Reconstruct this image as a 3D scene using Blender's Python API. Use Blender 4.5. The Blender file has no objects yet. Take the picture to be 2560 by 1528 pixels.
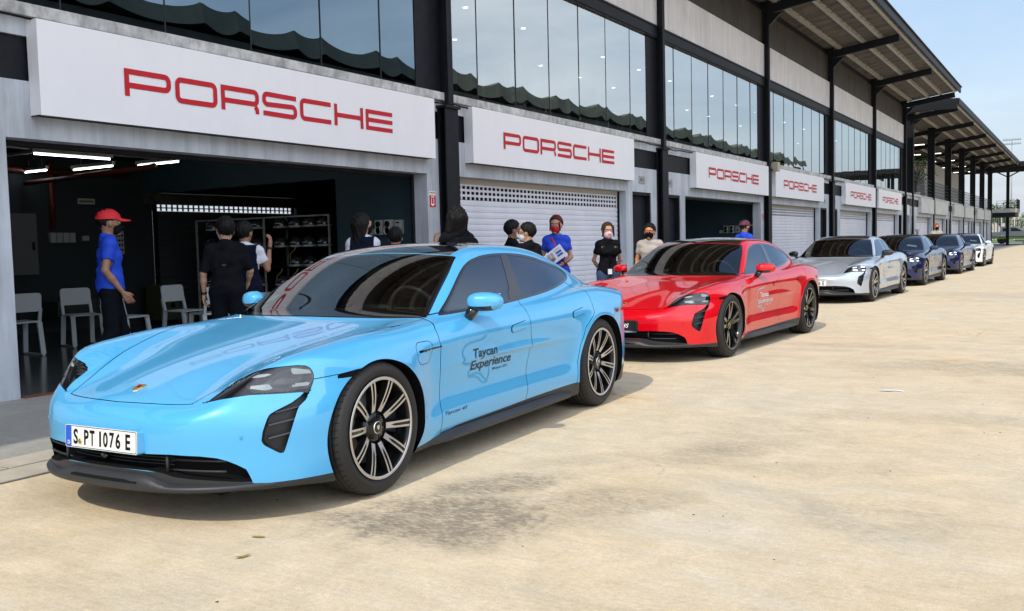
import bpy, bmesh, math, random
import numpy as np
from mathutils import Vector, Matrix
random.seed(7); np.random.seed(7)
SC = bpy.context.scene
COL = SC.collection
R = math.radians
# ------------------------------------------------------------------ camera
CAM = bpy.data.cameras.new('camera'); cam = bpy.data.objects.new('camera', CAM); COL.objects.link(cam)
CAM.sensor_width = 36.0; CAM.lens = 2333.35 / 2560 * 36; CAM.clip_start = .05; CAM.clip_end = 3000
_yaw, _pitch, _roll = .5525, .0649, -.0239
_f = Vector((-math.sin(_yaw) * math.cos(_pitch), math.cos(_yaw) * math.cos(_pitch), -math.sin(_pitch)))
_r = Vector((math.cos(_yaw), math.sin(_yaw), 0)); _u = _r.cross(_f)
_r2 = _r * math.cos(_roll) + _u * math.sin(_roll); _u2 = -_r * math.sin(_roll) + _u * math.cos(_roll)
cam.matrix_world = Matrix(((_r2.x, _u2.x, -_f.x, 0), (_r2.y, _u2.y, -_f.y, 0), (_r2.z, _u2.z, -_f.z, 1.3002), (0, 0, 0, 1)))
SC.camera = cam
# ------------------------------------------------------------------ world and sun
SUN_EL, SUN_AZ = R(46), R(5)          # sun stands behind the camera, a little towards +X
sd = Vector((math.sin(SUN_AZ) * math.cos(SUN_EL), -math.cos(SUN_AZ) * math.cos(SUN_EL), math.sin(SUN_EL)))
W = bpy.data.worlds.new('World'); SC.world = W; W.use_nodes = True
nt = W.node_tree; nt.nodes.clear(); N = nt.nodes.new; LK = nt.links.new
out = N('ShaderNodeOutputWorld'); bg = N('ShaderNodeBackground'); sky = N('ShaderNodeTexSky')
sky.sky_type = 'NISHITA'; sky.sun_disc = False; sky.sun_elevation = SUN_EL
sky.sun_rotation = math.atan2(sd.x, sd.y); sky.air_density = 1.3; sky.dust_density = 1.2; sky.ozone_density = 3.0
bg.inputs[1].default_value = .15
tc = N('ShaderNodeTexCoord'); sep = N('ShaderNodeSeparateXYZ'); LK(tc.outputs['Generated'], sep.inputs[0])
zc = N('ShaderNodeMath'); zc.operation = 'MAXIMUM'; LK(sep.outputs[2], zc.inputs[0]); zc.inputs[1].default_value = .0
zd = N('ShaderNodeMath'); zd.operation = 'ADD'; LK(zc.outputs[0], zd.inputs[0]); zd.inputs[1].default_value = .16
vm = N('ShaderNodeVectorMath'); vm.operation = 'DIVIDE'; LK(tc.outputs['Generated'], vm.inputs[0])
cmb = N('ShaderNodeCombineXYZ')
for k in range(3): LK(zd.outputs[0], cmb.inputs[k])
LK(cmb.outputs[0], vm.inputs[1])
def wnoise(scale, det, rough, w=0):
    n = N('ShaderNodeTexNoise'); n.inputs['Scale'].default_value = scale; n.inputs['Detail'].default_value = det
    n.inputs['Roughness'].default_value = rough; n.inputs['Distortion'].default_value = .35; LK(vm.outputs[0], n.inputs['Vector']); return n
n1 = wnoise(.85, 9, .56)
cr = N('ShaderNodeValToRGB'); cr.color_ramp.elements[0].position = .50; cr.color_ramp.elements[1].position = .78
LK(n1.outputs[0], cr.inputs[0])
# more cloud low over the horizon
hz = N('ShaderNodeMapRange'); hz.inputs[1].default_value = 0; hz.inputs[2].default_value = .38; hz.inputs[3].default_value = .92; hz.inputs[4].default_value = .05
LK(zc.outputs[0], hz.inputs[0])
mx = N('ShaderNodeMath'); mx.operation = 'MAXIMUM'; LK(cr.outputs[0], mx.inputs[0]); LK(hz.outputs[0], mx.inputs[1])
fm = N('ShaderNodeMath'); fm.operation = 'MULTIPLY'; LK(mx.outputs[0], fm.inputs[0]); fm.inputs[1].default_value = .8
n2 = wnoise(1.9, 7, .6)
cc = N('ShaderNodeMix'); cc.data_type = 'RGBA'; LK(n2.outputs[0], cc.inputs[0])
cc.inputs[6].default_value = (2.4, 3.0, 4.5, 1); cc.inputs[7].default_value = (4.9, 5.2, 6.2, 1)
mixc = N('ShaderNodeMix'); mixc.data_type = 'RGBA'; LK(fm.outputs[0], mixc.inputs[0]); LK(sky.outputs[0], mixc.inputs[6]); LK(cc.outputs[2], mixc.inputs[7])
# broad glow added to the unseen sky behind the camera, fills the shaded facade
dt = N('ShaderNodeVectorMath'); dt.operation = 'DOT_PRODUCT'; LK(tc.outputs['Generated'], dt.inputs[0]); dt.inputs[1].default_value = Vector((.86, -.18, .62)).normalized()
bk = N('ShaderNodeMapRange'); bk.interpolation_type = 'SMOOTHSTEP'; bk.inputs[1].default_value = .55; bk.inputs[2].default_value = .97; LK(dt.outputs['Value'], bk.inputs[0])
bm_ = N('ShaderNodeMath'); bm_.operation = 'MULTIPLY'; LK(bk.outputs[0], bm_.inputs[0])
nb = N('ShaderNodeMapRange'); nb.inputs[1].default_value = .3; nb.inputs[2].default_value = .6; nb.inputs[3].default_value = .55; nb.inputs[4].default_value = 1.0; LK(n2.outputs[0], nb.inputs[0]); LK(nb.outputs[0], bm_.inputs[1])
sky_fill = N('ShaderNodeMix'); sky_fill.data_type = 'RGBA'; LK(bm_.outputs[0], sky_fill.inputs[0]); LK(mixc.outputs[2], sky_fill.inputs[6]); sky_fill.inputs[7].default_value = (12.5, 13.3, 15.0, 1)
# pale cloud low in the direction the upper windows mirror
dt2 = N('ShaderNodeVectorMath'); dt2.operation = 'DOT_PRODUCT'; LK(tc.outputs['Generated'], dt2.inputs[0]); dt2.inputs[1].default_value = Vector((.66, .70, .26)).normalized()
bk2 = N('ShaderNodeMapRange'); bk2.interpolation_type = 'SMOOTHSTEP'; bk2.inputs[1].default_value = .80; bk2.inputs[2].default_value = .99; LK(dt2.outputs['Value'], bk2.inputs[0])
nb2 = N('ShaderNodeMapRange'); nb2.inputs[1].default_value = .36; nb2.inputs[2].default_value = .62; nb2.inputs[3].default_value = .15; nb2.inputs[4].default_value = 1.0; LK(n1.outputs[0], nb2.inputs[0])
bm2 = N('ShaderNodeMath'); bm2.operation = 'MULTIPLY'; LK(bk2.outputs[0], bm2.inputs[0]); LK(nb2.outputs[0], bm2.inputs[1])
bank2 = N('ShaderNodeMix'); bank2.data_type = 'RGBA'; LK(bm2.outputs[0], bank2.inputs[0]); LK(sky_fill.outputs[2], bank2.inputs[6]); bank2.inputs[7].default_value = (7.0, 7.4, 8.0, 1)
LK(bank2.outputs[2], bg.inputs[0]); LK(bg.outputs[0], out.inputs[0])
SL = bpy.data.lights.new('sun', 'SUN'); SL.energy = 2.7; SL.angle = R(.55); SL.color = (1, .93, .80)
so = bpy.data.objects.new('sun', SL); COL.objects.link(so); so.rotation_euler = sd.to_track_quat('Z', 'Y').to_euler()
so.location = (0, -20, 40)
SC.view_settings.view_transform = 'Standard'; SC.view_settings.look = 'None'; SC.view_settings.exposure = .14; SC.view_settings.gamma = 1
SC.view_settings.use_curve_mapping = False
SC.render.engine = 'CYCLES'
cy = SC.cycles; cy.max_bounces = 8; cy.glossy_bounces = 5; cy.transmission_bounces = 6; cy.transparent_max_bounces = 12
cy.sample_clamp_indirect = 6; cy.use_denoising = True
# ------------------------------------------------------------------ materials
MATS = {}
def lin(c):
    return tuple(((v / 12.92) if v <= .04045 else ((v + .055) / 1.055) ** 2.4) for v in c)
def mat(name, col, rough=.6, metal=0., coat=0., emit=None, es=0, noise=None, bump=None, spec=.5, alpha=None, coatr=.03, noisecoord='Object'):
    """noise=(scale, amount, detail) varies value; bump=(scale, strength, dist)"""
    if name in MATS: return MATS[name]
    m = bpy.data.materials.new(name); m.use_nodes = True; t = m.node_tree; b = t.nodes['Principled BSDF']
    b.inputs['Base Color'].default_value = (*col, 1); b.inputs['Roughness'].default_value = rough; b.inputs['Metallic'].default_value = metal
    b.inputs['Coat Weight'].default_value = coat; b.inputs['Coat Roughness'].default_value = coatr; b.inputs['Specular IOR Level'].default_value = spec
    if emit: b.inputs['Emission Color'].default_value = (*emit, 1); b.inputs['Emission Strength'].default_value = es
    c = None
    if noise or bump: c = t.nodes.new('ShaderNodeTexCoord')
    if noise:
        n = t.nodes.new('ShaderNodeTexNoise'); n.inputs['Scale'].default_value = noise[0]; n.inputs['Detail'].default_value = noise[2] if len(noise) > 2 else 6
        n.inputs['Roughness'].default_value = .62
        t.links.new(c.outputs[noisecoord], n.inputs['Vector'])
        mr = t.nodes.new('ShaderNodeMapRange'); mr.inputs[1].default_value = .3; mr.inputs[2].default_value = .7
        mr.inputs[3].default_value = 1 - noise[1]; mr.inputs[4].default_value = 1 + noise[1]; t.links.new(n.outputs[0], mr.inputs[0])
        h = t.nodes.new('ShaderNodeVectorMath'); h.operation = 'SCALE'; h.inputs[0].default_value = col
        t.links.new(mr.outputs[0], h.inputs['Scale']); t.links.new(h.outputs[0], b.inputs['Base Color'])
    if bump:
        n = t.nodes.new('ShaderNodeTexNoise'); n.inputs['Scale'].default_value = bump[0]; n.inputs['Detail'].default_value = 5
        t.links.new(c.outputs[noisecoord], n.inputs['Vector'])
        bb = t.nodes.new('ShaderNodeBump'); bb.inputs['Strength'].default_value = bump[1]; bb.inputs['Distance'].default_value = bump[2]
        t.links.new(n.outputs[0], bb.inputs['Height']); t.links.new(bb.outputs[0], b.inputs['Normal'])
    MATS[name] = m; return m
def glassmat(name, tint, refl=.12, rough=.0, base=None):
    """see-through tinted sheet: transparent + mirror by fresnel, with a floor under the reflectivity"""
    if name in MATS: return MATS[name]
    m = bpy.data.materials.new(name); m.use_nodes = True; t = m.node_tree; t.nodes.clear()
    o = t.nodes.new('ShaderNodeOutputMaterial'); tr = t.nodes.new('ShaderNodeBsdfTransparent'); gl = t.nodes.new('ShaderNodeBsdfGlossy')
    mx = t.nodes.new('ShaderNodeMixShader'); lw = t.nodes.new('ShaderNodeFresnel'); lw.inputs[0].default_value = 1.5
    mr = t.nodes.new('ShaderNodeMapRange'); mr.inputs[3].default_value = refl; mr.inputs[4].default_value = 1
    tr.inputs[0].default_value = (*tint, 1); gl.inputs[0].default_value = (*(base or (1, 1, 1)), 1); gl.inputs[1].default_value = rough
    L = t.links.new; L(lw.outputs[0], mr.inputs[0]); L(mr.outputs[0], mx.inputs[0]); L(tr.outputs[0], mx.inputs[1]); L(gl.outputs[0], mx.inputs[2]); L(mx.outputs[0], o.inputs[0])
    MATS[name] = m; return m
# ------------------------------------------------------------------ object helpers
def tag(o, label=None, cat=None, group=None, kind=None):
    if label: o['label'] = label
    if cat: o['category'] = cat
    if group: o['group'] = group
    if kind: o['kind'] = kind
    return o
def empty(name, loc=(0, 0, 0), rz=0, label=None, cat=None, group=None, kind=None):
    o = bpy.data.objects.new(name, None); COL.objects.link(o); o.location = loc; o.rotation_euler = (0, 0, rz); o.empty_display_size = .2
    return tag(o, label, cat, group, kind)
def copy_tree(o, parent=None):
    c = o.copy(); COL.objects.link(c); c.parent = parent
    for ch in list(o.children): copy_tree(ch, c)
    return c
class MB:
    """mesh builder; materials by index"""
    def __init__(s): s.v = []; s.f = []; s.m = []; s.n = 0; s.sm = []
    def add(s, V, Fs, mi=0, smooth=False):
        b = s.n; s.v.extend([tuple(map(float, p)) for p in V]); s.n += len(V)
        for f in Fs: s.f.append(tuple(b + i for i in f)); s.m.append(mi); s.sm.append(smooth)
        return s
    def box(s, x0, x1, y0, y1, z0, z1, mi=0):
        x0, x1 = min(x0, x1), max(x0, x1); y0, y1 = min(y0, y1), max(y0, y1); z0, z1 = min(z0, z1), max(z0, z1)
        V = [(x0, y0, z0), (x1, y0, z0), (x1, y1, z0), (x0, y1, z0), (x0, y0, z1), (x1, y0, z1), (x1, y1, z1), (x0, y1, z1)]
        return s.add(V, [(0, 3, 2, 1), (4, 5, 6, 7), (0, 1, 5, 4), (1, 2, 6, 5), (2, 3, 7, 6), (3, 0, 4, 7)], mi)
    def obox(s, p, q, w, h, up=(0, 0, 1), mi=0):
        p = Vector(p); q = Vector(q); d = (q - p).normalized(); u = Vector(up); r = d.cross(u)
        if r.length < 1e-4: r = d.cross(Vector((1, 0, 0)))
        r.normalize(); u = r.cross(d).normalized(); V = []
        for c in (p, q):
            for a, b in ((-1, -1), (1, -1), (1, 1), (-1, 1)): V.append(c + r * a * w / 2 + u * b * h / 2)
        return s.add(V, [(0, 1, 2, 3), (7, 6, 5, 4), (0, 4, 5, 1), (1, 5, 6, 2), (2, 6, 7, 3), (3, 7, 4, 0)], mi)
    def tube(s, pts, r, n=8, mi=0, caps=True, smooth=True):
        pts = [Vector(p) for p in pts]; rr = r if isinstance(r, (list, tuple)) else [r] * len(pts); V = []; Fs = []
        up = None
        for i, p in enumerate(pts):
            d = (pts[min(i + 1, len(pts) - 1)] - pts[max(i - 1, 0)]).normalized()
            if up is None:
                up = Vector((0, 0, 1)) if abs(d.z) < .9 else Vector((1, 0, 0))
            a = d.cross(up).normalized(); up = a.cross(d).normalized()
            for k in range(n):
                t = 2 * math.pi * k / n; V.append(p + (a * math.cos(t) + up * math.sin(t)) * rr[i])
        for i in range(len(pts) - 1):
            for k in range(n):
                a, b = i * n + k, i * n + (k + 1) % n; Fs.append((a, b, b + n, a + n))
        if caps: Fs.append(tuple(range(n))[::-1]); Fs.append(tuple((len(pts) - 1) * n + k for k in range(n)))
        return s.add(V, Fs, mi, smooth)
    def lathe(s, prof, axis='y', c=(0, 0, 0), n=48, mi=0, smooth=True, close=False):
        """prof: list of (radius, along axis)"""
        V = []; Fs = []
        for (r_, h) in prof:
            for k in range(n):
                t = 2 * math.pi * k / n; a, b = r_ * math.cos(t), r_ * math.sin(t)
                if axis == 'y': V.append((c[0] + a, c[1] + h, c[2] + b))
                elif axis == 'z': V.append((c[0] + a, c[1] + b, c[2] + h))
                else: V.append((c[0] + h, c[1] + a, c[2] + b))
        m = len(prof)
        for i in range(m - (0 if close else 1)):
            j = (i + 1) % m
            for k in range(n):
                k2 = (k + 1) % n; Fs.append((i * n + k, i * n + k2, j * n + k2, j * n + k))
        return s.add(V, Fs, mi, smooth)
    def prism(s, poly, axis, a, b, mi=0):
        """extrude a 2D polygon: axis x -> poly (y,z), y -> (x,z), z -> (x,y)"""
        n = len(poly); V = []
        for h in (a, b):
            for (u, v) in poly: V.append((h, u, v) if axis == 'x' else (u, h, v) if axis == 'y' else (u, v, h))
        Fs = [tuple(range(n)), tuple(range(2 * n - 1, n - 1, -1))] + [(i, i + n, (i + 1) % n + n, (i + 1) % n) for i in range(n)]
        return s.add(V, Fs, mi)
    def build(s, name, mats, parent=None, recalc=True, bevel=0, bseg=2):
        me = bpy.data.meshes.new(name); me.from_pydata(s.v, [], s.f)
        if not isinstance(mats, (list, tuple)): mats = [mats]
        for m in mats: me.materials.append(m)
        me.polygons.foreach_set('material_index', s.m); me.polygons.foreach_set('use_smooth', s.sm)
        if recalc:
            bm = bmesh.new(); bm.from_mesh(me); bmesh.ops.recalc_face_normals(bm, faces=bm.faces)
            if bevel:
                ed = [e for e in bm.edges if len(e.link_faces) == 2 and e.calc_face_angle(0) > .5]
                bmesh.ops.bevel(bm, geom=ed, offset=bevel, segments=bseg, affect='EDGES', profile=.6)
            bm.to_mesh(me); bm.free()
        me.update(); o = bpy.data.objects.new(name, me); COL.objects.link(o)
        if parent is not None: o.parent = parent
        return o
def rawmesh(name, V, Fq, mats, parent=None, normals=None, mi=None):
    me = bpy.data.meshes.new(name); me.from_pydata([tuple(p) for p in np.asarray(V).tolist()], [], [tuple(f) for f in np.asarray(Fq).tolist()])
    for m in (mats if isinstance(mats, (list, tuple)) else [mats]): me.materials.append(m)
    me.polygons.foreach_set('use_smooth', [True] * len(me.polygons))
    if mi is not None: me.polygons.foreach_set('material_index', np.asarray(mi, dtype=np.int32))
    me.update()
    if normals is not None: me.normals_split_custom_set_from_vertices([tuple(n) for n in np.asarray(normals).tolist()])
    o = bpy.data.objects.new(name, me); COL.objects.link(o)
    if parent is not None: o.parent = parent
    return o
def rbox(w, h, r, n=5):
    """rounded rectangle outline centred on 0"""
    P = []
    for cx, cy_, a0 in ((w / 2 - r, h / 2 - r, 0), (-w / 2 + r, h / 2 - r, 90), (-w / 2 + r, -h / 2 + r, 180), (w / 2 - r, -h / 2 + r, 270)):
        for k in range(n + 1):
            a = R(a0 + 90 * k / n); P.append((cx + r * math.cos(a), cy_ + r * math.sin(a)))
    return P
def text_mesh(txt, size=1., bold=0., shear=0., xs=1., spacing=1.):
    """built-in font as flat mesh in XY, returns verts (n,3) and faces; origin left baseline"""
    cu = bpy.data.curves.new('t', 'FONT'); cu.body = txt; cu.size = size; cu.offset = bold; cu.shear = shear; cu.space_character = spacing
    cu.resolution_u = 3
    o = bpy.data.objects.new('t', cu); COL.objects.link(o); dg = bpy.context.evaluated_depsgraph_get()
    me = bpy.data.meshes.new_from_object(o.evaluated_get(dg)); V = [(v.co.x * xs, v.co.y, 0) for v in me.vertices]; Fs = [tuple(p.vertices) for p in me.polygons]
    bpy.data.objects.remove(o); bpy.data.curves.remove(cu); bpy.data.meshes.remove(me)
    return V, Fs
def strokes(letters, h, pitch, t):
    pass
# ------------------------------------------------------------------ car body surface (x forward, y left, z up)
def spl(xs, ys):
    """natural cubic spline -> callable, linear extrapolation"""
    xs=np.asarray(xs,float); ys=np.asarray(ys,float)
    if xs[0]>xs[-1]: xs=xs[::-1]; ys=ys[::-1]
    n=len(xs); h=np.diff(xs); A=np.eye(n); sh=(n,)+ys.shape[1:]; r=np.zeros(sh)
    for i in range(1,n-1):
        A[i,i-1]=h[i-1]; A[i,i]=2*(h[i-1]+h[i]); A[i,i+1]=h[i]
        r[i]=6*((ys[i+1]-ys[i])/h[i]-(ys[i]-ys[i-1])/h[i-1])
    m=np.linalg.solve(A,r.reshape(n,-1)).reshape(sh)
    def f(x):
        x=np.clip(np.asarray(x,float),xs[0],xs[-1]); i=np.clip(np.searchsorted(xs,x)-1,0,n-2)
        t0=xs[i+1]-x; t1=x-xs[i]; hh=h[i]
        if ys.ndim>1: t0=t0[...,None]; t1=t1[...,None]; hh=hh[...,None]
        return (m[i]*t0**3+m[i+1]*t1**3)/(6*hh)+(ys[i]/hh-m[i]*hh/6)*t0+(ys[i+1]/hh-m[i+1]*hh/6)*t1
    return f
def smax(a,b,k):
    h=np.clip(.5+.5*(a-b)/k,0,1); return b*(1-h)+a*h+k*h*(1-h)
def smin(a,b,k): return -smax(-a,-b,k)
def sstep(a,b,x):
    t=np.clip((x-a)/(b-a),0,1); return t*t*t*(t*(6*t-15)+10)
# ---- lower body top surface heights on a grid of y stations
YS=np.array([0,.22,.42,.58,.70,.82,.92,1.02])
TX=[2.50,2.25,2.00,1.70,1.40,1.05,.75,.35,-.2,-.8,-1.2,-1.6,-2.0,-2.35,-2.6]
TZ=np.array([
 [.520,.515,.505,.50,.50,.47,.40,.30],
 [.606,.598,.583,.602,.628,.60,.53,.40],
 [.682,.674,.666,.702,.744,.735,.660,.52],
 [.752,.746,.740,.762,.799,.803,.738,.60],
 [.805,.801,.795,.802,.829,.834,.778,.64],
 [.856,.854,.850,.848,.853,.845,.795,.68],
 [.893,.892,.889,.884,.879,.864,.815,.70],
 [.91 ,.91 ,.905,.90 ,.893,.878,.828,.70],
 [.91 ,.91 ,.905,.90 ,.895,.884,.838,.71],
 [.92 ,.92 ,.915,.91 ,.91 ,.903,.860,.73],
 [.93 ,.93 ,.93 ,.93 ,.935,.928,.885,.76],
 [.95 ,.95 ,.95 ,.95 ,.950,.938,.888,.76],
 [.945,.945,.945,.942,.932,.908,.850,.74],
 [.925,.925,.922,.91 ,.890,.850,.78 ,.68],
 [.88 ,.88 ,.875,.86 ,.84 ,.80 ,.72 ,.62]])
_T=spl(TX,TZ)
def _bas():
    # cubic spline in y via precomputed linear operator (values at YS -> value at y), even at 0
    ys=np.concatenate([-YS[:0:-1],YS]); n=len(YS)
    E=np.eye(n); full=np.concatenate([E[:0:-1],E]); return spl(ys,full)
_B=_bas()
def TTx(x,y): return np.sum(_T(x)*_B(np.abs(y)),-1)
# half width along x at belly height
WX=spl([2.5,2.1,1.8,1.45,1.1,.8,.3,-.3,-.8,-1.1,-1.45,-1.8,-2.1,-2.6],
       [.955,.965,.972,.972,.962,.948,.938,.940,.952,.968,.983,.976,.955,.91])
SZ=spl([.05,.15,.25,.35,.45,.55,.65,.75,.85,.95],[-.075,-.045,-.022,-.010,-.003,0,-.002,-.012,-.034,-.075])
SD=spl([.05,.15,.22,.28,.325,.37,.42,.50,.60,.70,.76,.84,.90,.98],[-.090,-.062,-.036,-.021,-.018,-.027,-.036,-.029,-.014,-.002,-.002,-.019,-.046,-.090])
def arch(x,z):
    # flare beside the wheel openings
    o=0
    for cx,rr in ((1.45,.40),(-1.45,.42)):
        d=np.sqrt((x-cx)**2+((z-.33)*1.02)**2)-rr
        o=o+.012*np.exp(-(d/.05)**2)*sstep(.1,.3,z)*(z<2)
    return o
def SSx(x,z):
    m=sstep(1.06,.72,x)*sstep(-1.18,-.72,x)
    w=WX(x)+SZ(z)*(1-m)+SD(z)*m
    # scoop behind front wheel
    w=w-.020*np.exp(-((x-.93)/.11)**2)*sstep(.25,.4,z)*sstep(.78,.62,z)
    return w+arch(x,z)
def FFx(y,z):
    a=np.clip(np.abs(y)/.990,0,.9995); p=2.75
    pl=1.42+.96*(1-a**p)**(1/2.15)
    dz=_FZ(z); return pl+dz
_FZ=spl([.0,.12,.20,.28,.36,.44,.50,.56,.62,.70,.80],[-.06,.0,.018,.022,.022,.024,.016,-.012,-.06,-.10,-.12])
def RRx(y,z):
    a=np.clip(np.abs(y)/.995,0,.9995)
    return -(1.50+1.0*(1-a**2.9)**(1/2.4)+_RZ(z))
_RZ=spl([.0,.15,.3,.45,.6,.75,.85,.92,1.0],[-.10,-.05,0,.02,.01,-.005,.0,.02,-.02])
def lower(x,y,z):
    ay=np.abs(y)
    d=smax(z-TTx(x,y),ay-SSx(x,z),.075)
    d=smax(d,(x-FFx(y,z))*.9,.07)
    d=smax(d,(RRx(y,z)-x)*.9,.05)
    return smax(d,.135+.03*sstep(1.6,2.1,x)-z,.03)
ZR=spl([1.3,1.05,.93,.80,.55,.30,.10,-.10,-.35,-.60,-.90,-1.25,-1.6,-1.95,-2.25,-2.5],
       [.68,.80,.870,.935,1.065,1.188,1.266,1.314,1.334,1.332,1.314,1.258,1.168,1.058,.955,.86])
GW=spl([1.2,.8,.4,0,-.4,-.8,-1.1,-1.4,-1.7,-2.0,-2.3],[.74,.778,.806,.818,.818,.806,.786,.748,.69,.61,.54])
def green(x,y,z):
    ay=np.abs(y)
    s=sstep(-.5,.4,x)
    xs=x+.27*y*y*s
    zr=ZR(xs)-(1-s)*(.13+.12*sstep(-.9,-1.9,x))*y*y-.03*s*y*y
    side=GW(x)-.52*(z-.90)-.28*(z-.90)**2
    d0=smax(x-1.15,-2.42-x,.02)
    d=smax((z-zr)*.88,(ay-side)*.85,.055)
    return smax(smax(d,.6-z,.02),d0,.02)
def body(x,y,z):
    return smin(lower(x,y,z),green(x,y,z),.035)
def grad(x,y,z,e=1.5e-3,f=None):
    f=f or body
    g=np.stack([f(x+e,y,z)-f(x-e,y,z),f(x,y+e,z)-f(x,y-e,z),f(x,y,z+e)-f(x,y,z-e)],-1)
    return g/np.maximum(np.linalg.norm(g,axis=-1,keepdims=True),1e-9)
def raycast(O,D,t1=3.,f=None,n=120,t0=0.):
    f=f or body
    """first crossing outside->inside along O+tD"""
    ts=np.linspace(t0,t1,n); prev=None
    P=O[None]+D[None]*ts[:,None]; v=f(P[:,0],P[:,1],P[:,2])
    k=np.where((v[:-1]>0)&(v[1:]<=0))[0]
    if len(k)==0: 
        i=np.argmin(v); return P[i],v[i]
    a,b=ts[k[0]],ts[k[0]+1]
    for _ in range(40):
        m=(a+b)/2; q=O+D*m
        if f(*[np.array([c]) for c in q])[0]>0: a=m
        else: b=m
    return O+D*b,0.
# ------------------------------------------------------------------ materials of the place
def ground_mat():
    m = bpy.data.materials.new('concrete_ground'); m.use_nodes = True; t = m.node_tree; b = t.nodes['Principled BSDF']; L = t.links.new; Nn = t.nodes.new
    b.inputs['Roughness'].default_value = .85; b.inputs['Specular IOR Level'].default_value = .3
    g = Nn('ShaderNodeNewGeometry')
    def noise(scale, det, ro, sx=1, sy=1, dist=0, rz=0):
        mp = Nn('ShaderNodeMapping'); mp.inputs['Scale'].default_value = (sx, sy, 1); mp.inputs['Rotation'].default_value = (0, 0, rz); L(g.outputs['Position'], mp.inputs[0])
        n = Nn('ShaderNodeTexNoise'); n.inputs['Scale'].default_value = scale; n.inputs['Detail'].default_value = det; n.inputs['Roughness'].default_value = ro; n.inputs['Distortion'].default_value = dist
        L(mp.outputs[0], n.inputs['Vector']); return n.outputs[0]
    def ramp(src, a, b_, c0=(0, 0, 0, 1), c1=(1, 1, 1, 1)):
        r = Nn('ShaderNodeValToRGB'); r.color_ramp.elements[0].position = a; r.color_ramp.elements[1].position = b_
        r.color_ramp.elements[0].color = c0; r.color_ramp.elements[1].color = c1; L(src, r.inputs[0]); return r.outputs[0]
    def mix(f, a, b_, mode='MIX', fac=None):
        x = Nn('ShaderNodeMix'); x.data_type = 'RGBA'; x.blend_type = mode
        if f is None: x.inputs[0].default_value = fac
        else: L(f, x.inputs[0])
        for k, v in ((6, a), (7, b_)):
            if isinstance(v, tuple): x.inputs[k].default_value = v
            else: L(v, x.inputs[k])
        return x.outputs[2]
    def math_(op, a, b_):
        x = Nn('ShaderNodeMath'); x.operation = op
        for k, v in ((0, a), (1, b_)):
            if isinstance(v, (int, float)): x.inputs[k].default_value = v
            else: L(v, x.inputs[k])
        return x.outputs[0]
    base = mix(ramp(noise(.55, 5, .6, 1, .6), .35, .65), (.70, .560, .375, 1), (.66, .562, .415, 1))
    base = mix(ramp(noise(.9, 6, .6, .35, 1, .8, .35), .55, .72), base, (.64, .575, .465, 1))       # pale grey patches
    base = mix(ramp(noise(1.3, 4, .55, .6, 1, 0, .2), .62, .75), base, (.67, .475, .275, 1))           # orange tint
    base = mix(ramp(noise(9, 8, .7, .5, 1, 0, .5), .40, .66), mix(None, base, (.74, .66, .54, 1), 'MULTIPLY', 1.0) if False else base, mix(None, base, (1.0, 1.0, 1.0, 1), 'MIX', .10))
    # brushed streaks from the broom finish, running across the apron
    st = ramp(noise(3.2, 9, .72, 1.2, 14, 0, .72), .42, .60)
    base = mix(math_('MULTIPLY', st, .13), base, (.36, .30, .23, 1))
    st2 = ramp(noise(1.1, 10, .75, .5, 9, .4, -.52), .50, .66); base = mix(math_('MULTIPLY', st2, .17), base, (.38, .33, .26, 1))
    st3 = ramp(noise(1.7, 10, .75, .5, 10, .4, -.58), .54, .66); base = mix(math_('MULTIPLY', st3, .16), base, (.74, .66, .52, 1))
    # worn dark oily patches: rings of stain at given places
    sepn = Nn('ShaderNodeSeparateXYZ'); L(g.outputs['Position'], sepn.inputs[0])
    wob = noise(1.6, 6, .65, 1, 1, .5)
    tot = None
    for (cx, cy_, rx, ry, a, k) in ((-2.60, 3.62, .75, .50, .9, 1.), (-2.72, 4.15, .50, .30, .9, .8), (-2.10, 4.05, .62, .42, .9, .5), (-2.55, 4.95, .45, .18, .9, .3), (-1.95, 5.35, .55, .25, .9, .42), (-1.2, 5.3, .7, .25, .4, .25),
                                    (-.75, 4.5, .45, .35, .3, .30), (-.8, 10.0, 1.6, .7, .2, .42), (-2.3, 11.6, 1.3, .3, .1, .3), (-1.1, 7.1, 1.0, .28, .2, .28), (.2, 8.3, .9, .5, .2, .3), (-1.5, 22, 2.5, 1.4, .1, .25), (1.2, 13, 2.5, .7, .1, .25)):
        ca, sa = math.cos(a), math.sin(a)
        dx = math_('SUBTRACT', sepn.outputs[0], cx); dy = math_('SUBTRACT', sepn.outputs[1], cy_)
        u = math_('ADD', math_('MULTIPLY', dx, ca / rx), math_('MULTIPLY', dy, sa / rx)); v = math_('ADD', math_('MULTIPLY', dx, -sa / ry), math_('MULTIPLY', dy, ca / ry))
        d = math_('SQRT', math_('ADD', math_('MULTIPLY', u, u), math_('MULTIPLY', v, v)), 0)
        d = math_('ADD', d, math_('MULTIPLY', math_('SUBTRACT', wob, .5), 1.9))
        s = Nn('ShaderNodeMapRange'); s.interpolation_type = 'SMOOTHSTEP'; s.inputs[1].default_value = 1.15; s.inputs[2].default_value = .35; s.inputs[3].default_value = 0; s.inputs[4].default_value = k; L(d, s.inputs[0])
        tot = s.outputs[0] if tot is None else math_('MAXIMUM', tot, s.outputs[0])
    grain = ramp(noise(26, 10, .78, .7, 1.6, .6, .72), .36, .60)
    grain2 = ramp(noise(7, 8, .7, 1, 1, .6), .30, .62)
    pm = math_('MULTIPLY', tot, math_('MULTIPLY', math_('ADD', math_('MULTIPLY', grain, .9), .12), math_('ADD', math_('MULTIPLY', grain2, .7), .3)))
    base = mix(math_('MINIMUM', math_('MULTIPLY', pm, 1.35), .82), base, (.19, .162, .13, 1))
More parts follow.
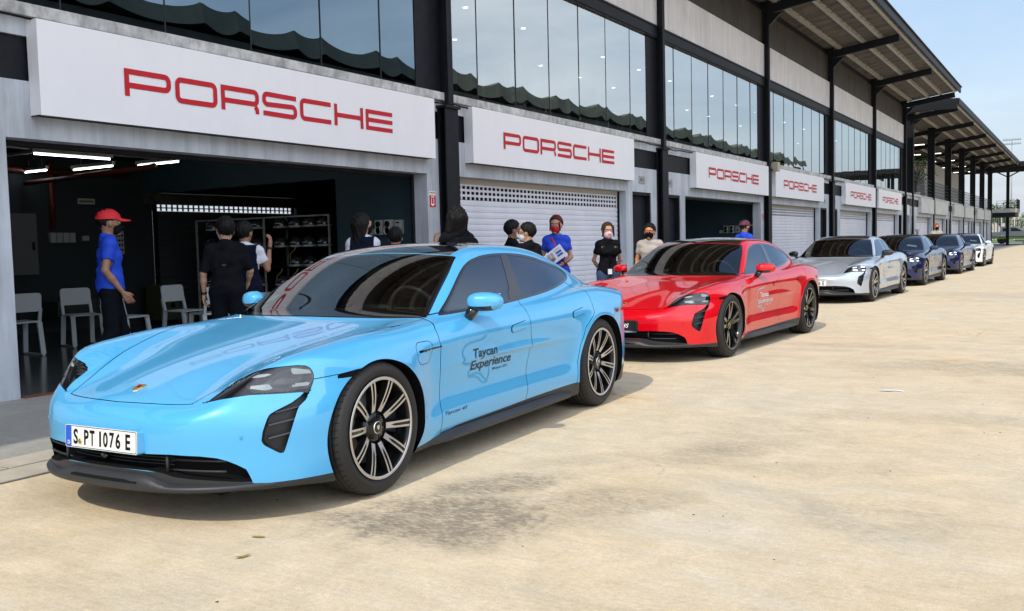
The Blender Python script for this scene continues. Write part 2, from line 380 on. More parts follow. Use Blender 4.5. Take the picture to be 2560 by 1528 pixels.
    # scattered faint weathering everywhere
    sc = math_('MULTIPLY', ramp(noise(.42, 8, .66, .8, 1.5, .6, .3), .56, .70), grain)
    base = mix(math_('MULTIPLY', sc, .50), base, (.22, .20, .17, 1))
    # greyer, darker strip towards the building
    gx = Nn('ShaderNodeMapRange'); gx.inputs[1].default_value = -5.86; gx.inputs[2].default_value = -5.90; L(sepn.outputs[0], gx.inputs[0])
    base = mix(gx.outputs[0], base, mix(ramp(noise(1.2, 7, .65), .35, .7), (.36, .35, .33, 1), (.30, .295, .28, 1)))
    # sawn joints between the slabs, filled and pale
    for ax, per, off_ in ((1, 6.0, 1.15),):
        q = math_('ABSOLUTE', math_('SUBTRACT', math_('MODULO', math_('ADD', sepn.outputs[ax], 600 + off_), per), per / 2), 0)
        jl = Nn('ShaderNodeMapRange'); jl.inputs[1].default_value = .010; jl.inputs[2].default_value = .004; L(q, jl.inputs[0])
        base = mix(math_('MULTIPLY', jl.outputs[0], .25), base, (.36, .30, .22, 1))
    # expansion joints and hairline cracks
    vo = Nn('ShaderNodeTexVoronoi'); vo.feature = 'DISTANCE_TO_EDGE'; vo.inputs['Scale'].default_value = .33
    mpv = Nn('ShaderNodeMapping'); L(g.outputs['Position'], mpv.inputs[0]); 
    wv = Nn('ShaderNodeTexNoise'); wv.inputs['Scale'].default_value = 2.2; wv.inputs['Detail'].default_value = 8; L(g.outputs['Position'], wv.inputs['Vector'])
    av = Nn('ShaderNodeVectorMath'); av.operation = 'ADD'; sv = Nn('ShaderNodeVectorMath'); sv.operation = 'SCALE'; sv.inputs['Scale'].default_value = .55
    L(wv.outputs['Color'], sv.inputs[0]); L(mpv.outputs[0], av.inputs[0]); L(sv.outputs[0], av.inputs[1]); L(av.outputs[0], vo.inputs['Vector'])
    crk = ramp(vo.outputs['Distance'], .0, .0035, (1, 1, 1, 1), (0, 0, 0, 1))
    crk = math_('MULTIPLY', crk, ramp(noise(.5, 3, .5), .60, .68))
    base = mix(math_('MULTIPLY', crk, .55), base, (.16, .13, .10, 1))
    fg = ramp(noise(120, 6, .8), .30, .70, (.80, .795, .78, 1), (1.18, 1.18, 1.17, 1)); base = mix(None, base, fg, 'MULTIPLY', .9)
    fg2 = ramp(noise(34, 9, .82, 1, 1, .2), .34, .64, (.84, .835, .82, 1), (1.10, 1.10, 1.09, 1)); base = mix(None, base, fg2, 'MULTIPLY', .9)
    bl = ramp(noise(2.4, 10, .72, 1, 1, .8, 1.1), .32, .68, (.84, .845, .83, 1), (1.10, 1.095, 1.08, 1)); base = mix(None, base, bl, 'MULTIPLY', .9)
    L(base, b.inputs['Base Color'])
    bp = Nn('ShaderNodeBump'); bp.inputs['Strength'].default_value = .6; bp.inputs['Distance'].default_value = .010
    L(noise(38, 8, .75, 1, 1, .3), bp.inputs['Height']); L(bp.outputs[0], b.inputs['Normal'])
    return m
CONC = mat('painted_concrete', (.46, .495, .54), .8, noise=(1.3, .14, 8), bump=(30, .2, .004))
CONC2 = mat('raw_concrete', (.48, .48, .47), .85, noise=(2.5, .22, 9), bump=(18, .25, .005))
FASC = mat('fascia_concrete', (.62, .61, .61), .85, noise=(1.1, .10, 8))
STEEL = mat('black_steel', (.009, .010, .014), .5, noise=(6, .3), spec=.22)
PURL = mat('galvanised_purlin', (.42, .41, .38), .5, .3, noise=(5, .2))
LOUV = mat('dark_louvre', (.045, .037, .028), .6, noise=(1.5, .35))
SHEET = mat('roof_sheet', (.115, .10, .09), .7, noise=(2.2, .35, 8))
SHUT = mat('shutter_grey', (.66, .67, .73), .38, .0, noise=(2, .05))
SHUTB = mat('shutter_beige', (.42, .38, .31), .5)
SHUTD = mat('shutter_dark', (.06, .065, .07), .45)
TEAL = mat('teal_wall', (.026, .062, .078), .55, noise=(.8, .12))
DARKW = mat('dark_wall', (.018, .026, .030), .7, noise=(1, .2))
BLACK = mat('black_matt', (.006, .006, .007), .8, spec=.15)
WHITE = mat('white_paint', (.72, .72, .72), .5)
BANNER = mat('white_banner_cloth', (.80, .80, .83), .55, bump=(3.2, .12, .03))
REDL = mat('red_lettering', (.50, .003, .016), .45)
DOORM = mat('door_charcoal', (.013, .015, .021), .55, spec=.2)
def epoxy():
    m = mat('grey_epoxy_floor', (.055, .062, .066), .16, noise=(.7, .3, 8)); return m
def add_streaks(m, lo=.80, hi=1.06, sc=(5, 5, .45), scale=1.6):
    t = m.node_tree; b = t.nodes['Principled BSDF']; L = t.links.new; g = t.nodes.new('ShaderNodeNewGeometry'); mp = t.nodes.new('ShaderNodeMapping'); mp.inputs['Scale'].default_value = sc; L(g.outputs['Position'], mp.inputs[0])
    n = t.nodes.new('ShaderNodeTexNoise'); n.inputs['Scale'].default_value = scale; n.inputs['Detail'].default_value = 8; n.inputs['Roughness'].default_value = .65; L(mp.outputs[0], n.inputs['Vector'])
    mr = t.nodes.new('ShaderNodeMapRange'); mr.inputs[1].default_value = .36; mr.inputs[2].default_value = .60; mr.inputs[3].default_value = lo; mr.inputs[4].default_value = hi; L(n.outputs[0], mr.inputs[0])
    sc_ = t.nodes.new('ShaderNodeVectorMath'); sc_.operation = 'SCALE'; inp = b.inputs['Base Color']
    if inp.is_linked: L(inp.links[0].from_socket, sc_.inputs[0])
    else: sc_.inputs[0].default_value = inp.default_value[:3]
    L(mr.outputs[0], sc_.inputs['Scale']); L(sc_.outputs[0], inp)
add_streaks(CONC); add_streaks(CONC2, .62, 1.12, (4, 4, 2.5), 2.2); add_streaks(FASC, .88, 1.04); add_streaks(SHUT, .93, 1.02, (1, .5, .35), 1.2); add_streaks(BANNER, .98, 1.005, (2, 2, .6)); add_streaks(LOUV, .7, 1.0)
# ------------------------------------------------------------------ the setting
o = MB().add([(-900, -300, 0), (700, -300, 0), (700, 1400, 0), (-900, 1400, 0)], [(0, 1, 2, 3)]).build('ground', ground_mat(), recalc=False); tag(o, kind='structure')
PAV = mat('worn_pavers', (.47, .42, .34), .85, noise=(3, .2, 8)); JNT = mat('dark_joint', (.10, .085, .07), .9)
b = MB(); b.box(-5.90, -5.28, -6, 20, .0002, .004, 1)
y = -6.0
while y < 20:
    for x0, x1 in ((-5.89, -5.60), (-5.588, -5.29)):
        jx, jy = random.uniform(-.004, .004), random.uniform(-.004, .004)
        b.box(x0 + .004 + jx, x1 - .004 + jx, y + .006 + jy, y + .29 + jy, .003, .0085 + random.uniform(0, .002))
    y += .296
tag(b.build('paver_strip', [PAV, JNT]), kind='structure')
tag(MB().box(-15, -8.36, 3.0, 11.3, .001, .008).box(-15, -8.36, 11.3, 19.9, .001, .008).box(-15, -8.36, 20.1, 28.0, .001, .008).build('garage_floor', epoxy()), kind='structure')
tag(MB().box(-8.36, -8.27, 4.88, 11.14, .001, .011).box(-8.36, -8.27, 21.58, 27.7, .001, .011).build('threshold_strip', mat('red_oxide_paint', (.22, .06, .035), .7, noise=(9, .5))), kind='structure')
tag(MB().add([(-80, 140, .03), (80, 140, .03), (200, 250, .03), (-200, 250, .03)], [(0, 1, 2, 3)]).build('grass', mat('mown_grass', (.10, .17, .035), .95, noise=(.6, .35, 8))), kind='structure')
tag(MB().add([(-60, 113.5, .015), (-5.6, 113.5, .015), (-5.2, 119, .015), (60, 123.6, .015), (60, 125, .015), (-60, 120, .015)], [(0, 1, 2, 3, 4, 5)]).build('access_road', mat('asphalt', (.10, .10, .10), .9, noise=(3, .2))), kind='structure')
# ------------------------------------------------------------------ pit building
XF = -8.3
COLS = [3.3, 11.62, 19.98, 28.2, 36.55, 44.85, 53.2, 55.6, 63.9, 72.2, 80.5, 88.8, 97.1, 105.4]
GAR = [(-3.4, 2.9, 'shut'), (4.85, 11.16, 'open'), (11.92, 18.14, 'shut'), (21.56, 27.73, 'open'), (28.6, 34.9, 'shut'), (38.25, 44.4, 'shut'), (45.3, 51.5, 'shut'),
       (57.6, 63.5, 'shut'), (64.3, 70.3, 'shut'), (74.1, 80.1, 'shut'), (80.9, 86.9, 'shut'), (90.7, 96.7, 'shut'), (97.5, 103.5, 'shut')]
DOORS = []
for c in (19.98, 36.55, 53.2 - .0, 72.2, 88.8): DOORS += [(c - 1.50, c - .49)]
for c in (19.98, 36.55, 55.6, 72.2, 88.8): DOORS += [(c + .29, c + 1.26)]
pb = empty('pit_building', (XF, 50, 0), 0, 'long two storey pit building of grey concrete, black steel and glass', 'building')
def P(bd, name, mats, bevel=0, recalc=True):
    o = bd.build(name, mats, pb, bevel=bevel, recalc=recalc); o.matrix_parent_inverse = Matrix.Translation((-XF, -50, 0)); return o
# ground floor wall: piers and lintels round the openings
op = sorted([(a, b_) for a, b_, k in GAR] + DOORS + [(53.6, 55.2)])
w = MB(); yy = -20.0
for a, b_ in op: 
    w.box(XF - .30, XF, yy, a, 0, 2.905); w.box(XF - .30, XF, a, b_, 2.38, 2.905); yy = b_
w.box(XF - .30, XF, yy, 107.5, 0, 2.905)
w.box(XF - .30, XF, -20, 107.5, 3.312, 3.48)
w.box(-15.2, XF - .302, 107.3, 107.5, 0, 3.48)
P(w, 'wall', CONC)
P(MB().box(XF - .30, XF - .035, -20, 107.5, 2.907, 3.31), 'recessed_band', STEEL)
P(MB().box(XF - .4, XF + .07, -20, 107.6, 3.482, 3.60), 'window_ledge', CONC2, .008)
for i, c in enumerate(COLS):
    m = MB(); up = 8.35 if c < 54 else 7.95
    # lower rolled steel column: two flanges and a web
    if c < 54:
        m.box(XF + .001, XF + .028, c - .165, c + .165, 0, 3.36).box(XF + .13, XF + .155, c - .165, c + .165, 0, 3.36).box(XF + .028, XF + .13, c - .02, c + .02, 0, 3.36)
        m.box(XF, XF + .19, c - .19, c + .19, 3.361, 3.40)
        m.box(XF + .075, XF + .15, c - .065, c + .065, 3.401, up)
        m.box(XF - .12, XF + .074, c - .02, c + .02, 3.605, up)
    else:
        m.box(XF + .072, XF + .15, c - .10, c + .10, 0, up); m.box(XF - .24, XF + .0715, c - .02, c + .02, 3.605, up); m.box(XF - .26, XF - .2405, c - .12, c + .12, 3.605, up)
    P(m, 'column', STEEL)
# doors
for a, b_ in DOORS:
    d = MB().box(XF - .20, XF - .14, a + .05, b_ - .05, .01, 2.31); dd = P(d, 'door', DOORM)
    f = MB().box(XF - .22, XF - .02, a + .001, a + .049, 0, 2.379).box(XF - .22, XF - .02, b_ - .049, b_ - .001, 0, 2.379).box(XF - .22, XF - .02, a + .05, b_ - .05, 2.315, 2.379)
    ff = f.build('frame', STEEL, dd)
    hh = MB().box(XF - .14, XF - .10, b_ - .17, b_ - .14, .98, 1.02).box(XF - .12, XF - .10, b_ - .28, b_ - .14, .985, 1.015).build('handle', PURL, dd)
P(MB().box(XF - 1.5, XF - 1.45, 53.5, 55.3, 0, 2.9).box(XF - 1.45, XF - .31, 53.5, 53.58, 0, 2.9).box(XF - 1.45, XF - .31, 55.22, 55.3, 0, 2.9), 'stair_recess', BLACK)
# roller shutters
def shutter(y0, y1, x, mats, holes=True, z1=2.375, back=False, zrows=(2.235, 2.15, 2.065), light=True):
    m = MB(); hb = z1 - .085
    m.box(x - .03, x + .012, y0, y1, hb + .003, z1, 1)
    zs = []
    top = hb
    if holes:
        hh, hw, pit = .048, .092, .128; z = top
        for zr in zrows:
            zt, zb = zr + hh / 2, zr - hh / 2
            m.box(x - .012, x, y0, y1, zt, z); k = int((y1 - y0 - .04) / pit); off = (y1 - y0 - k * pit) / 2
            yy_ = y0
            for j in range(k):
                ya = y0 + off + j * pit + (pit - hw) / 2; m.box(x - .012, x, yy_, ya, zb, zt); yy_ = ya + hw
            m.box(x - .012, x, yy_, y1, zb, zt); z = zb
        top = z
    n = int(round((top - .06) / .098)); dz = (top - .06) / n
    V = []; Fs = []
    for k in range(n):                       # each slat is a shallow curved profile
        za = .06 + k * dz
        for q, (dx, f) in enumerate(((0, .0), (.012, .12), (.016, .5), (.012, .88), (0, .96))):
            V += [(x - .012 + dx, y0, za + f * dz), (x - .012 + dx, y1, za + f * dz)]
    for k in range(n * 5 - 1): Fs.append((2 * k, 2 * k + 1, 2 * k + 3, 2 * k + 2))
    m.add(V, Fs, 0); m.box(x - .03, x + .012, y0, y1, .0, .059, 0)
    return m
for a, b_, k in GAR:
    if k == 'shut':
        far = a > 37
        sh = P(shutter(a + .01, b_ - .01, XF - .20, 0, True), 'roller_shutter', [SHUT, SHUTB])
        MB().box(XF - .25, XF - .17, a + .0005, a + .0095, 0, 2.37).box(XF - .25, XF - .15, b_ - .0095, b_ - .0005, 0, 2.37).build('guide_rail', STEEL, sh)
        P(MB().box(XF - .6, XF - .56, a - .3, b_ + .3, 0, 2.9), 'dark_backing', BLACK)
    else:
        P(MB().box(XF - .28, XF - .24, b_ - .055, b_ - .001, 0, 2.379).box(XF - .28, XF - .24, a + .001, a + .055, 0, 2.379).box(XF - .28, XF - .2, a + .056, b_ - .056, 2.33, 2.379), 'guide_rail', STEEL)
# pit rooms behind the two open doors
rm = MB(); rm.box(-15.2, -15.0, 2.9, 11.5, 0, 3.4)                # back wall of first garage
rm.box(-15.2, -15.0, 11.5, 20, 2.45, 3.4).box(-15.2, -15.0, 15.3, 20, 0, 2.45)
rm.box(-15.2, -15.0, 20.0, 28.2, 0, 3.4)
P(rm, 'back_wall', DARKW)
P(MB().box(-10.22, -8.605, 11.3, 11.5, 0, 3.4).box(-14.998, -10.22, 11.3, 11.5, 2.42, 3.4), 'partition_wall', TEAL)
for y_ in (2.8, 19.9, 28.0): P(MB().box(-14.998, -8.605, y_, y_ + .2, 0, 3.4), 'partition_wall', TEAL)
P(MB().box(-13.2, -13.0, 55.3, 78.9, 3.6, 7.2), 'terrace_back_wall', DARKW)
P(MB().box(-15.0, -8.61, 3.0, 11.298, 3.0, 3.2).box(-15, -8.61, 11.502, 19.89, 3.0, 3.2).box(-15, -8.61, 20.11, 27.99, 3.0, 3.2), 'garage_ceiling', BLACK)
bs = shutter(11.55, 15.28, -15.06, 0, True, 2.44, zrows=(2.20, 2.13)); P(bs, 'back_shutter', [SHUTD, SHUTD])
P(MB().box(-15.0, -14.82, 11.32, 15.7, 2.22, 2.415), 'shutter_housing', mat('housing_metal', (.12, .12, .11), .5, .4, noise=(4, .4)))
P(MB().box(-14.999, -14.93, 11.501, 11.56, 0, 2.41), 'door_jamb', BLACK)
P(MB().tube([(-14.96, 9.48, 2.9), (-14.96, 9.48, 1.75)], .045, 8).tube([(-14.9, 6.5, 2.72), (-14.9, 10.9, 2.72)], .05, 8).tube([(-14.96, 8.55, 2.9), (-14.96, 8.55, 2.05)], .04, 8).tube([(-14.9, 9.0, 2.5), (-12, 9.3, 2.62)], .04, 8), 'orange_pipe', mat('orange_conduit', (.12, .02, .006), .5))
# upper floor glazing
GL = glassmat('facade_glass', (.45, .50, .49), .50, 0, (.90, .96, .97))
GL1 = glassmat('facade_glass_dark', (.06, .075, .08), .34, 0, (.52, .70, .84))
FRM = mat('joint_black', (.01, .011, .012), .4)
for i in range(7):
    c0 = ([-5.0] + COLS)[i]; c1 = ([-5.0] + COLS)[i + 1]
    g = MB(); seams = []; y0 = c0 + .13; yend = c1 - .63
    if i == 1: seams = [c0 + .13, 4.28, 5.47, 6.66, 7.85, 9.03, 10.21, 11.20]
    else:
        y = c0 + 1.0
        seams = [y0]
        while y < yend - .3: seams.append(y); y += 1.175
        seams.append(yend)
    for a, b_ in zip(seams[:-1], seams[1:]):
        t1, t2 = random.uniform(-.0025, .0025), random.uniform(-.002, .002)
        a2, b2 = a + .006, b_ - .006; x = XF - .03
        V = [(x + t1, a2, 3.602), (x - t1, b2, 3.602), (x - t1 + t2, b2, 5.83), (x + t1 + t2, a2, 5.83)]
        g.add(V, [(0, 1, 2, 3)])
    wo = P(g, 'window', GL1 if i <= 1 else GL, recalc=False)
    s = MB()
    for a in seams[1:-1]: s.box(XF - .041, XF - .021, a - .005, a + .005, 3.602, 5.83)
    s.build('mullion', FRM, wo)
    P(MB().box(XF - .10, XF - .02, yend + .002, c1 - .03, 3.602, 5.83), 'infill_panel', STEEL)
P(MB().box(XF - .22, XF + .03, -20, 53.3, 5.832, 6.13).box(XF + .03, XF + .05, -20, 53.3, 5.86, 5.88).box(XF + .03, XF + .05, -20, 53.3, 6.08, 6.10), 'edge_beam', STEEL)
f = MB()
for c0, c1 in zip([-5] + COLS[:6], COLS[:7]): f.box(XF - .2, XF, c0 + .012, c1 - .012, 6.132, 7.10)
P(f, 'fascia_panel', FASC)
f = MB()
for c0, c1 in zip([-5] + COLS[:6], COLS[:7]):
    n = 7
    for k in range(n): a = c0 + (c1 - c0) * k / n; f.box(XF - .2, XF - .06, a + .008, a + (c1 - c0) / n - .008, 7.102, 8.10)
P(f, 'louvre_panel', LOUV)
P(MB().box(XF - .22, XF - .10, -20, 53.3, 7.98, 8.30).box(XF - .21, XF - .201, -20, 53.3, 6.132, 8.1), 'eaves_beam', STEEL)
# upper rooms
P(MB().box(-14.6, XF - .24, -20, 53.3, 3.46, 3.598), 'upper_floor', mat('lounge_floor', (.30, .28, .26), .5))
P(MB().box(-14.6, XF - .24, -20, 53.3, 5.95, 6.05), 'upper_ceiling', mat('lounge_ceiling', (.55, .55, .53), .7))
P(MB().box(-14.7, -14.5, -20, 53.3, 3.6, 5.95).box(-14.5, -8.7, 53.1, 53.3, 3.6, 5.95).box(-14.5, -8.7, 11.55, 11.7, 3.6, 5.95), 'upper_wall', mat('lounge_wall', (.34, .38, .40), .7))
P(MB().box(-9.3, -9.0, -20, 53.1, 5.55, 5.949), 'ceiling_bulkhead', mat('bulkhead', (.40, .47, .46), .6))
DL = mat('downlight_lamp', (.9, .9, .85), .5, emit=(1, .96, .85), es=6)
dl = MB()
for yb in (13.2, 15.4, 17.6, 21.5, 23.7, 25.9, 29.5, 32, 34.2, 38, 41, 47):
    for xb in (-10.4, -12.2): dl.lathe([(.0, -.012), (.045, -.012), (.05, .0)], 'z', (xb, yb, 5.945), 12)
P(dl, 'downlight', DL)
# roofs: tilted corrugated sheet, purlins, edge gutter, cantilever beams
def roof(y0, y1, zi, zo, xi, xo, zgut, name):
    m = MB(); n = int((y1 - y0) / .19); V = []; Fs = []
    for k in range(n * 2 + 1):
        y = y0 + (y1 - y0) * k / (n * 2); dz = (.030 if k % 2 else 0) - (.05 if k % 8 == 0 else 0)
        V += [(xi, y, zi + dz), (xo, y, zo + dz), (xi, y, zi + dz + .02), (xo, y, zo + dz + .02)]
    for k in range(n * 2): a = 4 * k; Fs += [(a, a + 1, a + 5, a + 4), (a + 2, a + 6, a + 7, a + 3)]
    m.add(V, Fs, 0); return P(m, name, SHEET)
def zroof(x, r): return r[0] + (x - r[2]) * (r[1] - r[0]) / (r[3] - r[2])
R1 = (8.36, 8.72, XF, -5.74); R2 = (7.98, 8.28, XF, -5.95)
roof(-24, 53.9, R1[0] - .85, R1[1], -14.5, R1[3], 0, 'roof')
roof(55.2, 107.6, R2[0] - .75, R2[1], -15.5, R2[3], 0, 'lower_roof')
P(MB().box(-5.735, -5.66, -24, 54.0, 8.60, 8.90).box(-5.66, -5.60, -24, 54.0, 8.87, 8.90), 'roof_gutter', STEEL)
P(MB().box(-5.945, -5.85, 55.1, 107.8, 8.18, 8.50), 'roof_gutter', STEEL)
P(MB().box(-8.3, -5.95, 55.02, 55.10, 7.95, 8.5).box(-5.99, -5.951, 55.1, 55.2, 8.0, 8.5), 'gable_beam', STEEL)
def purlin(x, r, y0, y1):
    z = zroof(x, r) - .012; m = MB().box(x - .06, x + .06, y0, y1, z - .13, z - .115).box(x - .006, x + .006, y0, y1, z - .115, z).box(x - .06, x + .06, y0, y1, z - .012, z - .001); P(m, 'purlin', PURL)
for x in (-7.95, -7.1, -6.5, -5.83): purlin(x, R1, -24, 53.2)
for x in (-13.5, -12, -10.5, -9.2, -8.0, -7.2, -6.6, -6.02): purlin(x, R2, 55.3, 107.5)
for i, c in enumerate(COLS):
    r = R1 if c < 54 else R2; xe = -5.86 if c < 54 else -5.98
    z0 = zroof(XF, r) - .135; z1 = zroof(xe, r) - .135; hz_ = .27
    m = MB()
    m.obox((XF - .1, c, z0 - hz_ / 2), (xe, c, z1 - hz_ / 2), .10, hz_)
    m.prism([(XF + .152, z0 - hz_ - .33), (XF + .152, z0 - hz_ + .01), (XF + .62, z0 - hz_ + .045), (XF + .50, z0 - hz_ - .01)], 'y', c - .049, c + .049)          # haunch
    if c > 54: m.obox((XF - .2, c, z0 - hz_ / 2), (-15.2, c, zroof(-15.2, r) - .135 - hz_ / 2), .10, hz_)
    P(m, 'roof_beam', STEEL)
# upper terrace with columns, railing and white room
P(MB().box(-15.4, XF - .31, 55.2, 107.5, 3.40, 3.598).box(-15.4, -15.2, 55.2, 107.5, 0, 3.4), 'terrace_floor', CONC2)
P(MB().box(-14.5, -10.8, 79, 107, 3.6, 7.1), 'terrace_room', mat('white_render', (.55, .55, .54), .8))
for c in COLS[7:]:
    P(MB().box(-12.2, -12.0, c - .1, c + .1, 3.6, 7.4), 'inner_column', STEEL)
for c0, c1 in zip(COLS[7:-1], COLS[8:]):
    m = MB()
    for z in (4.62, 4.42, 4.2, 4.0, 3.8, 3.70): m.box(XF - .02, XF + .01, c0 + .14, c1 - .14, z - .012, z + .012)
    y = c0 + .14
    while y < c1 - .1: m.box(XF - .012, XF + .012 - .01, y, y + .03, 3.6, 4.62); y += .42
    P(m, 'railing', STEEL)
tl = MB()
for c in COLS[7:-1]:
    for x in (-9.6, -11): tl.box(x - .3, x + .3, c + 3.9, c + 4.05, 7.30, 7.33)
P(tl, 'terrace_lamp', mat('terrace_lamp', (.8, .8, .75), .5, emit=(1, .95, .85), es=4))
# end balcony, its post and the cross canopy behind it
P(MB().box(XF - .0, -6.1, 107.7, 113, 3.38, 3.78), 'balcony_slab', CONC2)
P(MB().box(XF - .0, -6.2, 107.8, 112.9, 2.95, 3.378), 'balcony_beam', STEEL)
P(MB().box(-7.36, -7.06, 112.3, 112.6, 0, 2.95).box(-7.36, -7.06, 112.3, 112.6, 3.78, 7.7).obox((-7.21, 112.45, 7.2), (-6.2, 112.45, 7.75), .1, .12).obox((-7.21, 112.45, 7.2), (-8.2, 112.45, 7.75), .1, .12), 'balcony_post', STEEL)
m = MB()
for z in (4.72, 4.45, 4.2, 3.98): m.box(XF, -6.12, 112.9, 112.93, z, z + .025).box(-6.14, -6.11, 107.8, 112.93, z, z + .025)
for k in range(18): m.box(-6.14, -6.11, 107.8 + k * .29, 107.83 + k * .29, 3.78, 4.72)
for x in (XF + .02, -7.6, -6.13): m.box(x, x + .03, 112.9, 112.93, 3.78, 4.72)
P(m, 'balcony_railing', STEEL)
m = MB().box(-16, 14, 107.9, 119, 8.30, 8.42).box(-16, 14, 107.8, 107.9, 8.0, 8.5)
for k in range(9): m.box(-16, 14, 108.6 + k * 1.25, 108.72 + k * 1.25, 8.06, 8.29)
for x in (-14, -9.5, -5, -.5, 4, 8.5): m.box(x, x + .12, 107.91, 119, 7.78, 8.05)
P(m, 'cross_canopy', STEEL)
for x in (2.0, 11.0): P(MB().box(x, x + .3, 112.3, 112.6, 0, 7.8), 'canopy_post', STEEL)
# cable along the ledge
cab = []
for k in range(200):
    y = 3.5 + k * .25; cab.append((XF + .085 + (.06 if abs(min(COLS, key=lambda c: abs(c - y)) - y) < .3 else 0), y, 3.44 + .022 * math.sin(y * 1.7) - (.03 if abs(min(COLS, key=lambda c: abs(c - y)) - y) < .8 else 0)))
P(MB().tube(cab, .011, 5), 'cable', BLACK)
# ------------------------------------------------------------------ the car
def gen_half():
    """half body (y>=0): rays from a spine, solved on the implicit surface"""
    th = np.concatenate([np.linspace(-90, -25, 30, endpoint=False), np.linspace(-25, 40, 82, endpoint=False), np.linspace(40, 90, 44)]) * math.pi / 180
    xs = np.linspace(-1.75, 1.70, 205); st = []
    zc = .50
    for a in np.linspace(89.98, 0, 66, endpoint=False): st.append((-1.75, -math.radians(a)))
    for x in xs: st.append((x, 0.))
    for a in np.linspace(89.98, 0, 86, endpoint=False)[::-1]: st.append((1.70, math.radians(a)))
    st = np.array(st); NS = len(st); NT = len(th)
    O = np.zeros((NS, NT, 3)); O[..., 0] = st[:, 0][:, None]; O[..., 2] = zc
    D = np.zeros_like(O); D[..., 0] = np.sin(st[:, 1])[:, None]; cp = np.cos(st[:, 1])[:, None]
    D[..., 1] = cp * np.cos(th)[None]; D[..., 2] = cp * np.sin(th)[None]
    # march outward: last inside sample
    ts = np.linspace(.05, 1.5, 59); inside = np.zeros((NS, NT)) + .05; alive = np.ones((NS, NT), bool)
    for t in ts:
        p = O + D * t; v = body(p[..., 0], p[..., 1], p[..., 2]); ok = v < 0; alive &= ok; inside = np.where(alive, t, inside)
    a = inside; b_ = inside + (ts[1] - ts[0])
    for _ in range(22):
        m = (a + b_) / 2; p = O + D * m[..., None]; v = body(p[..., 0], p[..., 1], p[..., 2]) < 0
        a = np.where(v, m, a); b_ = np.where(v, b_, m)
    V = (O + D * a[..., None]); V[:, 0, 1] = 0; V[:, -1, 1] = 0
    idx = np.arange(NS * NT).reshape(NS, NT)
    q = np.stack([idx[:-1, :-1], idx[:-1, 1:], idx[1:, 1:], idx[1:, :-1]], -1).reshape(-1, 4)
    F3 = np.concatenate([q[:, [0, 1, 2]], q[:, [0, 2, 3]]])
    return V.reshape(-1, 3), F3
def cut(V, Fc, d, tag_=None):
    """split triangles where the per-vertex field d changes sign"""
    d = np.where(np.abs(d) < 1e-7, 1e-7, d); s = d > 0; fs = s[Fc]; c = fs.sum(1); mixed = (c == 1) | (c == 2)
    K = Fc[~mixed]; M = Fc[mixed]; fm = fs[mixed]
    if len(M) == 0: return V, Fc, (None if tag_ is None else tag_)
    lone = np.where(fm.sum(1) == 1, fm.argmax(1), (~fm).argmax(1))
    ar = np.arange(len(M)); a = M[ar, lone]; b_ = M[ar, (lone + 1) % 3]; c_ = M[ar, (lone + 2) % 3]
    e = np.concatenate([np.stack([a, b_], 1), np.stack([a, c_], 1)]); es = np.sort(e, 1)
    u, inv = np.unique(es, axis=0, return_inverse=True); inv = inv.reshape(-1)
    t = d[u[:, 0]] / (d[u[:, 0]] - d[u[:, 1]]); P_ = V[u[:, 0]] + (V[u[:, 1]] - V[u[:, 0]]) * t[:, None]
    n0 = len(V); V2 = np.concatenate([V, P_]); ab = n0 + inv[:len(M)]; ac = n0 + inv[len(M):]
    T1 = np.stack([a, ab, ac], 1); T2 = np.stack([ab, b_, c_], 1); T3 = np.stack([ab, c_, ac], 1)
    F2 = np.concatenate([K, T1, T2, T3])
    tg = None if tag_ is None else np.concatenate([tag_[~mixed], tag_[mixed], tag_[mixed], tag_[mixed]])
    return V2, F2, tg
def seg_dist(P2, A, B):
    best = np.full(len(P2), 1e9)
    for a, b_ in zip(A, B):
        ab = b_ - a; t = np.clip(((P2 - a) @ ab) / max(ab @ ab, 1e-12), 0, 1); best = np.minimum(best, np.hypot(*(P2 - a - t[:, None] * ab).T))
    return best
def sdf_poly(P2, poly):
    A = np.asarray(poly, float); B = np.roll(A, -1, 0); d = seg_dist(P2, A, B); ins = np.zeros(len(P2), bool); x, y = P2.T
    for (x1, y1), (x2, y2) in zip(A, B):
        if y1 == y2: continue
        c = (y1 > y) != (y2 > y); ins ^= c & (x < (x2 - x1) * (y - y1) / (y2 - y1) + x1)
    return np.where(ins, -d, d)
def chaik(p, n=2, closed=True):
    p = np.asarray(p, float)
    for _ in range(n):
        q = np.roll(p, -1, 0) if closed else p[1:]; b_ = p if closed else p[:-1]
        r = np.stack([b_ * .75 + q * .25, b_ * .25 + q * .75], 1).reshape(-1, p.shape[1])
        p = r if closed else np.concatenate([p[:1], r, p[-1:]])
    return p
# projections used to lay outlines on the skin
DV = np.array([.712, .688, .137]); DV /= np.linalg.norm(DV)
E1 = np.array([-DV[1], DV[0], 0]); E1 /= np.linalg.norm(E1); E2 = np.cross(DV, E1)
def pq(V): return np.stack([V @ E1, V @ E2], -1)           # oblique (headlight, intake)
def ps(V): return V[:, [0, 2]]                                # side
def pf(V): return V[:, [1, 2]]                                # front
def pt_(V): return V[:, [0, 1]]                               # top
A3 = lambda L: np.array(L, float)
EYE = pq(A3([(2.245, .490, .580), (2.22, .526, .596), (2.125, .546, .645), (2.069, .557, .671), (2.041, .593, .693), (2.040, .640, .712), (2.020, .702, .731), (1.985, .767, .739), (1.927, .817, .741), (1.894, .842, .736), (1.875, .859, .721), (1.869, .87, .692), (1.875, .874, .663), (1.89, .873, .635), (1.918, .87, .606), (1.935, .858, .612), (2.005, .813, .613), (2.082, .748, .616), (2.133, .694, .617), (2.204, .59, .602)]))
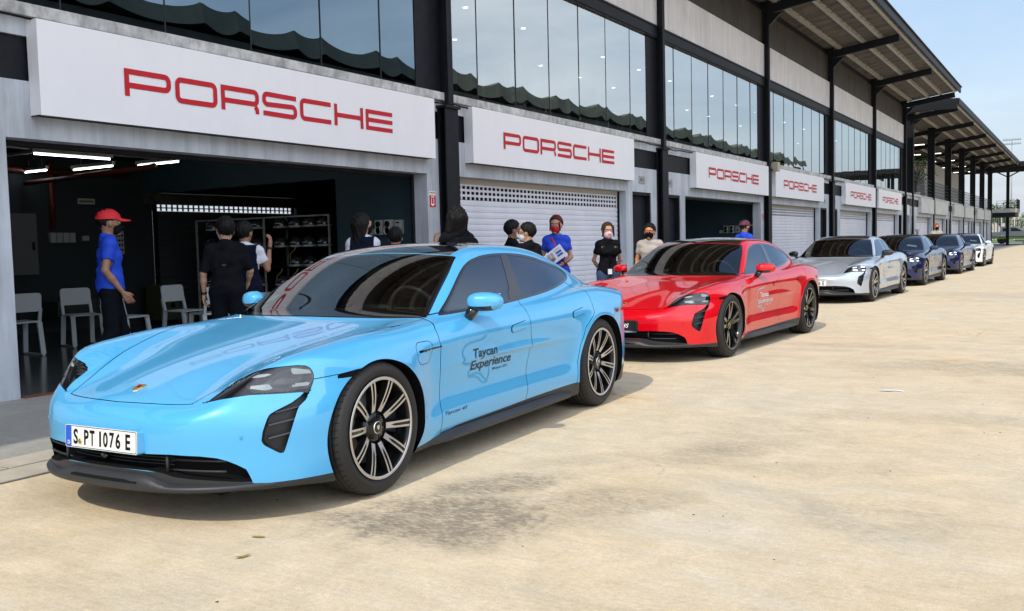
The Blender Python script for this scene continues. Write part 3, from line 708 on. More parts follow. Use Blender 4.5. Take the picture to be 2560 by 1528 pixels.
LENS = pq(A3([(2.124, .669, .652), (2.079, .656, .697), (2.056, .673, .713), (2.03, .711, .726), (1.987, .768, .734), (1.929, .819, .735), (1.898, .842, .731), (1.88, .857, .719), (1.874, .867, .692), (1.88, .871, .664), (1.916, .863, .626), (1.981, .826, .621), (2.042, .779, .622), (2.118, .707, .622)]))
DRL = [pq(A3(L)) for L in ([(1.953, .805, .731), (1.91, .838, .722), (1.875, .862, .712), (1.875, .866, .698), (1.953, .818, .699), (1.960, .807, .713)],
    [(2.076, .663, .700), (2.061, .691, .710), (2.041, .728, .712), (2.034, .741, .707), (2.053, .724, .698), (2.082, .668, .693)],
    [(2.119, .684, .648), (2.11, .687, .660), (2.053, .75, .663), (2.045, .768, .640), (2.075, .742, .635)],
    [(1.98, .818, .641), (1.953, .83, .658), (1.889, .868, .657), (1.902, .865, .642)])]
INTK = pq(A3([(1.892, .873, .635), (1.902, .874, .610), (1.919, .874, .596), (1.935, .874, .577), (1.972, .864, .551), (1.986, .862, .532), (2.016, .856, .464), (2.053, .832, .343), (2.060, .827, .336), (2.075, .819, .338), (2.130, .776, .382), (2.140, .769, .403), (2.134, .774, .448), (2.112, .784, .507), (2.099, .789, .526), (2.073, .803, .54), (2.0, .84, .57), (1.955, .855, .595), (1.934, .860, .612), (1.918, .868, .606)]))
DLO = chaik([(.660, .880), (.378, .887), (-.029, .897), (-.364, .913), (-.779, .937), (-1.052, .962), (-1.293, .991), (-1.430, 1.018), (-1.470, 1.052), (-1.400, 1.098), (-1.254, 1.141), (-1.094, 1.176), (-.948, 1.207), (-.781, 1.229), (-.611, 1.240), (-.464, 1.243), (-.314, 1.241), (-.184, 1.233), (-.080, 1.218), (.02, 1.199), (.130, 1.162), (.241, 1.108), (.387, 1.027), (.511, .957), (.640, .890)], 1)
GLF = [(.60, .892), (-.228, .913), (-.472, 1.235), (-.46, 1.30), (.2, 1.3), (.62, .95)]                 # front side glass, clipped by the frame
PIL = [(-.232, .88), (-.478, 1.26), (-.575, 1.26), (-.392, .88)]
DOOR1 = [(.755, .885), (.835, .818), (.853, .755), (.843, .697), (.832, .55), (.826, .438), (.834, .205), (-.247, .232), (-.262, .395), (-.290, .563), (-.291, .752), (-.299, .836), (-.352, .925), (.55, .905)]
DOOR2 = [(-.247, .232), (-.262, .395), (-.290, .563), (-.291, .752), (-.299, .836), (-.352, .925), (-1.30, 1.0), (-1.40, .958), (-1.345, .908), (-1.312, .84), (-1.297, .76), (-1.262, .735), (-1.13, .66), (-1.035, .53), (-1.000, .40), (-1.005, .245)]
HOODY = spl([2.26, 2.06, 1.82, 1.55, 1.3, 1.1, .9, .70], [.445, .500, .575, .655, .720, .757, .772, .775])
HOODX = spl([0, .2, .4, .50, .6], [2.322, 2.308, 2.266, 2.235, 2.19])
WSB = spl([0, .2, .44, .65, .78, .9], [.905, .898, .862, .805, .742, .68])       # base of the windscreen x(y)
WSS = spl([.06, .12, .24, .44, .63, .75], [.575, .592, .634, .690, .742, .776])   # side edge y(x)
WST = spl([0, .2, .36, .53, .6], [.115, .112, .101, .085, .075])                  # top edge x(y)
GRL = [(-.1, .352), (.24, .351), (.40, .354), (.545, .347), (.611, .337), (.651, .322), (.689, .299), (.718, .275), (.727, .248), (.736, .212), (.60, .229), (.50, .238), (.424, .246), (.358, .264), (.278, .271), (-.1, .272)]
FLAP = rbox(.175, .125, .045, 5); FLAP = [(1.012 + a + (.018 if a < 0 else 0) * (b_ < 0), .702 + b_) for a, b_ in FLAP]
HAND1 = [(x + .0, z) for x, z in [(-.128 + a, .750 + b_ + .010 * (-a) / .1) for a, b_ in rbox(.225, .048, .022)]]
HAND2 = [(x, z) for x, z in [(-1.045 + a, .776 + b_ + .012 * (-a) / .1) for a, b_ in rbox(.205, .046, .021)]]
MARK = [(1.757, .655), (1.750, .677), (1.632, .689), (1.560, .690), (1.640, .655)]
VENT = [(1.072, .705), (1.072, .716), (.835, .728), (.832, .716)]
def sill_z(x): return np.interp(x, [-2.6, -1.1, -1.05, -.26, .3, .64, .71, .82, 1.02, 1.10, 1.8, 1.95, 2.05, 2.17, 2.6], [.30, .245, .247, .233, .222, .219, .210, .199, .178, .172, .197, .199, .199, .201, .201])
def arch_d(V, cx):
    x, z = V[:, 0] - cx, V[:, 2]; rx, rz, c = (.405, .372, .345) if cx > 0 else (.428, .385, .345)
    return (np.sqrt((x / rx) ** 2 + ((z - c) / rz) ** 2) - 1) * rz
def build_skin():
    V, F3 = gen_half(); ngap = .0026
    def region(V, cond, f, big=.3):
        d = np.full(len(V), big); k = cond(V)
        if k.any(): d[k] = f(V[k])
        return d
    cS = lambda V: V[:, 1] > .42
    cF = lambda V: V[:, 0] > 1.75
    fields = dict(
        archf=lambda V: region(V, lambda V: (V[:, 1] > .60) & (V[:, 0] > .8), lambda Q: arch_d(Q, 1.45)),
        archr=lambda V: region(V, lambda V: (V[:, 1] > .60) & (V[:, 0] < -.8), lambda Q: arch_d(Q, -1.45)),
        dlo=lambda V: region(V, lambda V: cS(V) & (V[:, 2] > .84), lambda Q: sdf_poly(ps(Q), DLO)),
        glf=lambda V: region(V, lambda V: cS(V) & (V[:, 2] > .84) & (V[:, 0] > -.7), lambda Q: sdf_poly(ps(Q), GLF)),
        pil=lambda V: region(V, lambda V: cS(V) & (V[:, 2] > .84), lambda Q: sdf_poly(ps(Q), PIL)),
        eye=lambda V: region(V, cF, lambda Q: sdf_poly(pq(Q), EYE)),
        lens=lambda V: region(V, cF, lambda Q: sdf_poly(pq(Q), LENS)),
        intk=lambda V: region(V, cF, lambda Q: sdf_poly(pq(Q), INTK)),
        grl=lambda V: region(V, lambda V: (V[:, 0] > 2.0) & (V[:, 2] < .5), lambda Q: sdf_poly(pf(Q), GRL)),
        door1=lambda V: region(V, lambda V: cS(V) & (V[:, 2] < 1.0), lambda Q: sdf_poly(ps(Q), DOOR1)),
        door2=lambda V: region(V, lambda V: cS(V) & (V[:, 2] < 1.05), lambda Q: sdf_poly(ps(Q), DOOR2)),
        hood=lambda V: region(V, lambda V: (V[:, 0] > .5) & (V[:, 2] > .45), lambda Q: np.maximum(np.maximum(np.abs(Q[:, 1]) - HOODY(Q[:, 0]), Q[:, 0] - HOODX(np.abs(Q[:, 1]))), WSB(np.abs(Q[:, 1])) + .012 - Q[:, 0])),
        ws=lambda V: region(V, lambda V: (V[:, 0] > -.2) & (V[:, 0] < 1.2) & (V[:, 2] > .8), lambda Q: np.maximum(np.maximum(np.abs(Q[:, 1]) - WSS(Q[:, 0]), Q[:, 0] - WSB(np.abs(Q[:, 1]))), WST(np.abs(Q[:, 1])) - Q[:, 0])),
        roof=lambda V: region(V, lambda V: (V[:, 2] > .9) & (V[:, 0] < .3), lambda Q: np.maximum(np.maximum(np.abs(Q[:, 1]) - np.interp(Q[:, 0], [-2.2, -1.6, -1.1, -.4, .12], [.45, .50, .515, .512, .53]), Q[:, 0] - WST(np.abs(Q[:, 1])) + .012), -2.12 - Q[:, 0])),
        rglass=lambda V: region(V, lambda V: (V[:, 2] > .9) & (V[:, 0] < -.9), lambda Q: Q[:, 0] + 1.02 + .25 * Q[:, 1] ** 2),
        sill=lambda V: V[:, 2] - sill_z(V[:, 0]),
        fline=lambda V: region(V, lambda V: (V[:, 0] > 1.45) & (V[:, 1] > .6), lambda Q: Q[:, 2] - np.interp(Q[:, 0], [1.45, 1.755, 1.874, 2.2], [.676, .676, .668, .64])),
        mark=lambda V: region(V, lambda V: (V[:, 0] > 1.4) & (V[:, 1] > .6), lambda Q: sdf_poly(ps(Q), MARK)),
        vent=lambda V: region(V, lambda V: cS(V) & (V[:, 0] < 1.3), lambda Q: sdf_poly(ps(Q), VENT)),
        flap=lambda V: region(V, lambda V: cS(V) & (V[:, 0] < 1.3) & (V[:, 0] > .8), lambda Q: sdf_poly(ps(Q), FLAP)),
        h1=lambda V: region(V, cS, lambda Q: sdf_poly(ps(Q), HAND1)),
        h2=lambda V: region(V, cS, lambda Q: sdf_poly(ps(Q), HAND2)),
        lipt=lambda V: region(V, lambda V: (V[:, 0] > 2.0) & (V[:, 2] < .5), lambda Q: np.maximum(Q[:, 2] - np.interp(np.abs(Q[:, 1]), [0, .36, .45, .55, .735], [.274, .266, .245, .238, .2115]), np.abs(Q[:, 1]) - .738)),
        tail=lambda V: region(V, lambda V: V[:, 0] < -1.7, lambda Q: np.abs(Q[:, 2] - .742) - .014),
    )
    levels = dict(archf=[0], archr=[0], dlo=[-.016, 0], glf=[0], pil=[0], eye=[0], lens=[0], intk=[0], grl=[0], door1=[-ngap, ngap], door2=[-ngap, ngap], hood=[-ngap, ngap], ws=[-.035, 0],
                  roof=[0], rglass=[0], sill=[0], lipt=[0], fline=[-.002, .002], mark=[0], vent=[0], flap=[-.0018, .0018], h1=[-.0018, .0018], h2=[-.0018, .0018], tail=[0])
    for k, ls in levels.items():
        for l in ls:
            V, F3, _ = cut(V, F3, fields[k](V) - l)
    C = V[F3].mean(1); f = {k: fields[k](C) for k in fields}
    # the underside and anything facing down is left to the floor pan
    lab = np.full(len(F3), 'body', dtype=object)
    lab[f['tail'] < 0] = 'rear_light_bar'
    bump = (C[:, 0] > 1.42) & (C[:, 2] < .70) & ((f['fline'] < 0) | ((C[:, 1] <= .6) & (f['hood'] > 0))) & (C[:, 0] > 1.45)
    inner = (C[:, 1] < .6) & (C[:, 0] > 2.0) & (f['hood'] > 0); bump |= inner
    # area under the headlight belongs to the bumper as well
    lab[bump] = 'front_bumper'
    lab[(np.abs(f['fline']) < .002) & (C[:, 0] > 1.75) & (C[:, 0] < 1.9) & (C[:, 1] > .6) & (C[:, 2] < .70)] = 'gap'
    lab[f['hood'] < 0] = 'hood'; lab[np.abs(f['hood']) < ngap] = 'gap'
    gd = (f['hood'] >= ngap) & (C[:, 0] < 1.1) & (C[:, 0] > .6) & (C[:, 2] > .84) & (np.abs(C[:, 1]) < .775) & (f['ws'] > 0) & (C[:, 0] > WSB(np.abs(C[:, 1])))
    lab[gd] = 'cowl'
    lab[f['door1'] < 0] = 'front_door'; lab[f['door2'] < 0] = 'rear_door'
    lab[(np.abs(f['door1']) < ngap) | (np.abs(f['door2']) < ngap)] = 'gap'
    lab[f['flap'] < 0] = 'charge_flap'; lab[np.abs(f['flap']) < .0018] = 'gap'
    lab[(f['h1'] < 0)] = 'hA'; lab[(f['h2'] < 0)] = 'hB'; lab[(np.abs(f['h1']) < .0018) | (np.abs(f['h2']) < .0018)] = 'gap'
    lab[f['roof'] < 0] = 'roof_panel'; lab[(f['roof'] < 0) & (f['rglass'] < 0)] = 'rear_window'
    lab[f['dlo'] < 0] = 'window_trim'
    ins = f['dlo'] < -.016
    lab[ins & (f['glf'] < 0) & (f['pil'] > 0)] = 'front_side_window'
    lab[ins & (f['glf'] >= 0) & (f['pil'] > 0) & (C[:, 0] < -.3)] = 'rear_side_window'
    lab[f['ws'] < 0] = 'windscreen'; lab[(f['ws'] < 0) & (f['ws'] > -.035)] = 'windscreen_border'
    lab[f['sill'] < 0] = 'sill_trim'; lab[(f['lipt'] < 0) | ((f['sill'] < 0) & (C[:, 0] > 1.45))] = 'front_lip'; lab[(f['sill'] < 0) & (C[:, 0] < -1.45)] = 'rear_diffuser'
    lab[f['eye'] < 0] = 'headlight_housing'; lab[f['lens'] < 0] = 'headlight_lens'
    lab[f['intk'] < 0] = 'cutA'; lab[f['grl'] < 0] = 'cutB'
    lab[f['mark'] < 0] = 'side_marker'; lab[f['vent'] < 0] = 'wing_vent'
    lab[(f['archf'] < 0) | (f['archr'] < 0)] = 'cutC'
    Nn = grad(V[:, 0], V[:, 1], V[:, 2]); return V, F3, lab, Nn
def sub(V, F3, Nn, mask):
    Fm = F3[mask]; u, inv = np.unique(Fm, return_inverse=True); return V[u], inv.reshape(-1, 3), Nn[u]
def mirror(V, Fm, Nn):
    n = len(V); V2 = V * [1, -1, 1]; N2 = Nn * [1, -1, 1]; return np.concatenate([V, V2]), np.concatenate([Fm, Fm[:, ::-1] + n]), np.concatenate([Nn, N2])
def on_side(x, z, f=None):
    """y of the skin at x, z (left side)"""
    x = np.atleast_1d(np.asarray(x, float)); z = np.atleast_1d(np.asarray(z, float)); a = np.full(x.shape, .3); b_ = np.full(x.shape, 1.2)
    for _ in range(30):
        m = (a + b_) / 2; v = body(x, m, z) < 0; a = np.where(v, m, a); b_ = np.where(v, b_, m)
    return a
def on_top(x, y):
    x = np.atleast_1d(np.asarray(x, float)); y = np.atleast_1d(np.asarray(y, float)); a = np.full(x.shape, .4); b_ = np.full(x.shape, 1.5)
    for _ in range(30):
        m = (a + b_) / 2; v = body(x, y, m) < 0; a = np.where(v, m, a); b_ = np.where(v, b_, m)
    return a
def on_front(y, z):
    y = np.atleast_1d(np.asarray(y, float)); z = np.atleast_1d(np.asarray(z, float)); a = np.full(y.shape, 1.6); b_ = np.full(y.shape, 2.7)
    for _ in range(30):
        m = (a + b_) / 2; v = body(m, y, z) < 0; a = np.where(v, m, a); b_ = np.where(v, b_, m)
    return a
def decal_side(name, V2, Fs, m, parent, off=.0022):
    """drape a flat figure given in (x, z) over the left flank, finely divided"""
    bm = bmesh.new(); vs = [bm.verts.new((x, 0, z)) for x, z in V2]
    for f in Fs:
        try: bm.faces.new([vs[i] for i in f])
        except ValueError: pass
    bmesh.ops.triangulate(bm, faces=bm.faces)
    for _ in range(3):
        ed = [e for e in bm.edges if e.calc_length() > .03]
        if ed: bmesh.ops.subdivide_edges(bm, edges=ed, cuts=1)
    bmesh.ops.triangulate(bm, faces=bm.faces)
    X = np.array([v.co[:] for v in bm.verts]); y = on_side(X[:, 0], X[:, 2]); g = grad(X[:, 0], y, X[:, 2])
    P_ = np.stack([X[:, 0], y, X[:, 2]], -1) + g * off; Ft = [[v.index for v in f.verts] for f in bm.faces]
    bm.verts.index_update(); Ft = [[v.index for v in f.verts] for f in bm.faces]; bm.free()
    # face outwards
    F_ = np.array(Ft); n = np.cross(P_[F_[:, 1]] - P_[F_[:, 0]], P_[F_[:, 2]] - P_[F_[:, 0]]); fl = (n * g[F_[:, 0]]).sum(1) < 0; F_[fl] = F_[fl][:, ::-1]
    return rawmesh(name, P_, F_, m, parent, g)
# paints
def paint(name, col, metal=.25, rough=.32):
    m = mat(name, col, rough, metal, 1.0, coatr=.008); m.node_tree.nodes['Principled BSDF'].inputs['Coat IOR'].default_value = 1.62; m.node_tree.nodes['Principled BSDF'].inputs['Specular IOR Level'].default_value = .08; return m
PAINTS = dict(blue=paint('paint_light_blue', (.085, .42, .76), .10), red=paint('paint_red', (.62, .001, .009), .05), silver=paint('paint_silver', (.50, .55, .62), .45, .30),
              navy=paint('paint_dark_blue', (.002, .009, .062), .0), white=paint('paint_white', (.80, .82, .83), 0, .35))
TRIM = mat('trim_black_plastic', (.022, .024, .028), .48); GLOSSB = mat('gloss_black', (.006, .006, .007), .08, coat=.6)
CGL = glassmat('car_glass', (.40, .46, .46), .10, 0); CGLS = glassmat('car_side_glass', (.16, .19, .22), .12, 0, (.66, .80, 1)); CGLR = mat('roof_glass_black', (.006, .007, .009), .03, coat=1)
RUB = mat('tyre_rubber', (.016, .015, .015), .68, bump=(60, .12, .002)); GAPM = mat('panel_gap', (.006, .006, .007), .9)
RIMD = mat('rim_dark', (.020, .020, .022), .25, .6, coat=.4); RIMS = mat('rim_machined', (.60, .585, .575), .34, .8); RIMB = mat('rim_gloss_black', (.010, .010, .011), .16, .2, coat=.8)
DISC = mat('brake_disc', (.20, .185, .17), .42, .8); CAL = mat('brake_caliper', (.010, .018, .03), .35, coat=.3); CHROME = mat('chrome', (.75, .76, .78), .08, 1.0)
LEDM = mat('light_strip', (.35, .40, .40), .2, emit=(.80, .95, .92), es=.22); LEDB = mat('light_strip_on', (.9, .95, 1), .25, emit=(.9, .95, 1.0), es=3.0)
HLG = glassmat('headlight_glass', (.80, .82, .84), .05, 0); HLI = mat('headlight_inside', (.012, .012, .014), .10, .2, coat=.5)
SEAT = mat('seat_leather', (.030, .030, .032), .5); INTR = mat('interior_dark', (.015, .015, .016), .7); SILVI = mat('interior_silver', (.35, .36, .37), .3, .8)
GOLD = mat('badge_gold', (.62, .42, .10), .3, .9); BRED = mat('badge_red', (.45, .03, .02), .4); TAILR = mat('tail_lamp_red', (.25, .01, .012), .15, coat=1)
PLW = mat('plate_white', (.78, .78, .76), .45); PLB = mat('plate_blue', (.01, .10, .62), .4); PLK = mat('plate_black', (.012, .012, .014), .3, coat=.5); STKG = mat('sticker_green', (.08, .42, .27), .5)
def make_wheel(kind, parent, rim_face, rim_base, y_sign=1):
    """wheel centred on origin, outer face towards +y; 0.71 m over the tyre"""
    RO, RI, WD = .354, .266, .25; h = WD / 2
    w = empty('wheel'); w.parent = parent
    t = MB(); pr = [(RI - .012, -h + .02), (RI, -h + .012), (.30, -h), (.325, -h + .004), (.342, -h + .018), (RO - .003, -h + .045)]
    gro = [(-.070, .006), (-.035, .006), (.0, .006), (.035, .006), (.070, .006)]
    for c, d in gro: pr += [(RO, c - .006), (RO - d, c - .004), (RO - d, c + .004), (RO, c + .006)]
    pr += [(RO - .003, h - .045), (.342, h - .018), (.325, h - .004), (.313, h - .001), (.311, h + .0005), (.300, h + .0005), (.298, h - .001), (RI + .006, h - .010), (RI - .004, h - .024)]
    t.lathe(pr, 'y', n=72)
    # shoulder sipes
    for k in range(60):
        a = 2 * math.pi * k / 60
        for s_ in (1, -1):
            y0 = s_ * (h - .052); y1 = s_ * (h - .018); a2 = a + .035
            t.add([((RO + .0005) * math.cos(a), y0, (RO + .0005) * math.sin(a)), ((RO + .0005) * math.cos(a + .012), y0, (RO + .0005) * math.sin(a + .012)), (.3445 * math.cos(a2 + .012), y1, .3445 * math.sin(a2 + .012)), (.3445 * math.cos(a2), y1, .3445 * math.sin(a2))], [(0, 1, 2, 3)], 1)
    t.build('tyre', [RUB, GAPM], w)
    # raised lettering on the sidewall
    V, Fs = text_mesh('MICHELIN', .026, 0, 0, 1.15); mx_ = max(v[0] for v in V) / 2; L_ = MB()
    for c0 in (math.pi / 2 - .25, -math.pi / 2 - .25):
        L_.add([((.292 + v[1]) * math.cos(c0 - (v[0] - mx_) / .30), h + .0018, (.292 + v[1]) * math.sin(c0 - (v[0] - mx_) / .30)) for v in V], Fs)
    L_.build('tyre_lettering', mat('tyre_lettering', (.035, .034, .033), .5), w, recalc=False)
    r = MB(); r.lathe([(RI - .004, h - .022), (RI + .004, h - .004), (RI + .001, h - .001), (RI - .010, h - .002), (RI - .016, h - .012), (RI - .022, h - .04), (RI - .035, -h + .03)], 'y', n=72, mi=0)
    # bright flange ring
    r.lathe([(RI + .0045, h - .003), (RI + .0015, h + .0002), (RI - .0095, h - .001), (RI - .012, h - .004)], 'y', n=96, mi=1)
    yf = h - .022; yh = h - .055
    def spoke(a0, wi, wo, ri, ro, yo, yi, slot, mi_face=1, depth=.035, spread=0, fr=1.):
        # tapered bar following angle a0; faces split in two bright lines with a dark slot
        ca, sa = math.cos(a0), math.sin(a0)
        def pt(rr, tt, y): return (rr * ca - tt * sa, y, rr * sa + tt * ca)
        V = []; n = 7
        for i in range(n):
            u = i / (n - 1); rr = ri + (ro - ri) * u; ww = wi + (wo - wi) * u; y = yi + (yo - yi) * (1 - (1 - u) ** 1.8)
            V += [pt(rr, -ww / 2 + spread * u, y), pt(rr, ww / 2 + spread * u, y), pt(rr, ww / 2 + .006 + spread * u, y - depth), pt(rr, -ww / 2 - .006 + spread * u, y - depth)]
        Fs = []
        for i in range(n - 1):
            b_ = 4 * i; Fs += [(b_ + 1, b_ + 5, b_ + 6, b_ + 2), (b_ + 3, b_ + 7, b_ + 4, b_), (b_ + 2, b_ + 6, b_ + 7, b_ + 3)]
        r.add(V, Fs, 0); r.add(V, [(0, 1, 2, 3)], 0)
        # face strips
        V = []; Q = []; Qd = []
        for i in range(n):
            u = i / (n - 1); rr = ri + (ro - ri) * u; ww = wi + (wo - wi) * u; y = yi + (yo - yi) * (1 - (1 - u) ** 1.8); g = ww * slot if u > .33 else 0
            V += [pt(rr, -ww / 2 + spread * u, y), pt(rr, -g / 2 + spread * u, y), pt(rr, g / 2 + spread * u, y), pt(rr, ww / 2 + spread * u, y), pt(rr, -g / 2 + spread * u, y - .006), pt(rr, g / 2 + spread * u, y - .006)]
        for i in range(n - 1):
            b_ = 6 * i; Q += [(b_, b_ + 6, b_ + 7, b_ + 1), (b_ + 2, b_ + 8, b_ + 9, b_ + 3)]; Qd += [(b_ + 4, b_ + 10, b_ + 11, b_ + 5), (b_ + 1, b_ + 7, b_ + 10, b_ + 4), (b_ + 5, b_ + 11, b_ + 8, b_ + 2)]
        r.add(V, Q, mi_face); r.add(V, Qd, 0)
    if kind == 'ten':
        for k in range(10): spoke(2 * math.pi * (k + .25) / 10, .031, .040, .086, RI - .008, yf + .016, yh + .012, .42)
        r.lathe([(.0, yh + .016), (.060, yh + .015), (.080, yh + .004), (.094, yh - .02), (.10, yh - .06)], 'y', n=48, mi=0)
    else:
        for k in range(5):
            a = 2 * math.pi * (k + .25) / 5
            for s_ in (1, -1):
                spoke(a + s_ * .10, .048, .026, .050, RI - .006, yf + .014, yh + .010, .0, 1, .04, s_ * .026)
        r.lathe([(.0, yh + .014), (.050, yh + .013), (.070, yh - .0), (.085, yh - .03)], 'y', n=40, mi=0)
    for k in range(5):                                        # wheel bolts
        a = 2 * math.pi * (k + .5) / 5; r.lathe([(.0125, yh + .018), (.0125, yh + .004), (.0075, yh + .004), (.0, yh + .002)], 'y', (.062 * math.cos(a), 0, .062 * math.sin(a)), 10, 2)
    r.build('rim', [rim_base, rim_face, BLACK], w, recalc=False)
    c = MB(); c.lathe([(0, yh + .024), (.020, yh + .024), (.029, yh + .022), (.033, yh + .018), (.034, yh + .010)], 'y', n=32, mi=0)
    c.lathe([(.0335, yh + .0195), (.031, yh + .0235), (.029, yh + .0235)], 'y', n=32, mi=1)
    c.prism([(.010 * a, .010 * b_) for a, b_ in ((-1, 1.2), (1, 1.2), (1, -.2), (0, -1.4), (-1, -.2))], 'y', yh + .024, yh + .0265, 1)
    c.build('hub_cap', [RIMD, CHROME if kind == 'ten' else GOLD], w, recalc=False)
    d = MB(); d.lathe([(.075, -.02), (.195, -.02), (.195, .012), (.075, .012)], 'y', n=56); d.build('brake_disc', DISC, w)
    a = MB(); aa = [math.pi - .42 + .84 * k / 8 for k in range(9)]
    V = [];
    for q in aa:
        for rr, y in ((.128, -.045), (.232, -.045), (.232, .045), (.128, .045)): V.append((rr * math.cos(q), y, rr * math.sin(q)))
    Fs = [(0, 1, 2, 3), tuple(32 + k for k in (3, 2, 1, 0))]
    for i in range(8):
        for k in range(4): Fs.append((4 * i + k, 4 * i + (k + 1) % 4, 4 * i + 4 + (k + 1) % 4, 4 * i + 4 + k))
    a.add(V, Fs); a.build('brake_caliper', CAL, w, bevel=.006)
    return w
def track_path():
    pts = [(.305, .735), (.335, .728), (.35, .715), (.40, .711), (.50, .707), (.56, .698), (.588, .677), (.600, .655), (.594, .637), (.577, .618), (.570, .604), (.590, .594), (.575, .582), (.51, .574), (.462, .572)]
    p2 = [(.395, .545), (.46, .540), (.497, .530), (.503, .512), (.498, .495), (.455, .488), (.403, .482), (.372, .470), (.345, .452), (.325, .435), (.28, .428), (.262, .436)]
    p3 = [(.262, .436), (.290, .455), (.318, .470), (.338, .488), (.365, .500), (.41, .505), (.478, .500)]
    p4 = [(.262, .436), (.245, .47), (.243, .50), (.26, .53)]
    return [pts, p2, p3, p4]
def ribbon(path, w_):
    p = chaik(path, 2, False); d = np.gradient(p, axis=0); d /= np.linalg.norm(d, axis=1, keepdims=True) + 1e-9; n = np.stack([-d[:, 1], d[:, 0]], 1) * w_ / 2
    V = np.empty((2 * len(p), 2)); V[0::2] = p + n; V[1::2] = p - n; return V.tolist(), [(2 * i, 2 * i + 1, 2 * i + 3, 2 * i + 2) for i in range(len(p) - 1)]
def make_car(SK, pal, wheel_kind, wheel_face, wheel_base, plate, name_txt, deco, mirrors=None, lights=LEDM, calm=None):
    V, F3, lab, Nn = SK; root = empty('parked_car'); PT = PAINTS[pal]
    MK = dict(body=PT, front_bumper=PT, hood=PT, charge_flap=PT, front_door=PT, rear_door=PT, cowl=TRIM, roof_panel=CGLR, rear_window=CGLR, window_trim=GLOSSB, windscreen=CGL, windscreen_border=GLOSSB,
              front_side_window=CGLS, rear_side_window=CGLS, sill_trim=TRIM, front_lip=TRIM, rear_diffuser=TRIM, headlight_housing=GLOSSB, side_marker=GLOSSB, wing_vent=GLOSSB, rear_light_bar=TAILR, headlight_lens=HLG)
    center = ['body', 'front_bumper', 'hood', 'cowl', 'roof_panel', 'rear_window', 'windscreen', 'windscreen_border', 'front_lip', 'rear_diffuser', 'rear_light_bar', 'gap']
    parts = {}
    def add(key, nm, both, par=root, shift=0):
        v, f, n = sub(V, F3, Nn, lab == key); v = v - n * shift
        if both:
            v, f, n = mirror(v, f, n); parts[key] = [rawmesh(nm, v, f, MK.get(key, GAPM), par, n)]
        else:
            a = rawmesh(nm, v, f, MK.get(key, GAPM), par if not isinstance(par, list) else par[0], n)
            b_ = rawmesh(nm, v * [1, -1, 1], f[:, ::-1], MK.get(key, GAPM), par if not isinstance(par, list) else par[1], n * [1, -1, 1]); parts[key] = [a, b_]
    add('body', 'body', True)
    add('gap', 'panel_gap', True, shift=.006); add('front_bumper', 'front_bumper', True); add('hood', 'hood', True); add('cowl', 'cowl', True, shift=.004)
    add('roof_panel', 'glass_roof', True); add('rear_window', 'rear_window', True); add('windscreen', 'windscreen', True); add('windscreen_border', 'windscreen_border', True)
    add('front_lip', 'front_splitter', True); add('rear_diffuser', 'rear_diffuser', True); add('rear_light_bar', 'rear_light_bar', True)
    add('front_door', 'front_door', False); add('rear_door', 'rear_door', False); add('charge_flap', 'charge_flap', False); add('sill_trim', 'sill_trim', False)
    add('window_trim', 'window_trim', False, shift=.002); add('front_side_window', 'side_window', False, shift=.004); add('rear_side_window', 'side_window', False, shift=.004)
    add('side_marker', 'side_marker', False, shift=.002); add('wing_vent', 'wing_vent', False, shift=.004)
    MK['hA'] = PT; MK['hB'] = PT; add('hA', 'handle', False, parts['front_door'], -.006); add('hB', 'handle', False, parts['rear_door'], -.006)
    # headlight: black bowl behind a clear lens, four light strips
    hl = []
    for s_ in (0, 1):
        e = empty('headlight'); e.parent = root; hl.append(e)
    add('headlight_housing', 'surround', False, hl, .003); add('headlight_lens', 'lens', False, hl, -.0005)
    m_ = lab == 'headlight_lens'; v, f, n = sub(V, F3, Nn, m_); dd = sdf_poly(pq(v), LENS); depth = np.minimum(.045, -dd * 1.1) + .003
    v2 = v - n * depth[:, None]; MBd = HLI
    rawmesh('reflector', v2, f, HLI, hl[0]); rawmesh('reflector', v2 * [1, -1, 1], f[:, ::-1], HLI, hl[1])
    for D_ in DRL:
        c0 = D_.mean(0); D2 = D_
        dl_ = sdf_poly(pq(v), D2); vv, ff = v, f
        vv, ff, _ = cut(v, f, dl_); dl2 = sdf_poly(pq(vv[ff].mean(1)), D2); ff = ff[dl2 < 0]
        if len(ff) == 0: continue
        u, inv = np.unique(ff, return_inverse=True); q = vv[u]; g = grad(q[:, 0], q[:, 1], q[:, 2]); q = q - g * .006; ff = inv.reshape(-1, 3)
        rawmesh('light_strip', q, ff, lights, hl[0]); rawmesh('light_strip', q * [1, -1, 1], ff[:, ::-1], lights, hl[1])
    # projector tube across the lamp
    for s_, e in ((1, hl[0]), (-1, hl[1])):
        MB().tube([(1.93, s_ * .60, .682), (1.955, s_ * .72, .690), (1.90, s_ * .80, .688)], .022, 12).build('projector', CHROME if lights is LEDB else HLI, e)
    # recessed intakes with slats
    def recess(key, nm, depth, par, sides):
        v, f, n = sub(V, F3, Nn, lab == key); ed = np.sort(np.concatenate([f[:, [0, 1]], f[:, [1, 2]], f[:, [2, 0]]]), 1); u, c = np.unique(ed, axis=0, return_counts=True); be = u[c == 1]
        dirv = np.array([-.8, -.45, -.05]) if sides else np.array([-1, 0, 0])
        k = len(v); v2 = v + dirv * depth; VV = np.concatenate([v, v2]); FF = [tuple(t + k) for t in f] + [(a, b_, b_ + k, a + k) for a, b_ in be if not ((not sides) and abs(v[a][1]) < 1e-3 and abs(v[b_][1]) < 1e-3)]
        a = MB().add(VV, FF).build(nm, TRIM if sides else BLACK, par, recalc=False)
        b_ = MB().add(VV * [1, -1, 1], FF).build(nm, TRIM if sides else BLACK, par, recalc=False); return a, b_
    ik = recess('cutA', 'air_intake', .055, root, True)
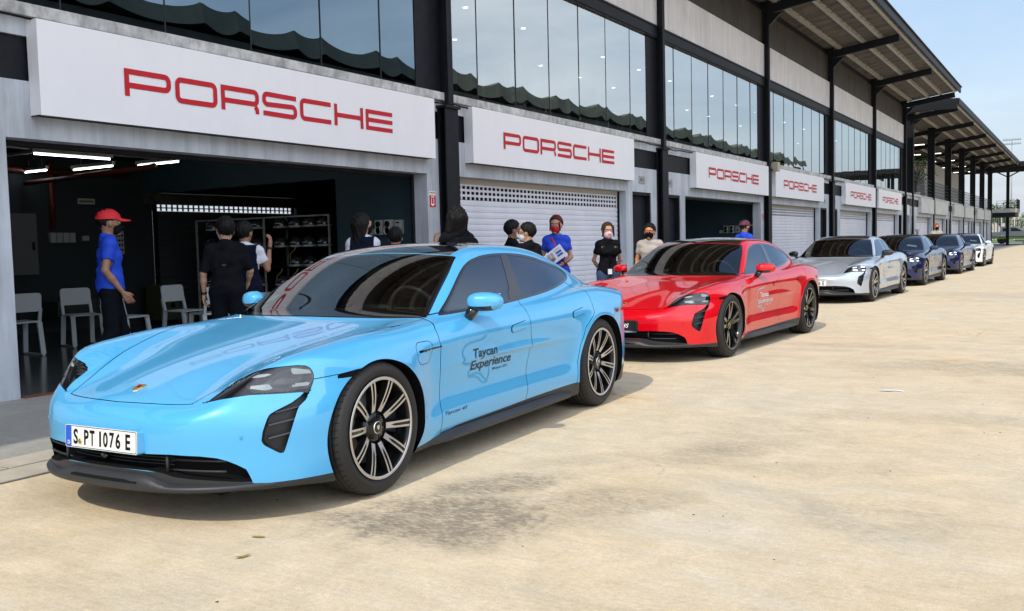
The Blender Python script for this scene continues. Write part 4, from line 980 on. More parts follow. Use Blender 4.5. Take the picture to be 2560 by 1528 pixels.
    for s_, pr in ((1, ik[0]), (-1, ik[1])):
        for z0, ya, yb in ((.415, .775, .85), (.478, .776, .858), (.535, .790, .862)):
            ys = np.array([ya, yb]); xa = on_front(ys, np.array([z0 - .01, z0 + .012]))
            MB().obox((xa[0] - .034, s_ * (ya - .004), z0 - .006), (xa[1] - .038, s_ * (yb - .012), z0 + .012), .030, .006, (-.3, 0, 1)).build('slat', mat('slat_grey', (.055, .057, .062), .4), pr)
    gr = recess('cutB', 'lower_grille', .09, root, False)
    g = MB()
    for z in (.289, .305, .321, .337): g.tube([(2.335 - .10 * (y / .6) ** 2, y, z) for y in np.linspace(-.36, .36, 9)], .0028, 5)
    g.build('grille_bars', mat('grille_bar', (.035, .036, .038), .5), gr[0])
    for s_ in (1, -1):
        g = MB()
        for z in (.268, .318): g.tube([(2.352 - .02 - .12 * (y / .7) ** 3, s_ * y, z) for y in np.linspace(.36, .64, 7)], [.006] * 7, 6)
        g.tube([(2.345, s_ * .365, .262), (2.345, s_ * .365, .35)], .008, 6)
        g.build('grille_vane', TRIM, gr[0])
    MB().lathe([(0, .012), (.018, .012), (.022, 0), (.022, -.05)], 'x', (2.352, -.07, .305), 18).build('radar_camera', GLOSSB, gr[0])
    # splitter blade with its two ramps
    ys = np.linspace(-.80, .80, 41); V_ = []; 
    for y in ys:
        x = float(on_front(abs(y), .19)[0]); a = abs(y); zt = .252 if a < .27 else (.252 - .042 * min(1, (a - .27) / .12)); pz = .018 * (1 - (a / .80) ** 4) - .022 * (a / .80) ** 8
        V_ += [(x - .05, y, zt + .006), (x + .010 + pz, y, zt - .004), (x + .026 + pz, y, .197), (x + .020 + pz, y, .177), (x - .06, y, .166)]
    Fs = [(5 * i + k, 5 * i + k + 1, 5 * i + 6 + k, 5 * i + 5 + k) for i in range(40) for k in range(4)]
    MB().add(V_, Fs, 0, True).build('splitter_blade', TRIM, parts['front_lip'][0])
    V_ = []
    for y in np.linspace(-.24, .24, 13):
        x = float(on_front(abs(y), .19)[0]); pz = .018 * (1 - (abs(y) / .80) ** 4); q = .012 * (1 if abs(y) < .2 else .45)
        V_ += [(x + .0185 + pz, y, .216 + q), (x + .0235 + pz, y, .2125)]
    MB().add(V_, [(2 * i, 2 * i + 1, 2 * i + 3, 2 * i + 2) for i in range(12)]).build('splitter_slot', BLACK, parts['front_lip'][0], recalc=False)
    # side skirts, liners, floor pan
    for s_ in (1, -1):
        xs_ = np.linspace(1.02, -1.02, 24); V_ = []
        for x in xs_:
            k = min(1, (1.02 - x) / .25) * min(1, (x + 1.02) / .18 + .25); V_ += [(x, s_ * .86, .215), (x, s_ * (.895 + .012 * k), .205), (x, s_ * (.90 + .045 * k), .172), (x, s_ * (.895 + .045 * k), .150), (x, s_ * .80, .140)]
        MB().add(V_, [(5 * i + k, 5 * i + k + 1, 5 * i + 6 + k, 5 * i + 5 + k) for i in range(23) for k in range(4)]).build('skirt_blade', TRIM, parts['sill_trim'][0 if s_ == 1 else 1])
        for cx, rx, rz in ((1.45, .415, .382), (-1.45, .438, .395)):
            V_ = []; n_ = 28
            for q in range(n_ + 1):
                a = math.pi * (-.12 + 1.24 * q / n_); px, pz = cx + rx * math.cos(a), .345 + rz * math.sin(a)
                yo = float(on_side(px, pz)[0]) - .012; V_ += [(px, s_ * yo, pz), (px, s_ * .55, pz)]
            MB().add(V_, [(2 * i, 2 * i + 1, 2 * i + 3, 2 * i + 2) for i in range(n_)] + [tuple(2 * i + 1 for i in range(n_ + 1))]).build('wheel_arch_liner', BLACK, root, recalc=False)
    MB().box(-2.2, 2.2, -.56, .56, .135, .17).box(-1.0, 1.0, -.86, .86, .135, .165).build('floor_pan', BLACK, root)
    # wheels
    w0 = make_wheel(wheel_kind, root, wheel_face, wheel_base)
    ws_ = [w0] + [copy_tree(w0, root) for _ in range(3)]
    for w_, (x, s_, rt) in zip(ws_, ((1.45, 1, .1), (-1.45, 1, .52), (1.45, -1, .3), (-1.45, -1, .8))):
        w_.location = (x, s_ * (.962 - .125), .354); w_.rotation_euler = (0, rt, 0 if s_ == 1 else math.pi)
    # mirrors
    for s_ in (1, -1):
        mr = empty('wing_mirror'); mr.parent = root
        n_u, n_v = 22, 18; Vh = []; Fh = []
        for i in range(n_u + 1):
            u = i / n_u; y = .865 + .222 * u; pw = (max(0, 1 - abs(2 * u - 1) ** 2.6)) ** .5
            hgt = (.064 * pw) * (1 - .12 * u); dep = (.092 * pw) * (1 - .30 * u); cz = .953 - .004 * u; cx = .40 - .055 * u
            for j in range(n_v):
                a = 2 * math.pi * j / n_v; ca, sa = math.cos(a), math.sin(a); e = .8
                xx = dep * math.copysign(abs(ca) ** e, ca); zz = hgt * math.copysign(abs(sa) ** e, sa)
                if xx < 0: xx *= .55
                Vh.append((cx + xx, s_ * y, cz + zz))
        for i in range(n_u):
            for j in range(n_v): a, b_ = i * n_v + j, i * n_v + (j + 1) % n_v; Fh.append((a, b_, b_ + n_v, a + n_v))
        up = [f for f in Fh if sum(Vh[k][2] for k in f) / 4 > .930 or sum(abs(Vh[k][1]) for k in f) / 4 > 1.035]; lo = [f for f in Fh if f not in up]
        h_ = MB().add(Vh, up, 0, True).build('mirror_cap', mirrors or PT, mr); MB().add(Vh, lo, 0, True).build('mirror_base', GLOSSB, mr)
        MB().tube([(.41, s_ * .915, .915), (.42, s_ * .89, .875), (.415, s_ * .86, .84)], [.036, .034, .030], 12).build('mirror_foot', GLOSSB, mr)
        MB().add([(.348 - .03 * k, s_ * y, z) for k, y, z in ((0, .89, .90), (0, .89, 1.00), (1, 1.05, 1.0), (1, 1.05, .905))], [(0, 1, 2, 3)]).build('mirror_glass', CHROME, mr, recalc=False)
    # interior: dashboard, wheel, seats
    d = MB(); d.add([(x, y, z) for y in (-.72, .72) for x, z in ((.92, .82), (.66, .875), (.42, .905), (.36, .87), (.36, .60), (.9, .5))], [(0, 1, 2, 3, 4, 5), (11, 10, 9, 8, 7, 6)] + [(i, (i + 1) % 6, (i + 1) % 6 + 6, i + 6) for i in range(6)])
    d.build('dashboard', INTR, root, bevel=.012); 
    sw = MB(); c = Vector((.28, .37, .875)); nx = Vector((-.92, 0, .38)).normalized(); uu = Vector((0, 1, 0)); vv = nx.cross(uu)
    sw.tube([c + (uu * math.cos(t_) + vv * math.sin(t_)) * .175 for t_ in np.linspace(0, 2 * math.pi, 33)], .015, 8, caps=False)
    sw.obox(c - uu * .16, c + uu * .16, .05, .02, nx).obox(c, c - vv * .15 * (1 if vv.z > 0 else -1), .05, .02, nx); swo = sw.build('steering_wheel', mat('wheel_rim_grey', (.10, .10, .10), .35), root)
    for (x, y) in ((-.12, .37), (-.12, -.37), (-1.05, .36), (-1.05, -.36)):
        s = MB(); prof = [(.0, .42, .22), (.0, .50, .23), (-.10, .80, .21), (-.20, 1.03, .18), (-.22, 1.05, .13), (-.235, 1.10, .125), (-.25, 1.17, .10), (-.26, 1.185, .07)]
        if x < -1: prof = prof[:4]
        V_ = []
        for dx, z, hw in prof: V_ += [(x + dx + .0, y - hw, z), (x + dx + .05, y - hw * .7, z), (x + dx + .05, y + hw * .7, z), (x + dx, y + hw, z), (x + dx - .10, y + hw * .8, z), (x + dx - .10, y - hw * .8, z)]
        k = len(prof); s.add(V_, [(6 * i + j, 6 * i + (j + 1) % 6, 6 * i + 6 + (j + 1) % 6, 6 * i + 6 + j) for i in range(k - 1) for j in range(6)] + [tuple(range(6)), tuple(6 * (k - 1) + j for j in range(6))], 0, True)
        s.box(x - .06, x + .45, y - .23, y + .23, .33, .47); s.build('seat', SEAT, root)
    MB().box(-2.0, .9, -.74, .74, .30, .34).box(.35, .6, -.12, .12, .34, .72).box(-1.35, .36, -.12, .12, .34, .60).box(-1.75, -1.45, -.62, .62, .34, .93).build('cabin_floor', INTR, root)
    for s_ in (1, -1): MB().box(-1.5, .85, s_ * .74, s_ * .80, .3, .86).build('door_card', INTR, root)
    mz = MB(); mz.tube([(.17, 0, 1.225), (.20, 0, 1.165)], .012, 8); mz.obox((.20, -.12, 1.135), (.20, .12, 1.135), .03, .065); mz.build('rear_view_mirror', INTR, root, bevel=.008)
    # badge on the nose
    bz = MB(); sh = [(-.028, .030), (.028, .030), (.027, 0), (.018, -.026), (0, -.040), (-.018, -.026), (-.027, 0)]
    g = grad(*[np.array([k]) for k in (2.19, 0., float(on_top(2.19, 0.)[0]))])[0]; z0 = float(on_top(2.19, 0.)[0]); gv = Vector(g); tv = Vector((gv.z, 0, -gv.x)).normalized()
    base = Vector((2.19, 0, z0)); ring = lambda sc, o_: [base + Vector((0, 1, 0)) * a * sc - tv * b_ * sc * 1.0 + gv * o_ for a, b_ in sh]
    bz.add(ring(1.0, .0) + ring(.95, .005), [tuple(range(7, 14))] + [(i, (i + 1) % 7, (i + 1) % 7 + 7, i + 7) for i in range(7)], 0)
    for (a, b_, s_) in ((-.012, .014, 1), (.012, -.008, 1)):
        bz.add([base + Vector((0, 1, 0)) * (a + u * .009) - tv * (b_ + v_ * .009) + gv * .0056 for u, v_ in ((-1, -1), (1, -1), (1, 1), (-1, 1))], [(0, 1, 2, 3)], 1)
    bz.add([base + Vector((0, 1, 0)) * (u * .009) - tv * (.002 + v_ * .011) + gv * .0062 for u, v_ in ((-1, 1), (1, 1), (.8, -.4), (0, -1), (-.8, -.4))], [(0, 1, 2, 3, 4)], 2)
    bz.build('badge', [GOLD, BRED, BLACK], root, recalc=False)
    # parking sensors
    for y, z in ((.70, .432), (-.70, .432)):
        x = float(on_front(abs(y), z)[0]); s = MB().lathe([(.0085, 0), (.0105, .0016), (.0125, .0012), (.0125, -.004)], 'x', (x, y, z), 20); s.build('parking_sensor', PT, root)
    # number plate
    xp = 2.425; tl_ = Matrix.Rotation(R(-4), 4, 'Y')
    pe = empty('number_plate', (xp, 0, .408)); pe.parent = root; pe.rotation_euler = (0, R(-3), 0)
    hold = MB(); hold.add([(.0, a, b_) for a, b_ in rbox(.525, .115, .012)] + [(-.07, a * 1.06, b_ * .92) for a, b_ in rbox(.525, .115, .012)], [tuple(range(24))] + [(i, (i + 1) % 24, (i + 1) % 24 + 24, i + 24) for i in range(24)])
    hold.build('plate_holder', PT if plate != 'black' else PLK, pe, recalc=False)
    pl = MB().prism(rbox(.52, .11, .010), 'x', .001, .004, 0)
    if plate == 'black':
        pl2 = pl.build('plate', PLK, pe); txts = [(name_txt, .11, .060, .22, BANNER)]
        V_, Fs = text_mesh(name_txt, .060, .0008, .25, 1.25); w_ = max(v[0] for v in V_)
        MB().add([(.0052, v[0] - w_ / 2 + .02, v[1] - .02) for v in V_], Fs).build('plate_text', BANNER, pe, recalc=False)
        MB().prism(rbox(.54, .018, .006), 'x', .001, .006, 0).build('plate_strip', CHROME, pe).location = (0, 0, -.063)
    else:
        # thin black border line, blue country band, letters, seal
        pl.build('plate', PLW, pe)
        out_, in_ = rbox(.514, .104, .009), rbox(.508, .098, .008)
        MB().add([(.0048, a, b_) for a, b_ in out_] + [(.0048, a, b_) for a, b_ in in_], [(i, (i + 1) % 24, (i + 1) % 24 + 24, i + 24) for i in range(24)]).build('plate_border', BLACK, pe, recalc=False)
        MB().box(.0042, .0052, -.254, -.214, -.049, .049).build('country_band', PLB, pe)
        V_, Fs = text_mesh('D', .026, .0006); MB().add([(.0062, v[0] - .242, v[1] - .040) for v in V_], Fs).build('country_letter', BANNER, pe, recalc=False)
        for ch, y0, w_, h_ in name_txt:
            V_, Fs = text_mesh(ch, .1, .0028, 0, 1); x0 = min(v[0] for v in V_); x1 = max(v[0] for v in V_); y0_ = min(v[1] for v in V_); y1_ = max(v[1] for v in V_)
            MB().add([(.0054, y0 + (v[0] - x0) / (x1 - x0) * w_, -h_ / 2 + (v[1] - y0_) / (y1_ - y0_) * h_) for v in V_], Fs).build('plate_letter', BLACK, pe, recalc=False)
        MB().lathe([(0, .0058), (.0135, .0058), (.0135, .0044)], 'x', (0, -.148, -.022), 20).lathe([(.0138, .0054), (.0175, .0054), (.0175, .0044)], 'x', (0, -.148, -.022), 20, mi=1).build('plate_seal', [GOLD, PLW], pe)
    # lettering on the left door
    if deco:
        dk = deco
        dg = empty('door_lettering'); dg.parent = root
        for txt, x0, x1, z0, z1 in (('Taycan', .476, .186, .608, .666), ('Experience', .487, -.030, .533, .592), ('Malaysia 2021', .205, .010, .500, .517)):
            V_, Fs = text_mesh(txt, .1, .0018 if txt[0] != 'M' else .0003, .12); a0 = min(v[0] for v in V_); a1 = max(v[0] for v in V_); cap = .073
            decal_side('lettering', [(x0 + (v[0] - a0) / (a1 - a0) * (x1 - x0), z0 + v[1] / cap * (z1 - z0)) for v in V_], Fs, dk[0], dg)
        for pth in track_path():
            V_, Fs = ribbon(pth, .013); decal_side('track_outline', V_, Fs, dk[1], dg, .0015)
        if dk[2]:
            V_, Fs = text_mesh('Taycan 4S', .1, .0004, .45, 1.2); a0 = min(v[0] for v in V_); a1 = max(v[0] for v in V_)
            decal_side('model_script', [(.800 + (v[0] - a0) / (a1 - a0) * (.535 - .800), .306 + v[1] / .073 * .020) for v in V_], Fs, dk[0], dg)
    return root, parts
SKIN = build_skin()
blk = mat('decal_black', (.02, .021, .023), .5); whd = mat('decal_white', (.72, .73, .75), .5); cy_ = mat('decal_cyan', (.03, .33, .62), .4); gyd = mat('decal_grey', (.45, .45, .55), .4)
def place(root, x, y, a): root.location = (x, y, 0); root.rotation_euler = (0, 0, a - math.pi / 2)
PL1 = [('S', -.198, .034, .075), ('P', -.118, .034, .075), ('T', -.076, .036, .075), ('1', -.006, .013, .075), ('0', .022, .034, .075), ('7', .068, .034, .075), ('6', .112, .034, .075), ('E', .182, .034, .075)]
PL3 = [('S', -.198, .034, .075), ('P', -.118, .034, .075), ('T', -.076, .036, .075), ('1', -.004, .013, .075), ('5', .024, .034, .075), ('5', .068, .034, .075), ('6', .112, .034, .075), ('E', .182, .034, .075)]
GRP = 'sports saloons parked in a row nose to tail'
if True:
    c1, _ = make_car(SKIN, 'blue', 'ten', RIMS, RIMD, 'white', PL1, (blk, cy_, True)); place(c1, -4.175, 5.181, .0468)
    tag(c1, 'light blue sports saloon at the head of the row, white plate S PT 1076 E', 'car', GRP)
    c2, _ = make_car(SKIN, 'red', 'five', RIMB, RIMB, 'black', 'Taycan 4S', (whd, gyd, False)); place(c2, -4.23, 11.54, -.042)
    tag(c2, 'red sports saloon with black wheels parked right behind the light blue car', 'car', GRP)
    c3, _ = make_car(SKIN, 'silver', 'five', RIMS, RIMD, 'white', PL3, (whd, gyd, False), mirrors=GLOSSB, lights=LEDB); place(c3, -4.50, 21.08, -.026)
    tag(c3, 'silver sports saloon with black mirrors, third in the row behind the red car', 'car', GRP)
    c4, _ = make_car(SKIN, 'navy', 'five', RIMS, RIMD, 'black', '', (whd, gyd, False), lights=LEDB) if False else (copy_tree(c3), None)
    for o in [c4] + list(c4.children_recursive):
        for s_ in (o.material_slots if o.type == 'MESH' else []):
            m_ = s_.material; s_.link = 'OBJECT'; s_.material = PAINTS['navy'] if m_ in (PAINTS['silver'],) or o.name.startswith('mirror_cap') else m_
    c5 = copy_tree(c4); c6 = copy_tree(c3)
    for o in list(c6.children_recursive):
        for s_ in (o.material_slots if o.type == 'MESH' else []):
            m_ = s_.material; s_.link = 'OBJECT'; s_.material = PAINTS['white'] if m_ is PAINTS['silver'] or o.name.startswith('mirror_cap') else (HLI if m_ is LEDB else m_)
    for c in (c4, c5, c6):
        for o in list(c.children_recursive):
            pass
        kill = [o for o in c.children_recursive if o.name.startswith('number_plate')]
        for o in kill:
            for k_ in list(o.children_recursive) + [o]: bpy.data.objects.remove(k_)
    place(c4, -4.45, 27.67, -.029); place(c5, -4.40, 35.3, -.03); place(c6, -4.38, 42.9, -.02)
    tag(c4, 'dark blue sports saloon directly behind the silver car, white note in its windscreen', 'car', GRP)
    tag(c5, 'dark blue sports saloon between the other dark blue car and the white one', 'car', GRP)
    tag(c6, 'white sports saloon at the far end of the parked row', 'car', GRP)
# ------------------------------------------------------------------ people: implicit bodies meshed with surface nets
def snet(f, lo, hi, h):
    lo = np.asarray(lo, float); n = np.ceil((np.asarray(hi, float) - lo) / h).astype(int) + 1
    ax = [lo[k] + h * np.arange(n[k]) for k in range(3)]; X, Y, Z = np.meshgrid(*ax, indexing='ij'); D = f(X, Y, Z)
    s = D < 0; cs = (n[0] - 1, n[1] - 1, n[2] - 1); acc = np.zeros(cs + (3,)); cnt = np.zeros(cs)
    def corner(i, j, k): return (slice(i, n[0] - 1 + i), slice(j, n[1] - 1 + j), slice(k, n[2] - 1 + k))
    for axis in range(3):
        for a in (0, 1):
            for b_ in (0, 1):
                c0 = [0, 0, 0]; o_ = [q for q in range(3) if q != axis]; c0[o_[0]] = a; c0[o_[1]] = b_; c1 = list(c0); c1[axis] = 1
                d0, d1 = D[corner(*c0)], D[corner(*c1)]; m = (d0 < 0) != (d1 < 0)
                t = np.where(m, d0 / np.where(m, d0 - d1, 1), 0); p = np.zeros(cs + (3,)); p[..., 0] = c0[0]; p[..., 1] = c0[1]; p[..., 2] = c0[2]; p[..., axis] += t
                acc += np.where(m[..., None], p, 0); cnt += m
    act = cnt > 0; ids = -np.ones(cs, int); ids[act] = np.arange(act.sum()); ii = np.argwhere(act); V = lo + h * (ii + acc[act] / cnt[act][:, None])
    Fq = []
    for axis in range(3):
        o_ = [q for q in range(3) if q != axis]; sl0 = [slice(None)] * 3; sl1 = [slice(None)] * 3; sl0[axis] = slice(0, -1); sl1[axis] = slice(1, None)
        ch = s[tuple(sl0)] != s[tuple(sl1)]; e = np.argwhere(ch); e = e[(e[:, o_[0]] > 0) & (e[:, o_[1]] > 0) & (e[:, o_[0]] < n[o_[0]] - 1) & (e[:, o_[1]] < n[o_[1]] - 1)]
        if len(e) == 0: continue
        inside = s[tuple(e.T)]; q = []
        for a, b_ in ((0, 0), (1, 0), (1, 1), (0, 1)):
            c = e.copy(); c[:, o_[0]] -= a; c[:, o_[1]] -= b_; q.append(ids[tuple(c.T)])
        q = np.stack(q, 1); flip = inside if axis != 1 else ~inside; q[flip] = q[flip][:, ::-1]; Fq.append(q)
    Fq = np.concatenate(Fq); Fq = Fq[(Fq >= 0).all(1)]; return V, Fq[:, ::-1]
def cone(X, Y, Z, a, b_, ra, rb, sq=None):
    """rounded cone; sq=(sx,sy) squashes the section"""
    ax, ay, az = a; bx, by, bz = b_; vx, vy, vz = bx - ax, by - ay, bz - az; L2 = vx * vx + vy * vy + vz * vz + 1e-9
    t = np.clip(((X - ax) * vx + (Y - ay) * vy + (Z - az) * vz) / L2, 0, 1); r = ra + (rb - ra) * t
    dx, dy, dz = X - ax - t * vx, Y - ay - t * vy, Z - az - t * vz
    if sq: dx = dx / sq[0]; dy = dy / sq[1]; return (np.sqrt(dx * dx + dy * dy + dz * dz) - r) * min(sq)
    return np.sqrt(dx * dx + dy * dy + dz * dz) - r
def ell(X, Y, Z, c, r): 
    k = np.sqrt(((X - c[0]) / r[0]) ** 2 + ((Y - c[1]) / r[1]) ** 2 + ((Z - c[2]) / r[2]) ** 2); return (k - 1) * min(r)
SKINM = mat('skin', (.44, .25, .165), .55, noise=(14, .08)); SKIND = mat('skin_tan', (.30, .155, .095), .55, noise=(14, .08))
HAIRB = mat('hair_black', (.005, .0045, .0045), .6, noise=(60, .5), spec=.2); HAIRR = mat('hair_redbrown', (.075, .016, .014), .6, noise=(60, .5), spec=.2); HAIRG = mat('hair_ginger', (.30, .09, .03), .6, noise=(60, .4), spec=.2); HAIRN = mat('hair_darkbrown', (.045, .022, .014), .6, noise=(60, .5), spec=.2)
CBLK = mat('cloth_black', (.007, .0075, .010), .9, noise=(12, .25), spec=.08); CNAV = mat('cloth_navy', (.006, .008, .022), .9, noise=(12, .2), spec=.1); CBLU = mat('cloth_royal_blue', (.005, .055, .55), .75, noise=(10, .12)); CTRO = mat('trouser_black', (.006, .007, .011), .9, spec=.08)
CGRY = mat('cloth_beige_grey', (.40, .36, .33), .85, noise=(12, .08)); CWHT = mat('cloth_white', (.62, .63, .72), .8); JEAN = mat('denim', (.03, .07, .15), .85, noise=(30, .3)); CRED = mat('cloth_red', (.58, .012, .022), .7); MPNK = mat('mask_pink', (.72, .50, .56), .7); MRED = mat('mask_red', (.42, .01, .02), .7); MWHT = mat('mask_white', (.62, .63, .66), .7)
SHOE = mat('shoe_black', (.012, .012, .012), .5); EYEW = mat('eye_white', (.6, .58, .56), .3); EYEB = mat('eye_dark', (.012, .008, .006), .2); PAP = mat('paper', (.72, .74, .80), .7); PBL = mat('paper_blue_print', (.02, .10, .42), .6); GLSO = mat('lens_orange', (.42, .10, .02), .08, coat=1); WATCH = mat('watch_black', (.01, .01, .01), .3)
def person(x, y, rz, h, label, group=None, sex='m', skin=SKINM, top=CBLK, top2=None, bottom=CTRO, hair=HAIRB, hairstyle='short', mask=None, arms=None, head=(0, 0), legs=None, lean=0, extra=None, sleeve=.62, vox=.0115):
    """local frame: +x is where the person faces, y to their left, z up. arms = ((elbowL, wristL), (elbowR, wristR)) in units of height 1.72"""
    k = h / 1.72; w = 1.0 if sex == 'm' else .88; root = empty('person', (x, y, 0), rz); tag(root, label, 'person', group)
    w *= .90; sh = (.0 + lean * .35, .178 * w, 1.405); hipz = .90
    A = arms or (((-.02, .255, 1.13), (.05, .262, .88)), ((-.02, -.255, 1.13), (.05, -.262, .88)))
    A = tuple(tuple((q[0], q[1] * (.90 if sex == 'm' else .84), q[2]) for q in a_) for a_ in A)
    Lg = legs or (((.02, .10, .49), (-.02, .11, .075)), ((.02, -.10, .49), (-.02, -.11, .075)))
    hc = np.array([.025 + lean * .5, 0, 1.605]); hy, hp = head
    ch_, sh_ = math.cos(hy), math.sin(hy); cp_, sp_ = math.cos(hp), math.sin(hp)
    def toh(X, Y, Z):                       # world to head frame
        a, b_, c = (X - hc[0]) / 1.10, (Y - hc[1]) / 1.10, (Z - hc[2]) / 1.10; a, b_ = a * ch_ + b_ * sh_, -a * sh_ + b_ * ch_; a, c = a * cp_ + c * sp_, -a * sp_ + c * cp_; return a, b_, c
    def fromh(p):
        p = np.atleast_2d(np.asarray(p, float)) * 1.10; a, b_, c = p.T; a, c = a * cp_ - c * sp_, a * sp_ + c * cp_; a, b_ = a * ch_ - b_ * sh_, a * sh_ + b_ * ch_; return np.stack([a + hc[0], b_ + hc[1], c + hc[2]], -1)
    def fhead(X, Y, Z):
        a, b_, c = toh(X, Y, Z)
        d = ell(a, b_, c, (-.012, 0, .022), (.095, .076, .095)); d = smin(d, ell(a, b_, c, (.020, 0, -.045), (.068, .057, .072)), .035)
        d = smin(d, cone(a, b_, c, (.084, 0, -.004), (.103, 0, -.036), .008, .013), .016)      # nose
        d = smin(d, ell(a, b_, c, (.078, 0, -.068), (.020, .026, .012)), .012)                     # lips
        d = smin(d, ell(a, b_, c, (.070, 0, -.102), (.020, .022, .016)), .02)                      # chin
        d = smin(d, ell(a, b_, c, (.080, .0, .020), (.018, .055, .010)), .02)                      # brow ridge
        for s_ in (1, -1):
            d = smax(d, -ell(a, b_, c, (.098, s_ * .031, .002), (.020, .018, .012)), .012)        # eye sockets
            d = smin(d, ell(a, b_, c, (-.004, s_ * .078, -.012), (.018, .010, .030)), .008)        # ears
        return d
    def fneck(X, Y, Z): return cone(X, Y, Z, (-.008 + lean * .32, 0, 1.40), (hc[0] - .025, hc[1], hc[2] - .07), .060 * w + .002, .054 * w)
    def ftorso(X, Y, Z, e=0.):
        bx = lean
        d = cone(X, Y, Z, (0, .065 * w, .93), (0, -.065 * w, .93), .105 + e, .105 + e, (1.0, 1.15))
        d = smin(d, cone(X, Y, Z, (.0, .03, 1.0), (.0 + bx * .12, .03, 1.10), .105 * (1.05 if sex == 'm' else .90) + e, .10 * (1.05 if sex == 'm' else .88) + e, (.95, 1.12)), .06)
        d = smin(d, cone(X, Y, Z, (.0, -.03, 1.0), (.0 + bx * .12, -.03, 1.10), .105 * (1.05 if sex == 'm' else .90) + e, .10 * (1.05 if sex == 'm' else .88) + e, (.95, 1.12)), .06)
        d = smin(d, cone(X, Y, Z, (.005 + bx * .22, .070 * w, 1.27), (.005 + bx * .22, -.070 * w, 1.27), .112 * w ** .5 + e, .112 * w ** .5 + e, (.98, 1.1)), .07)
        d = smin(d, cone(X, Y, Z, (bx * .3, .0, 1.42), (sh[0], sh[1] * .93, sh[2] - .02), .055 + e, .058 + e), .05); d = smin(d, cone(X, Y, Z, (bx * .3, .0, 1.42), (sh[0], -sh[1] * .93, sh[2] - .02), .055 + e, .058 + e), .05)
        if sex == 'f':
            for s_ in (1, -1): d = smin(d, ell(X, Y, Z, (.09 + bx * .2, s_ * .07, 1.27), (.055 + e, .06 + e, .06 + e)), .03)
        return d
    def farm(X, Y, Z, i, e=0., upto=1.):
        el, wr = A[i]; s_ = 1 if i == 0 else -1; S0 = np.array([sh[0], s_ * sh[1], sh[2] - .01]); el = np.array(el); wr = np.array(wr)
        if upto < 1:
            q = S0 + (el - S0) * upto; return cone(X, Y, Z, S0, q, .054 * w + e, .048 * w + e)
        d = cone(X, Y, Z, S0, el, .052 * w + e, .038 * w + e); return smin(d, smin(cone(X, Y, Z, el, el + (wr - el) * .35, .037 * w, .038 * w), cone(X, Y, Z, el + (wr - el) * .35, wr, .038 * w, .024 * w), .02), .02)
    def fleg(X, Y, Z, i, e=0.):
        kn, an = Lg[i]; s_ = 1 if i == 0 else -1; H0 = np.array([0, s_ * .092, .90]); kn = np.array(kn); an = np.array(an)
        d = cone(X, Y, Z, H0, kn, .090 + e, .054 + e); return smin(d, smin(cone(X, Y, Z, kn, kn + (an - kn) * .3 + np.array([-.012, 0, 0]), .053 + e, .055 + e * 1.2), cone(X, Y, Z, kn + (an - kn) * .3, an, .052 + e, .034 + e * 1.6), .03), .03)
    def ffoot(X, Y, Z, i, e=0.):
        an = np.array(Lg[i][1]); return smin(cone(X, Y, Z, an + (0, 0, -.02), an + (-.03, 0, -.040), .036 + e, .034 + e), cone(X, Y, Z, an + (.02, 0, -.045), an + (.155, 0, -.052), .035 + e, .024 + e, None), .03)
    def fbody(X, Y, Z):
        d = smin(fhead(X, Y, Z), fneck(X, Y, Z), .025); d = smin(d, ftorso(X, Y, Z), .03)
        for i in (0, 1): d = smin(d, farm(X, Y, Z, i), .025); d = smin(d, fleg(X, Y, Z, i), .035); d = smin(d, ffoot(X, Y, Z, i), .02)
        return d
    pts = np.array([A[0][0], A[0][1], A[1][0], A[1][1], Lg[0][0], Lg[0][1], Lg[1][0], Lg[1][1], hc, (0, .22, 1), (0, -.22, 1)])
    lo = pts.min(0) - .17; hi = pts.max(0) + .17; lo[2] = -.015; hi[2] = max(hi[2], 1.76)
    V, Fq = snet(fbody, lo, hi, vox)
    Vs, Fs, n0 = [V], [Fq], len(V)
    # hands: palm, four unequal bent fingers and a thumb, finer grid
    for i in (0, 1):
        el, wr = np.array(A[i][0]), np.array(A[i][1]); d_ = (wr - el); d_ /= np.linalg.norm(d_); s_ = 1 if i == 0 else -1
        side = np.array([0, s_, 0.]) ; fw_ = np.array([1., 0, 0]); 
        # palm plane: thumb side roughly forward; palm faces the body
        tdir = fw_ - d_ * (fw_ @ d_); 
        if np.linalg.norm(tdir) < .3: tdir = np.array([0, 0, 1.]) - d_ * d_[2]
        tdir /= np.linalg.norm(tdir); pn = np.cross(d_, tdir) * s_; pn = pn if i == 0 else pn; curl = -pn * 1.0 if (pn @ side) > 0 else pn * 1.0
        segs = [(wr, wr + d_ * .045 + tdir * .016, .024, .022), (wr, wr + d_ * .05 - tdir * .018, .024, .019), (wr + d_ * .05 + tdir * .026, wr + d_ * .075 + tdir * .030, .015, .012)]
        for q, (o_, l1, l2) in enumerate(((.030, .040, .036), (.010, .044, .040), (-.010, .040, .037), (-.028, .032, .028))):
            b0 = wr + d_ * .078 + tdir * o_; c_ = .25 + .12 * q; m_ = b0 + (d_ * math.cos(c_) + curl * math.sin(c_)) * l1; e_ = m_ + (d_ * math.cos(c_ + .55) + curl * math.sin(c_ + .55)) * l2
            segs += [(wr + d_ * .04 + tdir * o_ * .8, b0, .012, .0105), (b0, m_, .0105, .0092), (m_, e_, .0092, .0075)]
        t0 = wr + d_ * .022 + tdir * .026; t1 = t0 + (d_ * .7 + tdir * .6 + curl * .3) * .038; t2 = t1 + (d_ * .9 + tdir * .25 + curl * .3) * .032; segs += [(t0, t1, .014, .011), (t1, t2, .011, .0085)]
        def fh(X, Y, Z):
            d = None
            for a, b_, ra, rb in segs: c = cone(X, Y, Z, a, b_, ra, rb); d = c if d is None else smin(d, c, .005)
            return d
